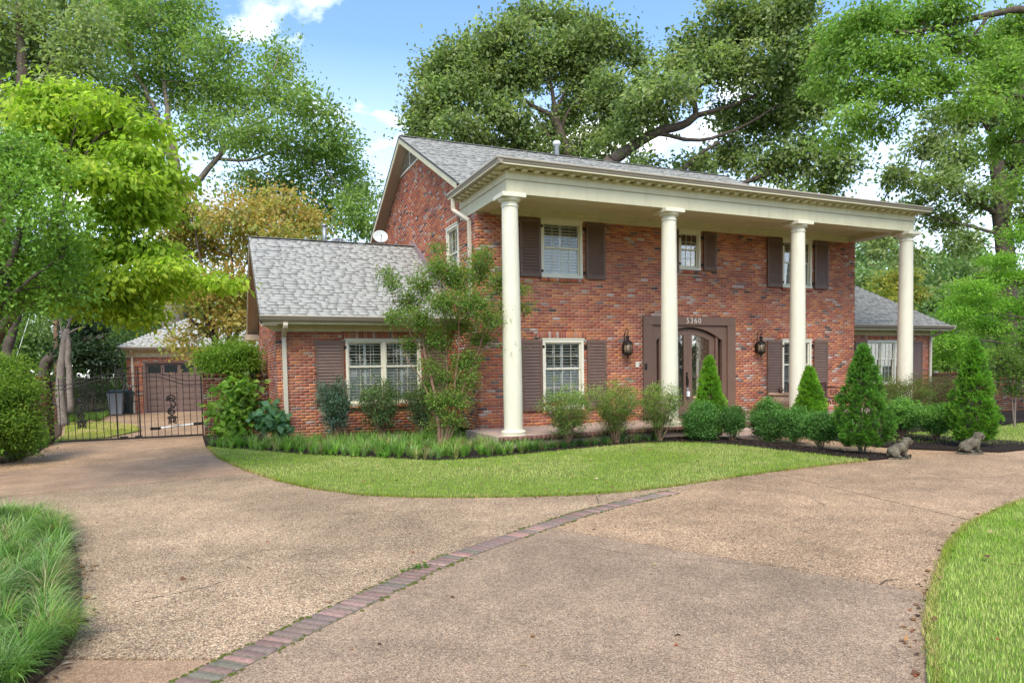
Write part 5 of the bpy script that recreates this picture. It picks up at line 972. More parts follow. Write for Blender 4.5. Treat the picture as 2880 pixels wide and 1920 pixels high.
for j in range(1, 4): q.box(dx0+.09, dx1-.09, gy+.084, gy+.0895, G+.02+j*rh-.006, G+.02+j*rh+.006)
T.part(q, 'panel_seam', 'dark', parent=gdoor)
q = MB(); q.box(dx0-.2, dx1+.2, gy-.35, gy, G-.02, G+.015); T.part(q, 'apron', 'porch')

# ---------------------------------------------------------------- brick piers, garden walls
def brick_box(name, loc, size, label, cat='wall', group=None, cap=True, old=.2):
    """a free-standing brick block: x0,x1,y0,y1,z0,z1 with brick faces on the front, left and right"""
    global T
    x0, x1, y0, y1, z0, z1 = size; T = Thing(name, loc, label, cat, group)
    zt = z1-(.1 if cap else 0)
    core = MB(); core.box(x0+.01, x1-.01, y0+.01, y1-.01, z0, zt); c = T.part(core, 'core', 'mortar'); Cs = []; Us = []; Vs = []; Ws = []
    for (O, u, n, L) in (((x0, y0, 0), (1, 0, 0), (0, -1, 0), x1-x0), ((x1, y0+.05, 0), (0, 1, 0), (1, 0, 0), y1-y0-.05), ((x0, y1, 0), (0, -1, 0), (-1, 0, 0), y1-y0-.05), ((x1, y1, 0), (-1, 0, 0), (0, 1, 0), x1-x0)):
        w = Wall(O, u, n, L, z0, zt, old=old)
        if w.B:
            a, b, cc, d = w.arrays(w.B); Cs.append(a); Us.append(b); Vs.append(cc); Ws.append(d)
    V, F = boxes_np(np.vstack(Cs), np.vstack(Us), np.vstack(Vs), np.vstack(Ws)); n = len(V)//8
    o = link('bricks', np_mesh('bricks', V, F, np.repeat(np.array([[a*b for a, b in zip(bcol(0, old), (.25, .30, .29))] for _ in range(n)]), 8, 0)), M['brick']); o['kind'] = 'stuff'; keep(o, T.e)
    if cap:
        nb = max(2, int((x1-x0+.06)/.075)); cw_ = (x1-x0+.06)/nb
        Cc = [(x0-.03+cw_*(i+.5), (y0+y1)/2, z1-.045+rnd.uniform(-.003, .003)) for i in range(nb)]
        V, F = boxes_np(Cc, [(cw_/2-.005, 0, 0)]*nb, [(0, (y1-y0)/2+.03, 0)]*nb, [(0, 0, .05)]*nb)
        o = link('coping_bricks', np_mesh('coping_bricks', V, F, np.repeat(np.array([[a*b for a, b in zip(bcol(0, .2), (.22, .29, .25))] for _ in Cc]), 8, 0)), M['brick']); o['kind'] = 'stuff'; keep(o, T.e)
    return T
brick_box('brick_pier', (-5.58, 5.0, G), (-5.85, -5.3, 4.74, 5.28, G-.03, 1.38), 'weathered brick gate pier on the right, beside the leafy hydrangea', 'pier')
brick_box('brick_garden_wall', (-4.8, 5.0, G), (-5.3, -4.24, 4.90, 5.12, G-.03, 1.34), 'dark mossy brick garden wall joining the gate pier to the house', 'wall')
brick_box('brick_pier', (-9.5, 5.0, G), (-9.78, -9.27, 4.74, 5.26, G-.03, 1.38), 'weathered brick gate pier on the left, half hidden by the yellow-green shrub', 'pier')
brick_box('brick_garden_wall', (-12.5, 5.0, G), (-16, -9.78, 4.9, 5.12, G-.03, 1.3), 'brick garden wall behind the yellow-green shrub at the far left', 'wall')
brick_box('brick_pier', (-10.9, 14.2, G), (-11.2, -10.45, 14.0, 14.6, G-.03, 1.15), 'reddish brick pier behind the gate, beside the twin-trunked tree', 'pier')
brick_box('brick_garden_wall', (19, -1, G), (16.2, 17.9, -1.2, -.95, G-.03, .84), 'low brown brick garden wall behind the right-hand conical evergreen', 'wall')
brick_box('brick_garden_wall', (22, -1, G), (17.9, 26, -1.2, -.95, G-.03, .40), 'low brick wall carrying a dark iron grille at the right edge', 'wall')
brick_box('brick_garden_wall', (19, 2.6, G), (18.45, 22, 2.6, 2.85, G-.03, .95), 'low brick garden wall running off the corner of the right wing', 'wall')
T = Thing('iron_grille', (20, -1.08, .4), 'dark iron grille standing on the low brick wall at the right edge', 'grille')
q = MB(); q.box(17.95, 26, -1.10, -1.06, .78, .82); q.box(17.95, 26, -1.10, -1.06, .40, .43); T.part(q, 'rail', 'iron'); q = MB()
for i in range(70): q.box(18.0+i*.115, 18.016+i*.115, -1.09, -1.074, .43, .84)
T.part(q, 'bars', 'iron', kind='stuff')

# ---------------------------------------------------------------- driveway gate
T = Thing('driveway_gate', (-7.55, 5.0, G), 'arched black wrought-iron double gate with scroll ornaments across the drive', 'gate')
def sst(t): t = max(0, min(1, t)); return t*t*(3-2*t)
def rail(x): return 1.15+.27*sst((x+9.1)/1.25) if x < -7.5 else 1.21+.21*(1-sst((x+6.95)/.75))
for z_, nm in ((0, 'top_rail'), (-.10, 'top_rail')):
    q = MB(); q.tube([(-9.2+3.33*i/40, 5, rail(-9.2+3.33*i/40)+z_) for i in range(41)], .011, 6); T.part(q, nm, 'iron')
q = MB(); q.box(-9.22, -7.36, 4.98, 5.02, G+.04, G+.085); T.part(q, 'bottom_rail', 'iron'); q = MB(); q.box(-7.32, -5.87, 4.98, 5.02, G+.04, G+.085); T.part(q, 'bottom_rail', 'iron')
for xx in (-9.2, -7.84, -7.34, -5.89): q = MB(); q.box(xx-.017, xx+.017, 4.985, 5.015, G+.05, rail(xx)+.18); T.part(q, 'stile', 'iron')
nb = 22
for i in range(1, nb):
    x = -9.2+3.33*i/nb
    if min(abs(x-a) for a in (-7.84, -7.34)) < .04: continue
    q = MB(); q.tube([(x, 5, G+.08), (x, 5, rail(x)+.13)], .0085, 6); q.tube([(x, 5, rail(x)+.12), (x, 5, rail(x)+.145), (x, 5, rail(x)+.19)], [.009, .015, .001], 6); T.part(q, 'bar', 'iron')
def scroll_piece(cx, cz, h, name='scroll_ornament'):
    q = MB(); y = 4.975; r_ = .019
    def sp(x, z, r, a0, turns, sg): q.tube([(x+sg*r*(1-t*.8)*math.cos(a0+turns*6.283*t), y, z+r*(1-t*.8)*math.sin(a0+turns*6.283*t)) for t in [i/20 for i in range(21)]], [r_*(1-.4*i/20) for i in range(21)], 6)
    sp(cx, cz+h*.36, h*.15, -.6, 1.5, -1); sp(cx-.01, cz+h*.34, h*.09, 2, 1.2, 1); sp(cx+.02, cz+h*.16, h*.13, 2.2, -1.0, 1); sp(cx, cz-h*.08, h*.15, 1.0, 1.5, 1); sp(cx, cz-h*.08, h*.10, -1, 1.2, -1)
    for sg in (-1, 1):
        sp(cx+sg*.05, cz-h*.30, h*.07, 0, 1.3, sg); sp(cx+sg*.06, cz-h*.42, h*.06, 2, 1.2, sg); q.tube([(cx, y, cz-h*.2), (cx+sg*.08, y, cz-h*.34), (cx+sg*.03, y, cz-h*.44), (cx+sg*.1, y, cz-h*.5)], [.016, .02, .016, .01], 6)
    T.part(q, name, 'iron')
scroll_piece(-8.60, .46, .76); scroll_piece(-6.60, .48, .76)
q = MB()
for (x, z, r) in ((-7.42, 1.02, .09), (-7.42, .80, .09)): q.tube([(x+r*math.cos(a*.3142), 4.975, z+r*math.sin(a*.3142)) for a in range(21)], .013, 6)
q.tube([(-7.6, 4.97, 1.2), (-7.68, 4.97, 1.0), (-7.66, 4.97, .8), (-7.6, 4.97, .66)], [.008, .03, .03, .008], 6); T.part(q, 'ring_ornament', 'iron')
q = MB(); q.box(-7.8, -7.62, 4.96, 5.04, G+.06, G+.12); q.box(-7.46, -7.3, 4.96, 5.04, G+.06, G+.12); T.part(q, 'drop_bolt', 'iron')
T = Thing('gate_opener', (-6.5, 5.2, 0), 'white ram gate opener arm fixed low behind the right gate leaf', 'gate opener')
q = MB(); q.tube([(-6.9, 5.1, -.0), (-6.1, 5.22, .06)], .026, 10); T.part(q, 'ram', 'white'); q = MB(); q.tube([(-6.12, 5.22, .06), (-5.84, 5.25, .075)], .042, 10); T.part(q, 'motor_housing', 'black'); q = MB(); q.box(-7.12, -6.88, 5.03, 5.1, -.04, .03); T.part(q, 'bracket', 'iron')
T = Thing('iron_fence', (-10.2, 16.5, G), 'dark iron railing running back from the brick pier toward the garage', 'railing')
q = MB(); a, b = Vector((-10.45, 14.3, 0)), Vector((-9.75, 19.5, 0))
for z in (.0, 1.1, 1.25): q.bar(a+Vector((0, 0, z)), b+Vector((0, 0, z)), .03)
T.part(q, 'rail', 'iron')
for i in range(38):
    p = a.lerp(b, (i+.5)/38); q = MB(); q.tube([p+Vector((0, 0, G)), p+Vector((0, 0, 1.42))], .011, 5); T.part(q, 'bar', 'iron')

# ---------------------------------------------------------------- wheelie bin
def bin_(x, y, body, lab, ang=.0):
    global T
    T = Thing('wheeled_bin', (x, y, G), lab, 'rubbish bin', 'wheeled bins beside the garage')
    q = MB(); h = .92
    q.add([(x+sx*w, y+sy*d, G+z) for z, w, d in ((.04, .21, .24), (h, .28, .33)) for sx, sy in ((-1, -1), (1, -1), (1, 1), (-1, 1))], [(0, 3, 2, 1), (0, 1, 5, 4), (1, 2, 6, 5), (2, 3, 7, 6), (3, 0, 4, 7), (4, 5, 6, 7)]); q.box(x-.3, x+.3, y-.35, y+.35, G+h-.07, G+h+.01); T.part(q, 'body', body, bevel=.012)
    q = MB(); q.add([(x-.31, y-.37, G+h+.02), (x+.31, y-.37, G+h+.02), (x+.31, y+.36, G+h+.06), (x-.31, y+.36, G+h+.06), (x-.24, y-.28, G+h+.075), (x+.24, y-.28, G+h+.075), (x+.24, y+.3, G+h+.12), (x-.24, y+.3, G+h+.12)], [(0, 3, 2, 1), (4, 5, 6, 7), (0, 1, 5, 4), (1, 2, 6, 5), (2, 3, 7, 6), (3, 0, 4, 7)]); q.box(x-.28, x+.28, y+.34, y+.42, G+h-.02, G+h+.03); T.part(q, 'lid', 'dgreen', bevel=.01)
    for s in (-1, 1): q = MB(); q.tube([(x+s*.24-.025, y+.27, G+.1), (x+s*.24+.025, y+.27, G+.1)], .1, 16); T.part(q, 'wheel', 'black')
    q = MB(); q.tube([(x-.2, y+.44, G+h), (x+.2, y+.44, G+h)], .014, 8); T.part(q, 'handle', 'black')
bin_(-9.38, 18.0, 'grey', 'grey wheeled bin with a dark green lid, left of the garage downspout'); bin_(-9.05, 18.9-.72+.55, 'dgreen', 'dark green wheeled bin tucked behind the grey one by the garage')
bpy.data.objects[T.e.name].location.x += 0

# ---------------------------------------------------------------- utility pole, guy wire
T = Thing('utility_pole', (-14.15, 32.9, G), 'reddish wooden utility pole rising behind the left garden trees', 'utility pole')
q = MB(); q.tube([(-14.15, 32.9, G-.1), (-14.0, 33.1, 5.6), (-13.9, 33.2, 9.6)], [.17, .15, .12], 14); T.part(q, 'shaft', 'pole', smooth=True)
q = MB(); q.box(-13.85, -13.6, 32.7, 32.85, 3.6, 4.2); T.part(q, 'meter_box', 'galv', bevel=.02)
q = MB(); q.box(-15.1, -12.7, 33.15, 33.27, 9.0, 9.12); T.part(q, 'crossarm', 'pole')
q = MB(); q.tube([(-16.2, 30.5, .2), (-14.1, 33.0, 8.8)], .018, 5); T.part(q, 'guy_wire', 'galv')
T = Thing('service_wire', (-10, 25, 4.5), 'thin black service wire sagging from the pole to the house', 'wire')
q = MB(); a, b = Vector((-14.0, 33.1, 5.4)), Vector((-4.6, 8.7, 2.85)); q.tube([a.lerp(b, i/16)-Vector((0, 0, .5*math.sin(math.pi*i/16))) for i in range(17)], .014, 5); T.part(q, 'cable', 'black')

# ---------------------------------------------------------------- bulldog statues
def bulldog(x, y, rot, s, lab):
    global T
    T = Thing('dog_statue', (0, 0, 0), lab, 'statue', 'stone bulldogs flanking the front path')
    bm = MB()
    def ell(c, r, pitch=0, n=14):
        ca, sa = math.cos(pitch), math.sin(pitch); vs = []; fs = []
        for i in range(n+1):
            th = math.pi*i/n
            for k in range(n*2):
                ph = math.pi*k/n; p = (r[0]*math.sin(th)*math.cos(ph), r[1]*math.sin(th)*math.sin(ph), r[2]*math.cos(th)); vs.append((c[0]+p[0]*ca-p[2]*sa, c[1]+p[1], c[2]+p[0]*sa+p[2]*ca))
        for i in range(n):
            for k in range(n*2): fs.append((i*n*2+k, (i+1)*n*2+k, (i+1)*n*2+(k+1) % (n*2), i*n*2+(k+1) % (n*2)))
        bm.add(vs, fs)
    for c, r, p in (((-.13, 0, .125), (.10, .088, .095), .1), ((-.04, 0, .165), (.145, .095, .098), .55), ((.055, 0, .185), (.092, .100, .112), .3), ((.092, 0, .262), (.075, .082, .08), .4),
                    ((.135, 0, .322), (.080, .080, .064), 0), ((.198, 0, .298), (.040, .058, .040), 0), ((.205, 0, .312), (.018, .02, .012), 0), ((.15, 0, .355), (.05, .05, .022), .1), ((.17, 0, .262), (.035, .04, .018), 0), ((-.225, 0, .06), (.02, .015, .015), 0)): ell(c, r, p)
    for sg in (-1, 1):
        for c, r, p in (((-.115, sg*.08, .085), (.082, .042, .068), .15), ((-.05, sg*.092, .035), (.055, .025, .02), 0), ((.186, sg*.034, .272), (.026, .018, .034), 0), ((.107, sg*.058, .365), (.022, .012, .02), .5), ((.065, sg*.074, .165), (.032, .028, .07), 0),
                        ((.075, sg*.072, .085), (.026, .026, .07), 0), ((.105, sg*.074, .034), (.04, .028, .02), 0), ((.165, sg*.052, .335), (.02, .02, .016), 0), ((.10, sg*.03, .215), (.028, .03, .05), 0)): ell(c, r, p)
    th = rot; co, si = math.cos(th), math.sin(th)
    bm.v = [(x+s*(p[0]*co-p[1]*si), y+s*(p[0]*si+p[1]*co), G+s*p[2]+.015) for p in bm.v]
    o = T.part(bm, 'dog_body', 'stone', smooth=True); rm = o.modifiers.new('remesh', 'REMESH'); rm.mode = 'VOXEL'; rm.voxel_size = .0075*s; rm.use_smooth_shade = True
    sm = o.modifiers.new('smooth', 'SMOOTH'); sm.iterations = 3; sm.factor = .5
    tx = bpy.data.textures.new('wrinkle', 'CLOUDS'); tx.noise_scale = .035; ds = o.modifiers.new('wrinkles', 'DISPLACE'); ds.texture = tx; ds.strength = .010*s; ds.mid_level = .5
    q = MB(); q.lathe([(.1, 0), (.235, 0), (.24, .012), (.235, .03), (.1, .034)], (0, 0, 0), 24, 1, .62); q.v = [(x+s*((p[0]-.03)*co-p[1]*si), y+s*((p[0]-.03)*si+p[1]*co), G+s*p[2]-.004) for p in q.v]; T.part(q, 'plinth', 'stone')
    e = MB()
    for sg in (-1, 1): e.lathe([(.002, -.008), (.008, -.003), (.008, .003), (.002, .008)], (x+s*(.192*co-sg*.03*si), y+s*(.192*si+sg*.03*co), G+s*.338+.015), 8)
    T.part(e, 'eyes', 'black', kind='stuff')
bulldog(5.20, -6.62, -.42, .92, 'grey stone bulldog statue at the near left corner of the front path')
bulldog(6.80, -6.82, -.40, .97, 'grey stone bulldog statue in front of the right-hand conical evergreen')

# ---------------------------------------------------------------- urns, bench
def urn(x, y, lab, dead=False):
    global T
    T = Thing('garden_urn', (x, y, 0), lab, 'urn', 'stone urns on the porch')
    q = MB(); q.lathe([(.15, 0), (.17, .02), (.17, .05), (.10, .09), (.075, .14), (.09, .18), (.16, .23), (.235, .32), (.265, .42), (.26, .50), (.23, .54)], (x, y, 0), 36); T.part(q, 'bowl', 'urn', smooth=True)
    q = MB()
    for k in range(44):
        a = 2*math.pi*k/44; b = a+.17; q.tube([(x+.265*math.cos(a), y+.265*math.sin(a), .535), (x+.305*math.cos((a+b)/2), y+.305*math.sin((a+b)/2), .565), (x+.265*math.cos(b), y+.265*math.sin(b), .60)], [.014, .02, .014], 6)
    T.part(q, 'rope_rim', 'urn', smooth=True); q = MB(); q.lathe([(.01, .57), (.26, .572), (.262, .55), (.01, .545)], (x, y, 0), 24); T.part(q, 'potting_soil', 'soil')
    q = MB()
    for k in range(14):
        a = 2*math.pi*k/14; q.lathe([(.004, 0), (.03, .02), (.03, .05), (.004, .07)], (x+.245*math.cos(a), y+.245*math.sin(a), .37), 8)
    T.part(q, 'relief_boss', 'urn', smooth=True)
urn(8.38, -.75, 'tan stone urn with a rope rim holding a dead plant, right of the door'); urn(5.66, -1.0, 'tan stone urn mostly hidden behind the small conical evergreen by the door')
T = Thing('dead_potted_plant', (8.38, -.75, .58), 'withered dark stems standing in the right-hand porch urn', 'plant'); q = MB()
for k in range(16): a = rnd.uniform(0, 6.28); r = rnd.uniform(.03, .14); q.tube([(8.38, -.75, .57), (8.38+r*math.cos(a)*.6, -.75+r*math.sin(a)*.6, .66), (8.38+r*math.cos(a)*1.3, -.75+r*math.sin(a)*1.3, .68+rnd.uniform(-.03, .1))], [.008, .006, .003], 4)
T.part(q, 'stem', 'rust')
T = Thing('porch_bench', (9.75, -.45, 0), 'rust-brown cast-iron bench on the porch, its scrolled arm showing past the evergreen', 'bench')
bx0, bx1, by0, by1 = 9.15, 10.55, -.86, -.32
for k in range(6): q = MB(); q.box(bx0, bx1, by0+.04+k*.075, by0+.10+k*.075, .40, .42); T.part(q, 'seat_slat', 'rust')
for k in range(4): q = MB(); q.box(bx0, bx1, by1-.03, by1-.01, .50+k*.09, .56+k*.09); T.part(q, 'back_slat', 'rust')
for x in (bx0, bx1):
    q = MB(); r_ = .017
    q.tube([(x, by0-.04, .0), (x, by0-.0, .12), (x, by0+.06, .28), (x, by0+.02, .40)], [.02, .016, .02, .02], 6); q.tube([(x, by1+.10, .0), (x, by1+.03, .15), (x, by1-.03, .3), (x, by1, .42), (x, by1+.04, .85)], r_, 6)
    q.tube([(x, by1+.03, .68), (x, by1-.15, .70), (x, by0+.1, .69), (x, by0-.03, .64), (x, by0-.05, .58), (x, by0, .55), (x, by0+.04, .58)], .02, 6); q.tube([(x, by0+.02, .4), (x, by0+.1, .5), (x, by0+.02, .6)], r_, 6)
    for (yy, zz, r) in ((by0+.16, .54, .075), (by0+.33, .54, .075), (by0+.25, .28, .07), (by0+.42, .25, .06)): q.tube([(x, yy+r*(1-t*.6)*math.cos(8*t), zz+r*(1-t*.6)*math.sin(8*t)) for t in [i/18 for i in range(19)]], .012, 5)
    q.tube([(x, by0+.03, .39), (x, by1, .39)], .016, 6); T.part(q, 'bench_end', 'rust')
# red geraniums on the sill of the lower left window
T = Thing('geranium', (1.82, -.18, .42), 'red geranium in a small pot at the foot of the lower left window', 'potted plant')
q = MB(); q.lathe([(.06, .0), (.09, .2), (.095, .2), (.095, .23), (.08, .23)], (1.84, -.3, .0), 16); 
q.lathe([(.03, .0), (.03, .02)], (1.84, -.3, .2), 8); T.part(q, 'pot', 'urn', smooth=False)
q = MB()
for k in range(9): a = rnd.uniform(0, 6.28); q.tube([(1.84, -.3, .2), (1.84+.08*math.cos(a), -.3+.08*math.sin(a), .34), (1.84+.15*math.cos(a), -.3+.1*math.sin(a), .5)], .004, 4)
T.part(q, 'stems', 'moss', kind='stuff')
P_ = np.array([(1.84+rnd.gauss(0, .12), -.3+rnd.gauss(0, .06), .52+rnd.gauss(0, .025)) for _ in range(110)]); V, F = leaf_geo(P_, rng.normal(size=(110, 3)), rng.normal(size=(110, 3)), np.full(110, .04), np.full(110, .04)); o = link('petals', np_mesh('petals', V, F, None, 3), M['red']); o['kind'] = 'stuff'; keep(o, T.e)

# ---------------------------------------------------------------- parked car glimpsed far right
def car(x, y, rot, lab):
    global T
    T = Thing('parked_car', (x, y, G), lab, 'car', 'cars parked beyond the trees'); co, si = math.cos(rot), math.sin(rot)
    tr = lambda mb: setattr(mb, 'v', [(x+p[0]*co-p[1]*si, y+p[0]*si+p[1]*co, G+p[2]) for p in mb.v]) or mb
    side = [(-2.2, .35), (-2.25, .7), (-2.1, .95), (-1.5, 1.02), (-.95, 1.45), (.55, 1.47), (1.15, 1.02), (2.0, .88), (2.25, .65), (2.2, .35)]
    q = MB(); q.prism([(a, -.85, b) for a, b in side], (0, 0, 0), (0, 1.7, 0)); T.part(tr(q), 'body', 'carpaint', bevel=.08)
    q = MB(); q.prism([(-1.35, -.86, 1.05), (-.9, -.86, 1.38), (.5, -.86, 1.4), (.98, -.86, 1.05)], (0, 0, 0), (0, 1.72, 0)); T.part(tr(q), 'side_window', 'carglass')
    for a in (-1.35, 1.4):
        for b in (-.8, .8): q = MB(); q.tube([(a, b-.1, .33), (a, b+.1, .33)], .33, 20); T.part(tr(q), 'wheel', 'black')
    for b in (-.6, .6): q = MB(); q.box(2.2, 2.27, b-.18, b+.18, .62, .76); T.part(tr(q), 'headlight', 'glass')
car(39.9, 15.7, 1.9, 'white car half hidden by trees beyond the right wing'); car(40.5, 13.2, 1.9, 'white car glimpsed beside the tip of the right-hand conical evergreen')
T = House
# ---------------------------------------------------------------- vegetation
def rand_dirs(n, upb=.0):
    d = rng.normal(size=(n, 3)); d[:, 2] += upb; return unit(d)
def tree(key, name, label, cat, group, colors, leaf=.14, asp=.5, ncl=14, per=60, cr=.45, bark='bark', droop=.2, upn=.6, seed=1, waxy=False, shell=.4, flat=.7, dens=1.0, trunk_name='trunk', tops=None):
    global rnd, rng
    rnd = random.Random(seed); rng = np.random.default_rng(seed)
    D = TREES[key]; T0 = D['T']; th = Thing(name, (T0[0][0], T0[0][1], G), label, cat, group)
    mb = MB(); nodes = []
    def curve(pts, r0, r1, n=7, wob=.012):
        P = [Vector(p[:3]) for p in pts]; out = []; rs = []
        for i in range(len(P)-1):
            a = P[max(i-1, 0)]; b = P[i]; c = P[i+1]; d = P[min(i+2, len(P)-1)]; m = max(3, int((c-b).length/.5)) if (c-b).length < 6 else 9
            for k in range(m):
                t = k/m; q = .5*((2*b)+(c-a)*t+(2*a-5*b+4*c-d)*t*t+(3*b-a-3*c+d)*t*t*t); w = (c-b).length*wob
                out.append(q+Vector((rnd.gauss(0, w), rnd.gauss(0, w), rnd.gauss(0, w*.5))))
        out.append(P[-1]); n_ = len(out); rs = [r0+(r1-r0)*(i/(n_-1))**.8 for i in range(n_)]; return out, rs
    T1 = [list(p) for p in T0]
    pts = [Vector(p[:3]) for p in T1]
    if pts[0].z > G-.02: pts[0].z = G-.05
    rr = [p[3] for p in T1]; out = []; rs = []
    for i in range(len(pts)-1):
        m = 6
        for k in range(m): t = k/m; out.append(pts[i].lerp(pts[i+1], t)+Vector((rnd.gauss(0, rr[i]*.08), rnd.gauss(0, rr[i]*.08), 0))); rs.append(rr[i]+(rr[i+1]-rr[i])*t)
    out.append(pts[-1]); rs.append(rr[-1])
    rs[0] *= 1.35; rs[1] *= 1.12
    mb.tube(out, rs, 12); nodes += list(zip(out[3:], rs[3:]))
    for (p, r0, r1) in D['L']:
        o_, r_ = curve(p, r0, r1); mb.tube(o_, r_, 7); nodes += list(zip(o_[1:], r_[1:]))
    LP = []; LD = []; LN = []; LS = []; LC = []
    allp = np.array([n[0] for n in nodes]); area = np.mean([b[3]*b[4] for b in D['B']])
    for b in D['B']:
        c = np.array(b[:3]); rx, rz = b[3], b[4]; rdep = (rx+rz)/2*1.1
        per0 = per; m = max(6, int(1.35*ncl*dens*min(2.2, max(.35, (rx*rz)/area))))
        # a limb towards this clump
        j = np.argmin(np.linalg.norm(allp-c, axis=1)+np.maximum(0, allp[:, 2]-c[2])*.8); st = Vector(allp[j]); r0 = min(nodes[j][1]*.7, .02+.018*rx)
        if (st-Vector(c)).length > rx*.25:
            midp = st.lerp(Vector(c), .5)+Vector((0, 0, .12*(Vector(c)-st).length)); o_, r_ = curve([st, midp, c], r0, .3*r0, wob=.02); mb.tube(o_, r_, 5)
        else: o_, r_ = [st], [r0]
        dirs = rand_dirs(m); rad = rng.uniform(shell**2, 1, m)**.5; rad[:m//4] *= rng.uniform(.2, .8, m//4); rad[-(m//6):] *= rng.uniform(1.05, 1.4, m//6)
        Cc = c+dirs*rad[:, None]*np.array([rx, rdep, rz])
        for q in Cc:
            k = min(range(len(o_)), key=lambda i: (o_[i]-Vector(q)).length); s = o_[k]; v = Vector(q)-s; mid_ = s+v*.5+Vector((rnd.gauss(0, .08*v.length), rnd.gauss(0, .08*v.length), .07*v.length))
            mb.tube([s, mid_, Vector(q)], [max(.004, r_[k]*.35), .006+.1*r0, .004], 3, caps=False)
        pr_ = int(per*.82); n = m*pr_; idx = np.repeat(np.arange(m), pr_); sc = rng.uniform(.6, 1.25, m)[idx, None]
        off = rng.normal(size=(n, 3))*np.array([cr, cr, cr*flat])*.66*sc; P = Cc[idx]+off
        outw = unit(off+.2*(Cc[idx]-c)); Dd = unit(outw*.7+rng.normal(size=(n, 3))*.6+np.array([0, 0, -droop])); Nn = unit(rng.normal(size=(n, 3))*.55+np.array([0, 0, upn])+outw*.35)
        cl = pick(colors, m, .14)[idx]*rng.uniform(.82, 1.2, (n, 1))
        if tops is not None: w = np.clip((P[:, 2:3]-c[2])/max(rz, .1)*.5+.4, 0, 1)*(rng.random((n, 1)) < .75); cl = cl*(1-w)+pick(tops, n, .15)*w
        LP.append(P); LD.append(Dd); LN.append(Nn); LC.append(cl); LS.append(leaf*rng.uniform(.6, 1.25, n))
    th.part(mb, trunk_name, bark, smooth=True)
    if LP:
        P = np.vstack(LP); S = np.concatenate(LS); keepm = P[:, 2] > G+.02; P = P[keepm]; S = S[keepm]
        V, F = leaf_geo(P, np.vstack(LD)[keepm], np.vstack(LN)[keepm], S, S*asp); o = link('crown' if trunk_name == 'trunk' else 'foliage', np_mesh('crown', V, F, np.repeat(np.clip(np.vstack(LC)[keepm], 0, 1), 4, 0), 3), M['waxleaf' if waxy else 'leaf']); keep(o, th.e)
    return th
OAK = [(.21, .32, .085), (.25, .36, .10), (.18, .27, .07), (.31, .39, .13)]
OLIVE = [(.26, .32, .12), (.30, .36, .15), (.21, .27, .10), (.38, .43, .21)]
tree('oak_left', 'oak_tree', 'tall spreading mid-green oak filling the sky above the left wing', 'tree', None, OAK, .22, .6, 24, 46, .62, seed=3, dens=1.45, bark='palebark')
tree('oak_dark', 'oak_tree', 'dark olive oak in the top left corner', 'tree', None, OLIVE, .24, .6, 26, 50, .65, seed=4, dens=1.15)
tree('tree_behind_gate', 'garden_tree', 'slender leaning tree beyond the gate at the far left', 'tree', None, [(.10, .17, .04), (.13, .2, .05)], .16, .6, 26, 46, .45, seed=5)
tree('leaning_tree', 'magnolia_tree', 'dark glossy evergreen leaning behind the utility pole', 'tree', None, [(.025, .05, .018), (.035, .065, .02), (.05, .08, .03)], .17, .55, 22, 46, .42, waxy=True, seed=6)
tree('twin_trunk', 'twin_trunked_tree', 'twin pale-trunked tree with peeling reddish bark just behind the gate', 'tree', None, [(.12, .19, .04), (.15, .2, .06)], .11, .6, 8, 30, .35, bark='palebark', seed=8)
tree('gate_shrubs', 'garden_shrub', 'dark mixed shrubbery behind the iron railing, left of the bins', 'shrub', None, [(.08, .14, .04), (.12, .19, .05), (.06, .10, .03)], .13, .55, 26, 46, .35, seed=29, trunk_name='stem')
tree('gate_hedge_tree', 'garden_tree', 'pale green willowy tree left of the garage', 'tree', None, [(.26, .35, .13), (.22, .31, .11)], .24, .4, 24, 46, .6, droop=.8, seed=9)
tree('maple', 'maple_tree', 'orange-brown maple turning to autumn colour behind the left wing', 'tree', None, [(.46, .33, .10), (.36, .34, .10), (.50, .36, .12), (.30, .36, .10), (.27, .35, .09), (.40, .38, .13)], .145, .7, 26, 44, .42, seed=10, tops=[(.60, .38, .12), (.56, .33, .11), (.48, .38, .12)], bark='bark', dens=.8)
tree('dogwood', 'dogwood_tree', 'lime-green dogwood with drooping leaves reaching in from the left', 'tree', None, [(.32, .44, .045), (.38, .49, .05), (.24, .35, .04), (.46, .56, .08)], .12, .52, 22, 44, .33, droop=.9, upn=.9, flat=.28, seed=11, dens=.95)
tree('holly', 'holly_tree', 'small-leaved shiny green holly in front of the dogwood at the left edge', 'tree', None, [(.16, .30, .04), (.21, .37, .05), (.28, .45, .06), (.12, .23, .035)], .065, .55, 26, 95, .24, waxy=True, seed=12, dens=.62, shell=.2, tops=[(.26, .42, .06)])
tree('azalea_left', 'azalea_bush', 'loose yellow-green azalea bush left of the gate', 'shrub', None, [(.19, .31, .045), (.14, .24, .04), (.10, .18, .035)], .065, .5, 34, 80, .22, seed=13, tops=[(.26, .34, .05), (.20, .30, .04)], trunk_name='stem')
tree('wall_shrub', 'garden_shrub', 'bright green feathery shrub rising behind the right gate pier', 'shrub', None, [(.13, .24, .03), (.18, .29, .035), (.09, .17, .025)], .10, .42, 26, 64, .22, seed=14, trunk_name='stem', tops=[(.22, .34, .05)])
tree('hydrangea', 'hydrangea_bush', 'oakleaf hydrangea with large lobed leaves in front of the gate pier', 'shrub', None, [(.19, .32, .05), (.26, .40, .07), (.32, .44, .09), (.14, .23, .05)], .17, .85, 13, 11, .2, bark='redbark', droop=.5, upn=1, seed=15, trunk_name='stem')
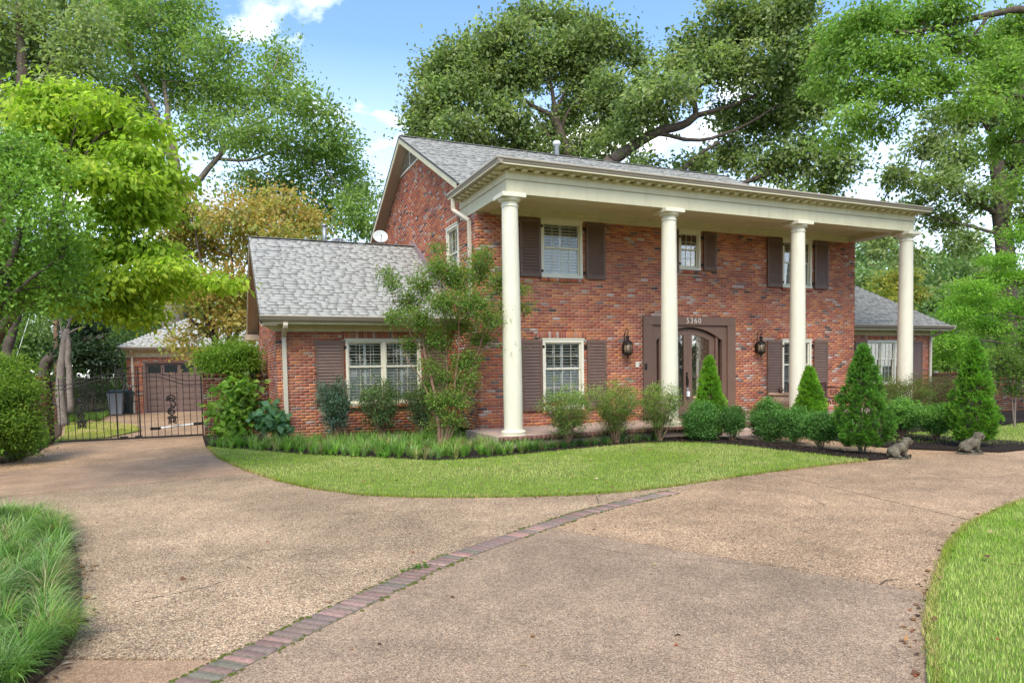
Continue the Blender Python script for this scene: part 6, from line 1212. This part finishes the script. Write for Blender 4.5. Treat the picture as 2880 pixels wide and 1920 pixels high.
tree('hydrangea_small', 'hydrangea_bush', 'small blue-green big-leaved plant at the corner of the left wing', 'shrub', None, [(.13, .26, .13), (.17, .31, .17), (.10, .2, .09)], .20, .85, 14, 10, .16, bark='moss', droop=.5, upn=1.2, seed=16, trunk_name='stem')
tree('myrtle', 'crape_myrtle', 'multi-stemmed crape myrtle in front of the left corner of the house', 'tree', None, [(.14, .25, .05), (.18, .29, .06), (.11, .20, .045), (.22, .32, .07)], .055, .58, 22, 32, .15, bark='redbark', seed=17, tops=[(.27, .36, .07), (.30, .32, .08), (.20, .30, .07)], shell=.2)
tree('oak_back', 'oak_tree', 'olive-green oak rising behind the middle of the roof', 'tree', None, OLIVE+[(.12, .17, .05), (.14, .18, .07)], .24, .62, 25, 46, .62, seed=18, dens=1.35)
tree('oak_arching', 'oak_tree', 'large oak with a thick arching limb above the portico roof', 'tree', None, OLIVE+[(.09, .14, .04)], .21, .62, 25, 46, .52, seed=19, dens=1.25)
tree('oak_right', 'oak_tree', 'tall grey-trunked oak at the right edge with sparse hanging branches', 'tree', None, OLIVE+[(.11, .15, .045)], .20, .6, 22, 44, .45, seed=20, dens=1.15)
tree('lime_tree', 'willow_oak', 'light green fine-leaved branches sweeping in from the top right corner', 'tree', None, [(.21, .33, .07), (.25, .38, .08), (.17, .28, .06), (.31, .43, .11)], .14, .42, 25, 52, .38, droop=.5, seed=21, dens=.95, flat=.45)
tree('cypress_right', 'bald_cypress', 'feathery bright green layered tree at the right beyond the wing', 'tree', None, [(.19, .36, .045), (.24, .42, .06), (.30, .48, .08)], .14, .38, 28, 56, .40, droop=.3, flat=.35, seed=22, dens=.8)
tree('small_myrtle', 'crape_myrtle', 'small thin-stemmed crape myrtle by the wall at the right edge', 'tree', None, [(.12, .20, .045), (.16, .24, .05)], .075, .55, 16, 36, .18, bark='palebark', seed=23)
tree('pale_trees', 'background_tree', 'pale hazy green tree seen under the right end of the portico', 'tree', None, [(.27, .36, .17), (.31, .40, .20), (.22, .31, .14)], .34, .6, 26, 46, .8, seed=24)
tree('yellow_tree', 'background_tree', 'small tree turning yellow behind the right-hand column', 'tree', None, [(.38, .34, .07), (.30, .32, .08), (.2, .27, .08)], .28, .6, 26, 46, .6, seed=25)
tree('pale_broad', 'background_tree', 'broad pale green tree in the distance right of the columns', 'tree', None, [(.26, .37, .15), (.31, .42, .18), (.21, .31, .12), (.36, .41, .19)], .36, .6, 26, 46, .85, seed=26)

# extra background woodland: individual trees well behind the house and drive
def simple_tree(x, y, h, w, label, cols, seed, leaf=.26, n=26, name='woodland_tree'):
    zb = h*.25; B = []; r = random.Random(seed)
    for i in range(n):
        t = r.random(); zz = zb+(h-zb)*t; ww = w*(math.sin(math.pi*min(1, .25+t*.75)))*.5; a = r.uniform(0, 6.28); rad = r.uniform(.2, .9)*ww
        B.append([x+rad*math.cos(a), y+rad*math.sin(a), zz, w*.2*r.uniform(.8, 1.2), h*.09*r.uniform(.8, 1.3)])
    TREES['tmp'] = dict(T=[[x, y, G, .3], [x+.2, y, h*.5, .2], [x, y+.1, h*.9, .06]], L=[], B=B)
    return tree('tmp', name, label, 'tree', 'woodland trees along the back of the plot', cols, leaf, .6, 12, 26, .85, seed=seed)
WC = [[(.16, .24, .07), (.20, .29, .09)], [(.24, .33, .13), (.28, .38, .15)], [(.12, .18, .06), (.15, .22, .07)]]
PL = ['behind the far left of the gate', 'left of the utility pole, far back', 'straight behind the utility pole', 'behind the garage roof, left part', 'behind the garage roof peak', 'behind the wing roof and the maple', 'in the gap by the leaning evergreen', 'at the extreme left edge, far back', 'low down behind the garage corner',
 'under the right end of the portico', 'between the third and fourth columns', 'just right of the fourth column', 'beyond the right wing eave', 'behind the white cars', 'low and bushy before the white cars', 'bushy, behind the fourth column', 'at the far right edge, tallest', 'shrubby, just past the right wing', 'shrubby, behind the wing downspout', 'smallest, by the corner of the right wing', 'behind the iron grille']
for i, (x, y, h, w) in enumerate([(-26, 38, 9, 9), (-21, 46, 10, 10), (-15, 52, 9, 9), (-9, 50, 9.5, 9), (-3, 54, 9, 9), (3, 56, 9, 9), (-18, 34, 6, 6), (-33, 44, 11, 10), (-11, 40, 6, 6),
                                  (44, 38, 10, 10), (52, 34, 10, 10), (58, 26, 10, 10), (62, 16, 10, 10), (52, 12, 6, 7), (46, 22, 5, 7), (40, 26, 5, 6), (66, 6, 10, 10), (36, 10, 4, 5), (34, 16, 4.2, 5), (28, 8, 3.2, 4), (50, 0, 8, 9)]):
    simple_tree(x, y, h, w, ['dark', 'light', 'deep'][i % 3].replace('dark', 'mid')+' green woodland tree '+PL[i], WC[i % 3], 40+i, leaf=.55 if h > 7 else .34, n=20 if h > 7 else 14)
xs_ = [(-120+i*9.5, 86+18*math.sin(i*1.3)) for i in range(30)]+[(80+10*math.sin(i*2.1), -30+i*9) for i in range(14)]+[(-90+i*11, -62-8*math.sin(i*1.7)) for i in range(17)]+[(-75-6*math.sin(i), -40+i*12) for i in range(10)]
LP = []; 
rng = np.random.default_rng(5)
for (x, y) in xs_:
    n = 500; P = rand_dirs(n)*rng.uniform(.6, 1, (n, 1))*np.array([8, 6, 6.5])+np.array([x, y, 6.5+rng.uniform(-1, 2)]); LP.append(P[P[:, 2] > G])
P = np.vstack(LP); n = len(P); V, F = leaf_geo(P, rand_dirs(n), rand_dirs(n, .8), rng.uniform(1.1, 2.0, n), rng.uniform(.8, 1.4, n)); c = pick([(.10, .15, .06), (.13, .19, .08), (.08, .12, .05)], n, .15)
tag(link('distant_treeline', np_mesh('distant_treeline', V, F, np.repeat(c, 4, 0), 3), M['leaf']), 'distant line of woodland closing the horizon', 'woodland', kind='stuff')

# ---- clipped and conical evergreens, shrubs along the front
def conifer(x, y, z0, h, r, label, seed, cols, lean=0):
    global rnd, rng
    rnd = random.Random(seed); rng = np.random.default_rng(seed); th = Thing('conical_evergreen', (x, y, z0), label, 'evergreen shrub', 'conical evergreens along the front beds')
    q = MB()
    for k in range(6): a = rnd.uniform(0, 6.28); q.tube([(x+.03*math.cos(a), y+.03*math.sin(a), z0-.03), (x+.07*math.cos(a), y+.07*math.sin(a), z0+h*.12), (x+.3*r*math.cos(a), y+.3*r*math.sin(a), z0+h*.45), (x, y, z0+h*.9)], [.022, .018, .012, .004], 6)
    th.part(q, 'stem', 'bark')
    nc = 860; t = rng.uniform(0, 1, nc)**1.15; a = rng.uniform(0, 2*math.pi, nc)
    prof = lambda t: np.where(t < .22, .55+.45*(t/.22)**.7, ((1-t)/.78)**.82)
    bump = 1+.15*np.sin(a*3+t*9+seed)+.10*np.sin(a*5-t*17)+.09*rng.normal(size=nc)
    R_ = r*prof(t)*bump; C0 = np.stack([x+R_*np.cos(a)*.88+lean*t, y+R_*np.sin(a)*.88, z0+h*(.08+.92*t)], 1); inw = rng.random(nc) < .2; C0[inw, :2] = np.array([x, y])+(C0[inw, :2]-[x, y])*rng.uniform(.3, .8, (inw.sum(), 1))
    per = 34; idx = np.repeat(np.arange(nc), per); n = nc*per; outw = unit(np.stack([np.cos(a), np.sin(a), np.full(nc, .75)], 1))[idx]
    fan = np.cross(outw, unit(rng.normal(size=(nc, 3)))[idx]); s = rng.uniform(0, 1, (n, 1)); w = rng.normal(size=(n, 1))
    P = C0[idx]+outw*s*.085*(h/1.8)**.5+unit(fan)*w*.032+rng.normal(size=(n, 3))*.008-outw*.03
    Dd = unit(outw+.8*unit(fan)*w*.6+rng.normal(size=(n, 3))*.25+np.array([0, 0, .2])); Nn = unit(np.cross(Dd, fan)+rng.normal(size=(n, 3))*.3)
    cc = pick(cols, nc, .12)[idx]*(.55+.75*s)*rng.uniform(.85, 1.15, (n, 1)); V, F = leaf_geo(P, Dd, Nn, rng.uniform(.03, .062, n), rng.uniform(.014, .024, n), .1)  # spray colour darkened towards its inner end to paint the shade inside
    o = link('foliage', np_mesh('foliage', V, F, np.repeat(np.clip(cc, 0, 1), 4, 0), 3), M['leaf']); keep(o, th.e)
CG = [(.19, .36, .035), (.23, .41, .045), (.15, .29, .035)]; CD = [(.12, .26, .045), (.15, .30, .05), (.10, .21, .04)]; CM = [(.15, .31, .04), (.18, .35, .045), (.12, .25, .038)]
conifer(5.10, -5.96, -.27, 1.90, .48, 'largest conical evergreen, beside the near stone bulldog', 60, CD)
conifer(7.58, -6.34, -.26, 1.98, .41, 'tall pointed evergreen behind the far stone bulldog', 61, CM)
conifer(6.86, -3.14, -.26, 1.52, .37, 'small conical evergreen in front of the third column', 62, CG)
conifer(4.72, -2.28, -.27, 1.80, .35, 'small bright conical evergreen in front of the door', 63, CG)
def bush(x, y, z0, rx, h, label, seed, cols, leaf=.038, asp=.55, tight=True, tops=None, name='boxwood_bush', group=None, waxy=True, nc=260, per=60, cr=.06, stems=8, stemh=.25, bark='redbark'):
    """a shrub: stems fanning up from the base, clusters of leaves over a rounded crown from stemh*h to h"""
    global rnd, rng
    rnd = random.Random(seed); rng = np.random.default_rng(seed); th = Thing(name, (x, y, z0), label, 'shrub', group)
    zc = z0+h*(stemh+(1-stemh)*.5); rz = h*(1-stemh)*.5; d = rand_dirs(nc); rad = rng.uniform(.80 if tight else .35, 1, nc)**(.6); bump = 1+.1*np.sin(d[:, 0]*6+seed)+.09*np.sin(d[:, 1]*7-seed)+.07*np.sin(d[:, 2]*8)
    if not tight: bump += rng.normal(size=nc)*.16
    Cc = np.array([x, y, zc])+d*(rad*bump)[:, None]*np.array([rx, rx, rz]); 
    if not tight: k = (Cc[:, 2]-z0)/h; Cc[:, :2] = [x, y]+(Cc[:, :2]-[x, y])*np.clip(.45+.75*k, .4, 1.15)[:, None]
    Cc[:, 2] = np.maximum(Cc[:, 2], z0+.03)
    q = MB()
    for k in range(stems if tight else stems*2):
        j = rng.integers(nc); e = Vector(Cc[j]); a = rnd.uniform(0, 6.28); b0 = Vector((x+.04*math.cos(a), y+.04*math.sin(a), z0-.02)); m_ = b0.lerp(e, .5)+Vector((0, 0, .08*h)); q.tube([b0, m_, e], [.012, .008, .003], 5)
    for k in range(0, nc, 3 if tight else 2): e = Vector(Cc[k]); c0 = Vector((x, y, zc-rz*.5)); q.tube([c0.lerp(e, .35), e], [.004, .002], 3, caps=False)
    th.part(q, 'stem', bark)
    idx = np.repeat(np.arange(nc), per); n = nc*per; off = rng.normal(size=(n, 3))*cr*np.array([1, 1, .8]); P = Cc[idx]+off; outw = unit(Cc[idx]-np.array([x, y, zc-rz*.6])); Dd = unit(outw*.8+rng.normal(size=(n, 3))*.7); Nn = unit(rng.normal(size=(n, 3))*.5+outw*.8+np.array([0, 0, .5]))
    cc = pick(cols, nc, .14)[idx]*rng.uniform(.8, 1.2, (n, 1))
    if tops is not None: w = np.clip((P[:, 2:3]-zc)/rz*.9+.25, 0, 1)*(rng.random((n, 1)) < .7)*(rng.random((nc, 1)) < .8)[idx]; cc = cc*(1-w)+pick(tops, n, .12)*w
    V, F = leaf_geo(P, Dd, Nn, leaf*rng.uniform(.6, 1.2, n), leaf*asp*rng.uniform(.7, 1.2, n)); k = P[:, 2] > z0+.01; k4 = np.repeat(k, 4)
    o = link('foliage', np_mesh('foliage', V, F, np.repeat(np.clip(cc, 0, 1), 4, 0), 3), M['waxleaf' if waxy else 'leaf']); keep(o, th.e)
BX = [(.075, .18, .035), (.10, .23, .045), (.055, .13, .03), (.13, .27, .055)]
gb = 'clipped boxwood bushes along the front path'
bush(4.08, -2.78, -.26, .32, .78, 'round boxwood left of the small evergreen by the door', 70, BX, group=gb, tops=[(.17, .35, .07), (.12, .27, .05)], per=52, nc=330, stemh=.08)
bush(4.62, -3.15, -.26, .27, .72, 'loose boxwood just right of the small evergreen by the door', 71, BX+[(.09, .18, .04)], group=gb, tight=False, nc=180, per=50, stemh=.2)
bush(5.24, -3.58, -.26, .33, .80, 'fullest round boxwood, leftmost of the three in a row', 72, BX, group=gb, tops=[(.17, .35, .07), (.12, .27, .05)], per=52, nc=330, stemh=.08)
bush(5.38, -4.14, -.26, .25, .66, 'middle boxwood of the three in a row beside the path', 73, BX, group=gb, tops=[(.17, .35, .07), (.12, .27, .05)], per=50, nc=280, stemh=.2)
bush(5.17, -4.98, -.26, .26, .62, 'boxwood on a bare stem next to the largest conical evergreen', 74, BX, group=gb, tops=[(.17, .35, .07), (.12, .27, .05)], per=50, nc=260, stemh=.28)
bush(7.85, -4.68, -.25, .34, .78, 'boxwood on the right of the path, nearer the largest evergreen', 75, [(.11, .26, .04), (.14, .31, .05), (.08, .19, .035)], group=gb, tight=False, per=66, nc=300, stemh=.3, tops=[(.24, .42, .07)])
bush(7.82, -5.46, -.25, .29, .70, 'leggy boxwood between the path and the pointed evergreen', 76, [(.11, .26, .04), (.14, .31, .05), (.08, .19, .035)], group=gb, tight=False, per=60, nc=260, stemh=.3, tops=[(.24, .42, .07)])
AZ = [(.15, .22, .055), (.12, .18, .045), (.19, .26, .065)]; AT = [(.36, .47, .11), (.42, .52, .15), (.28, .40, .09)]
ga_ = 'loose azaleas along the porch'
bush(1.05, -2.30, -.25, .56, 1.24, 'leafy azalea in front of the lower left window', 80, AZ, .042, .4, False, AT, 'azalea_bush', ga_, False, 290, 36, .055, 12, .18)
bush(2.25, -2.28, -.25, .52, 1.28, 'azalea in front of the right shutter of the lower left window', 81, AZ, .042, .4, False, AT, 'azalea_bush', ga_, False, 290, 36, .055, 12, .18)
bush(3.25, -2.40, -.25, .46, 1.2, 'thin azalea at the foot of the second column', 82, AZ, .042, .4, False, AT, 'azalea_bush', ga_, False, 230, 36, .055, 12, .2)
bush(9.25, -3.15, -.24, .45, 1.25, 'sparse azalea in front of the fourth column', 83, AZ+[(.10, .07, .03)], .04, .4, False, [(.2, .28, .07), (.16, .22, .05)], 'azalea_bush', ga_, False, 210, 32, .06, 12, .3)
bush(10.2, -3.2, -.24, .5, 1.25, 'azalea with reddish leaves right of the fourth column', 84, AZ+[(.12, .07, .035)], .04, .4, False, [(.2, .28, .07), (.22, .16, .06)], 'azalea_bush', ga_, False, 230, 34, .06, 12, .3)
bush(11.3, -3.1, -.24, .5, 1.3, 'brownish shrub before the corner of the right wing', 85, [(.10, .08, .04), (.11, .12, .04), (.13, .16, .05)], .04, .4, False, None, 'garden_shrub', None, False, 240, 34, .065, 12, .25)
gw_ = 'camellias under the left wing window'
bush(-3.05, 1.28, -.22, .40, 1.36, 'silvery dark-leaved camellia left of the wing window', 86, [(.10, .18, .11), (.15, .24, .16), (.22, .30, .22), (.06, .11, .06)], .052, .5, False, None, 'camellia_bush', gw_, True, 200, 34, .06, 14, .22)
bush(-2.05, 1.15, -.22, .54, 1.38, 'camellia with yellow-green tips under the wing window', 87, [(.10, .18, .06), (.14, .22, .08), (.08, .14, .05)], .05, .5, False, [(.22, .28, .05), (.12, .18, .07)], 'camellia_bush', gw_, True, 230, 34, .065, 16, .2)
bush(-1.05, 1.12, -.22, .44, 1.32, 'grey-green camellia partly behind the crape myrtle stems', 88, [(.13, .20, .08), (.17, .24, .11), (.10, .16, .06)], .048, .5, False, [(.22, .28, .07)], 'camellia_bush', gw_, True, 210, 32, .065, 14, .2)
bush(13.1, -3.2, -.23, .28, .28, 'low green plant in the mulch at the far right', 89, [(.08, .16, .04)], .05, .5, False, None, 'garden_shrub', None, False, 60, 20, .05, 6, .1)

# ---- grass and ground cover
def strands(name, polyname, P2, z, L, Wd, lean, cols, segs, label, cat, m='grass', dirs=None, curve=1.3):
    n = len(P2); P = np.column_stack([P2, np.full(n, z)]); a = rng.uniform(0, 2*math.pi, n); D = np.column_stack([np.cos(a), np.sin(a)]) if dirs is None else dirs
    V, F, C = blades(P, segs, L, Wd, lean, D, cols, curve); return tag(link(name, np_mesh(name, V, F, C, 3), M[m]), label, cat, kind='stuff')
rng = np.random.default_rng(99)
def lawn_cols(P, n):
    ns = noise2(P, .55, 3.1)+.6*noise2(P, 2.3, 9.7); base = np.array([.33, .44, .055]); dry = np.array([.58, .57, .20]); deep = np.array([.23, .37, .04]); w = np.clip(ns*1.6+.42, 0, 1)[:, None]
    c = base*(1-w)+dry*w*1.0; r = rng.random((n, 1)); c = np.where(r < .25, deep, c); c = np.where(r > .93, np.array([.48, .40, .19]), c); return c*rng.uniform(.75, 1.25, (n, 1))
P2 = scatter(front_lawn, 60000); n = len(P2); strands('grass', '', P2, -.265, rng.uniform(.022, .055, n), rng.uniform(.005, .009, n), rng.uniform(.2, 1.3, n), lawn_cols(P2, n), 1, 'mown grass of the front lawn between the drive and the beds', 'grass')
near = [(3.3, -9.75), (2.22, -9.98), (1.31, -10.25), (0.5, -10.61), (-0.3, -11.06), (-0.99, -11.47), (-1.62, -11.88), (-2.23, -12.31), (-2.5, -12.9), (-1.5, -13.4), (1.5, -12.9), (6.5, -11.6)]
P2 = scatter(near, 72000); n = len(P2); strands('grass', '', P2, -.265, rng.uniform(.022, .055, n), rng.uniform(.004, .007, n), rng.uniform(.2, 1.6, n), lawn_cols(P2, n)*np.array([.88, 1.0, .85]), 2, 'grass of the near lawn in the bottom right corner', 'grass')
P2 = scatter(lawnr, 26000); P2 = P2[P2[:, 0] < 18]; n = len(P2); strands('grass', '', P2, -.258, rng.uniform(.03, .06, n), rng.uniform(.008, .013, n), rng.uniform(.2, 1.2, n), lawn_cols(P2, n), 1, 'grass of the far right lawn beyond the stone bulldogs', 'grass')
P2 = scatter(lawnb+[], 7000); n = len(P2); strands('grass', '', P2, -.252, rng.uniform(.03, .06, n), rng.uniform(.01, .016, n), rng.uniform(.2, 1.2, n), lawn_cols(P2, n)*np.array([1.35, 1.0, 1.3]), 1, 'patch of dry grass behind the gate', 'grass')
P2 = scatter(lawnb2, 2500); n = len(P2); strands('grass', '', P2, -.252, rng.uniform(.04, .08, n), rng.uniform(.01, .016, n), rng.uniform(.2, 1.2, n), lawn_cols(P2, n), 1, 'green grass strip beside the left wing behind the gate', 'grass')
def clumps(name, C2, z, per, L0, L1, w, segs, cols, label, spread=.05, lean=(.5, 1.9), zj=None, bias=None):
    nC = len(C2); idx = np.repeat(np.arange(nC), per); n = nC*per; a = rng.uniform(0, 2*math.pi, n); D = np.column_stack([np.cos(a), np.sin(a)])
    if bias is not None: D = D+np.array(bias)*rng.uniform(.3, 1, (n, 1)); D = unit(np.column_stack([D, np.zeros(n)]))[:, :2]
    P2 = C2[idx]+D*rng.uniform(0, spread, (n, 1)); P = np.column_stack([P2, np.full(n, z)]); sc = (rng.uniform(.6, 1.25, nC)*(1+.35*noise2(C2, 1.9, 5.0)))[idx]
    cc = pick(cols, nC, .15)[idx]*rng.uniform(.7, 1.3, (n, 1)); V, F, Cq = blades(P, segs, rng.uniform(L0, L1, n)*sc, np.full(n, w)*rng.uniform(.7, 1.2, n), rng.uniform(lean[0], lean[1], n), D, cc, .9)
    return tag(link(name, np_mesh(name, V, F, Cq, 3), M['grass']), label, 'ground cover', kind='stuff')
mondo = [(-9.2, -4.5), (-8.3, -4.5), (-7.85, -5.0), (-7.5, -5.45), (-7.15, -6.1), (-6.95, -7.1), (-6.78, -8.34), (-6.55, -9.35), (-6.5, -9.9), (-6.55, -10.25), (-7.0, -10.8), (-8.0, -10.8), (-8.8, -8)]
MC = [(.15, .29, .055), (.20, .35, .08), (.34, .46, .20), (.09, .17, .035), (.22, .34, .06), (.40, .36, .18), (.12, .24, .045)]
clumps('mondo_grass', scatter(mondo, 360), -.245, 80, .17, .40, .0075, 4, MC, 'long-bladed mondo grass spilling over the drive in the bottom left corner',   .06, (1.1, 2.7), bias=(.55, .05))
rim = np.array([(p[0]-.02, p[1]) for p in [(-7.85, -5.0), (-7.5, -5.45), (-7.15, -6.1), (-6.95, -7.1), (-6.78, -8.34), (-6.55, -9.35), (-6.52, -10.0), (-6.7, -10.4)]]); rr_ = np.vstack([rim[i]+(rim[i+1]-rim[i])*t for i in range(len(rim)-1) for t in np.linspace(0, 1, 9)[:-1]])
clumps('mondo_grass', rr_+rng.normal(size=rr_.shape)*.05, -.25, 80, .18, .36, .007, 4, MC, 'fringe of mondo grass leaning onto the drive', .05, (1.2, 2.6), bias=(.9, .05))
lir = [(-5.85, 2.1), (-5.12, 1.12), (-4.05, -.55), (-2.92, -1.76), (-2.0, -2.78), (-1.2, -2.93), (-.2, -2.78), (.4, -2.4), (-.45, -.7), (-.2, .3), (-.1, 1.8), (-4.4, 1.8)]
clumps('liriope', scatter(lir, 480), -.235, 44, .11, .34, .012, 4, [(.18, .34, .05), (.23, .41, .065), (.13, .25, .04), (.31, .45, .12), (.22, .34, .11), (.34, .32, .13)], 'strappy green liriope filling the bed in front of the left wing', .05, (.5, 2.0))
lir2 = [(.0, -2.65), (1.0, -2.5), (2.4, -2.35), (3.2, -2.4), (3.5, -2.3), (3.4, -2.1), (.3, -2.1)]
clumps('liriope', scatter(lir2, 90), -.235, 34, .10, .26, .009, 4, [(.06, .14, .03), (.09, .19, .04), (.30, .24, .12), (.08, .16, .05)], 'darker tufts of liriope along the porch edge', .05, (.5, 1.9))
clumps('liriope', scatter([(-9.9, 1), (-9.2, 2), (-9.25, 4.6), (-9.9, 4.6)], 60), -.24, 36, .12, .26, .012, 3, [(.07, .14, .03), (.10, .19, .035)], 'dark liriope at the foot of the left gate pier', .05)
clumps('liriope', scatter([(-10.6, 13.2), (-9.4, 13.4), (-9.6, 17.6), (-10.6, 17)], 110), -.24, 24, .15, .32, .02, 2, [(.14, .24, .04), (.18, .28, .06)], 'bright liriope border under the twin-trunked tree', .06)
# ferns and copper leaves in the bed
clumps('fern', np.array([(-1.9, -1.0), (-2.3, -.6), (-1.3, -1.9), (-.6, -2.2), (-1.0, -1.5)]), -.235, 30, .14, .30, .03, 3, [(.30, .16, .06), (.34, .30, .10), (.22, .24, .06)], 'copper and yellowing fern fronds in the bed below the crape myrtle', .08, (.7, 1.8))
ln = near_line(lawn_out, 5200, .012, 0, 0) if False else None
# fallen leaves
rng = np.random.default_rng(123)
def litter(P2, z, label, s=(.03, .07)):
    n = len(P2); P = np.column_stack([P2, np.full(n, z)+rng.uniform(.0, .006, n)]); D = np.column_stack([rng.normal(size=(n, 2)), rng.normal(size=n)*.1]); Nn = np.column_stack([rng.normal(size=(n, 2))*.3, np.ones(n)])
    S = rng.uniform(s[0], s[1], n); V, F = leaf_geo(P, D, Nn, S, S*rng.uniform(.4, .8, n), .22); c = pick([(.24, .12, .05), (.32, .17, .07), (.14, .07, .04), (.40, .28, .14), (.34, .10, .04), (.45, .36, .22), (.10, .06, .04)], n, .25)
    return tag(link('fallen_leaves', np_mesh('fallen_leaves', V, F, np.repeat(c, 4, 0), 3), M['deadleaf']), label, 'leaves', kind='stuff')
def near_line(line, n, sd, ox=0, oy=0):
    L = along(line); out = []
    for _ in range(n):
        u_ = rng.uniform(0, L[-1]); i = min(max(k for k in range(len(L)) if L[k] <= u_), len(line)-2); t = (u_-L[i])/max(L[i+1]-L[i], 1e-6); p = Vector(line[i]).lerp(Vector(line[i+1]), t); out.append((p.x+rng.normal()*sd+ox, p.y+rng.normal()*sd+oy))
    return np.array(out)
P2 = near_line(lawn_out, 5200, .016, 0, .01); n = len(P2); strands('grass', '', P2, -.278, rng.uniform(.03, .075, n), rng.uniform(.005, .009, n), rng.uniform(.6, 1.9, n), lawn_cols(P2, n)*rng.uniform(.55, 1, (n, 1))*np.array([1.1, .95, 1]), 2, 'ragged fringe of grass hanging over the edge of the front lawn', 'grass')
P2 = near_line([(3.04, -9.78), (2.22, -9.98), (1.31, -10.25), (0.5, -10.61), (-0.3, -11.06), (-0.99, -11.47), (-1.62, -11.88), (-2.4, -12.5)], 5200, .016, .01, -.01); n = len(P2); strands('grass', '', P2, -.278, rng.uniform(.03, .085, n), rng.uniform(.004, .007, n), rng.uniform(.6, 1.9, n), lawn_cols(P2, n)*rng.uniform(.55, 1, (n, 1))*np.array([1.1, .95, 1]), 2, 'ragged fringe of grass along the edge of the near lawn', 'grass')
drive_vis = [(-8.5, -3.5), (-5.5, 3.5), (-4.5, -5.5), (-2, -7.2), (2, -7.4), (9, -7.5), (3, -9.3), (-2.4, -11.9), (-6.3, -10.3), (-6.4, -7)]
litter(scatter(drive_vis, 110), G+.002, 'scattered dead leaves on the driveway', (.02, .055))
litter(near_line([(3.04, -9.78), (1.31, -10.25), (-0.3, -11.06), (-1.62, -11.88), (-2.4, -12.5)], 120, .035, -.04, .04), G+.002, 'rust-coloured leaves gathered along the edge of the near lawn', (.025, .065))
litter(near_line(lawn_out, 420, .035, -.0, -.04), G+.002, 'fine dead leaves along the edge of the front lawn', (.02, .045))
litter(scatter(front_lawn, 240), -.235, 'brown leaves lying on the front lawn', (.03, .07)); litter(scatter(near, 80), -.225, 'brown leaves lying on the near lawn', (.03, .08))
litter(scatter([(-11, -1), (-9.2, 1.2), (-9.1, 4.5), (-11, 4.5)], 260), -.235, 'leaf litter under the azalea left of the gate', (.03, .06)); litter(near_line([(-9.4, -2.6), (-9.5, 1.0), (-9.1, 3.6)], 160, .2, .1), G+.003, 'leaf litter washed against the left bed', (.03, .06))
litter(near_line([(-6.9, -7.0), (-6.6, -8.3), (-6.45, -9.4), (-6.5, -10.3)], 90, .06, .03), G+.002, 'dead leaves trapped beside the mondo grass', (.03, .07))
P2 = scatter(bedr, 1600); P2 = np.vstack([P2, scatter([(4.3, -4.89), (4.42, -5.82), (4.5, -6.56), (5.5, -6.62), (5.05, -5.6), (4.95, -3.6), (4.2, -3.2)], 900), scatter([(-.4, -2.8), (2.4, -2.45), (4, -3.2), (4.9, -1.8), (0, -2)], 1500), scatter(bedfar, 1500)])
n = len(P2); P = np.column_stack([P2, np.full(n, -.236)+rng.uniform(0, .012, n)]); V, F = leaf_geo(P, np.column_stack([rng.normal(size=(n, 2)), rng.normal(size=n)*.25]), rand_dirs(n, 1.2), rng.uniform(.03, .08, n), rng.uniform(.01, .02, n), .3)
tag(link('mulch_chips', np_mesh('mulch_chips', V, F, np.repeat(pick([(.03, .022, .018), (.05, .035, .028), (.02, .015, .012), (.09, .06, .04)], n, .3), 4, 0), 3), M['deadleaf']), 'shredded black mulch over the beds', 'mulch', kind='stuff')
T = Thing('fallen_twig', (-.55, -11.0, G), 'thin bare twig lying on the pinkish slab of the driveway', 'twig'); q = MB(); q.tube([(-1.05, -11.12, G+.006), (-.95, -11.09, G+.012), (-.82, -11.1, G+.007)], [.005, .004, .002], 5); T.part(q, 'twig_stem', 'bark')
T = Thing('weed_tuft', (-4.0, -9.05, G), 'small green weed growing from the brick ribbon', 'weed'); n = 70; P = np.array([(-4.03, -9.16, G)]*n)+rng.normal(size=(n, 3))*np.array([.07, .03, .008])+np.array([0, 0, .015]); V, F = leaf_geo(P, rand_dirs(n, .3), rand_dirs(n, 1), np.full(n, .04), np.full(n, .014)); o = link('weed_leaves', np_mesh('weed_leaves', V, F, np.repeat(pick([(.10, .2, .04), (.16, .27, .05)], n), 4, 0), 3), M['leaf']); o['kind'] = 'stuff'; keep(o, T.e)
bpy.context.view_layer.update()
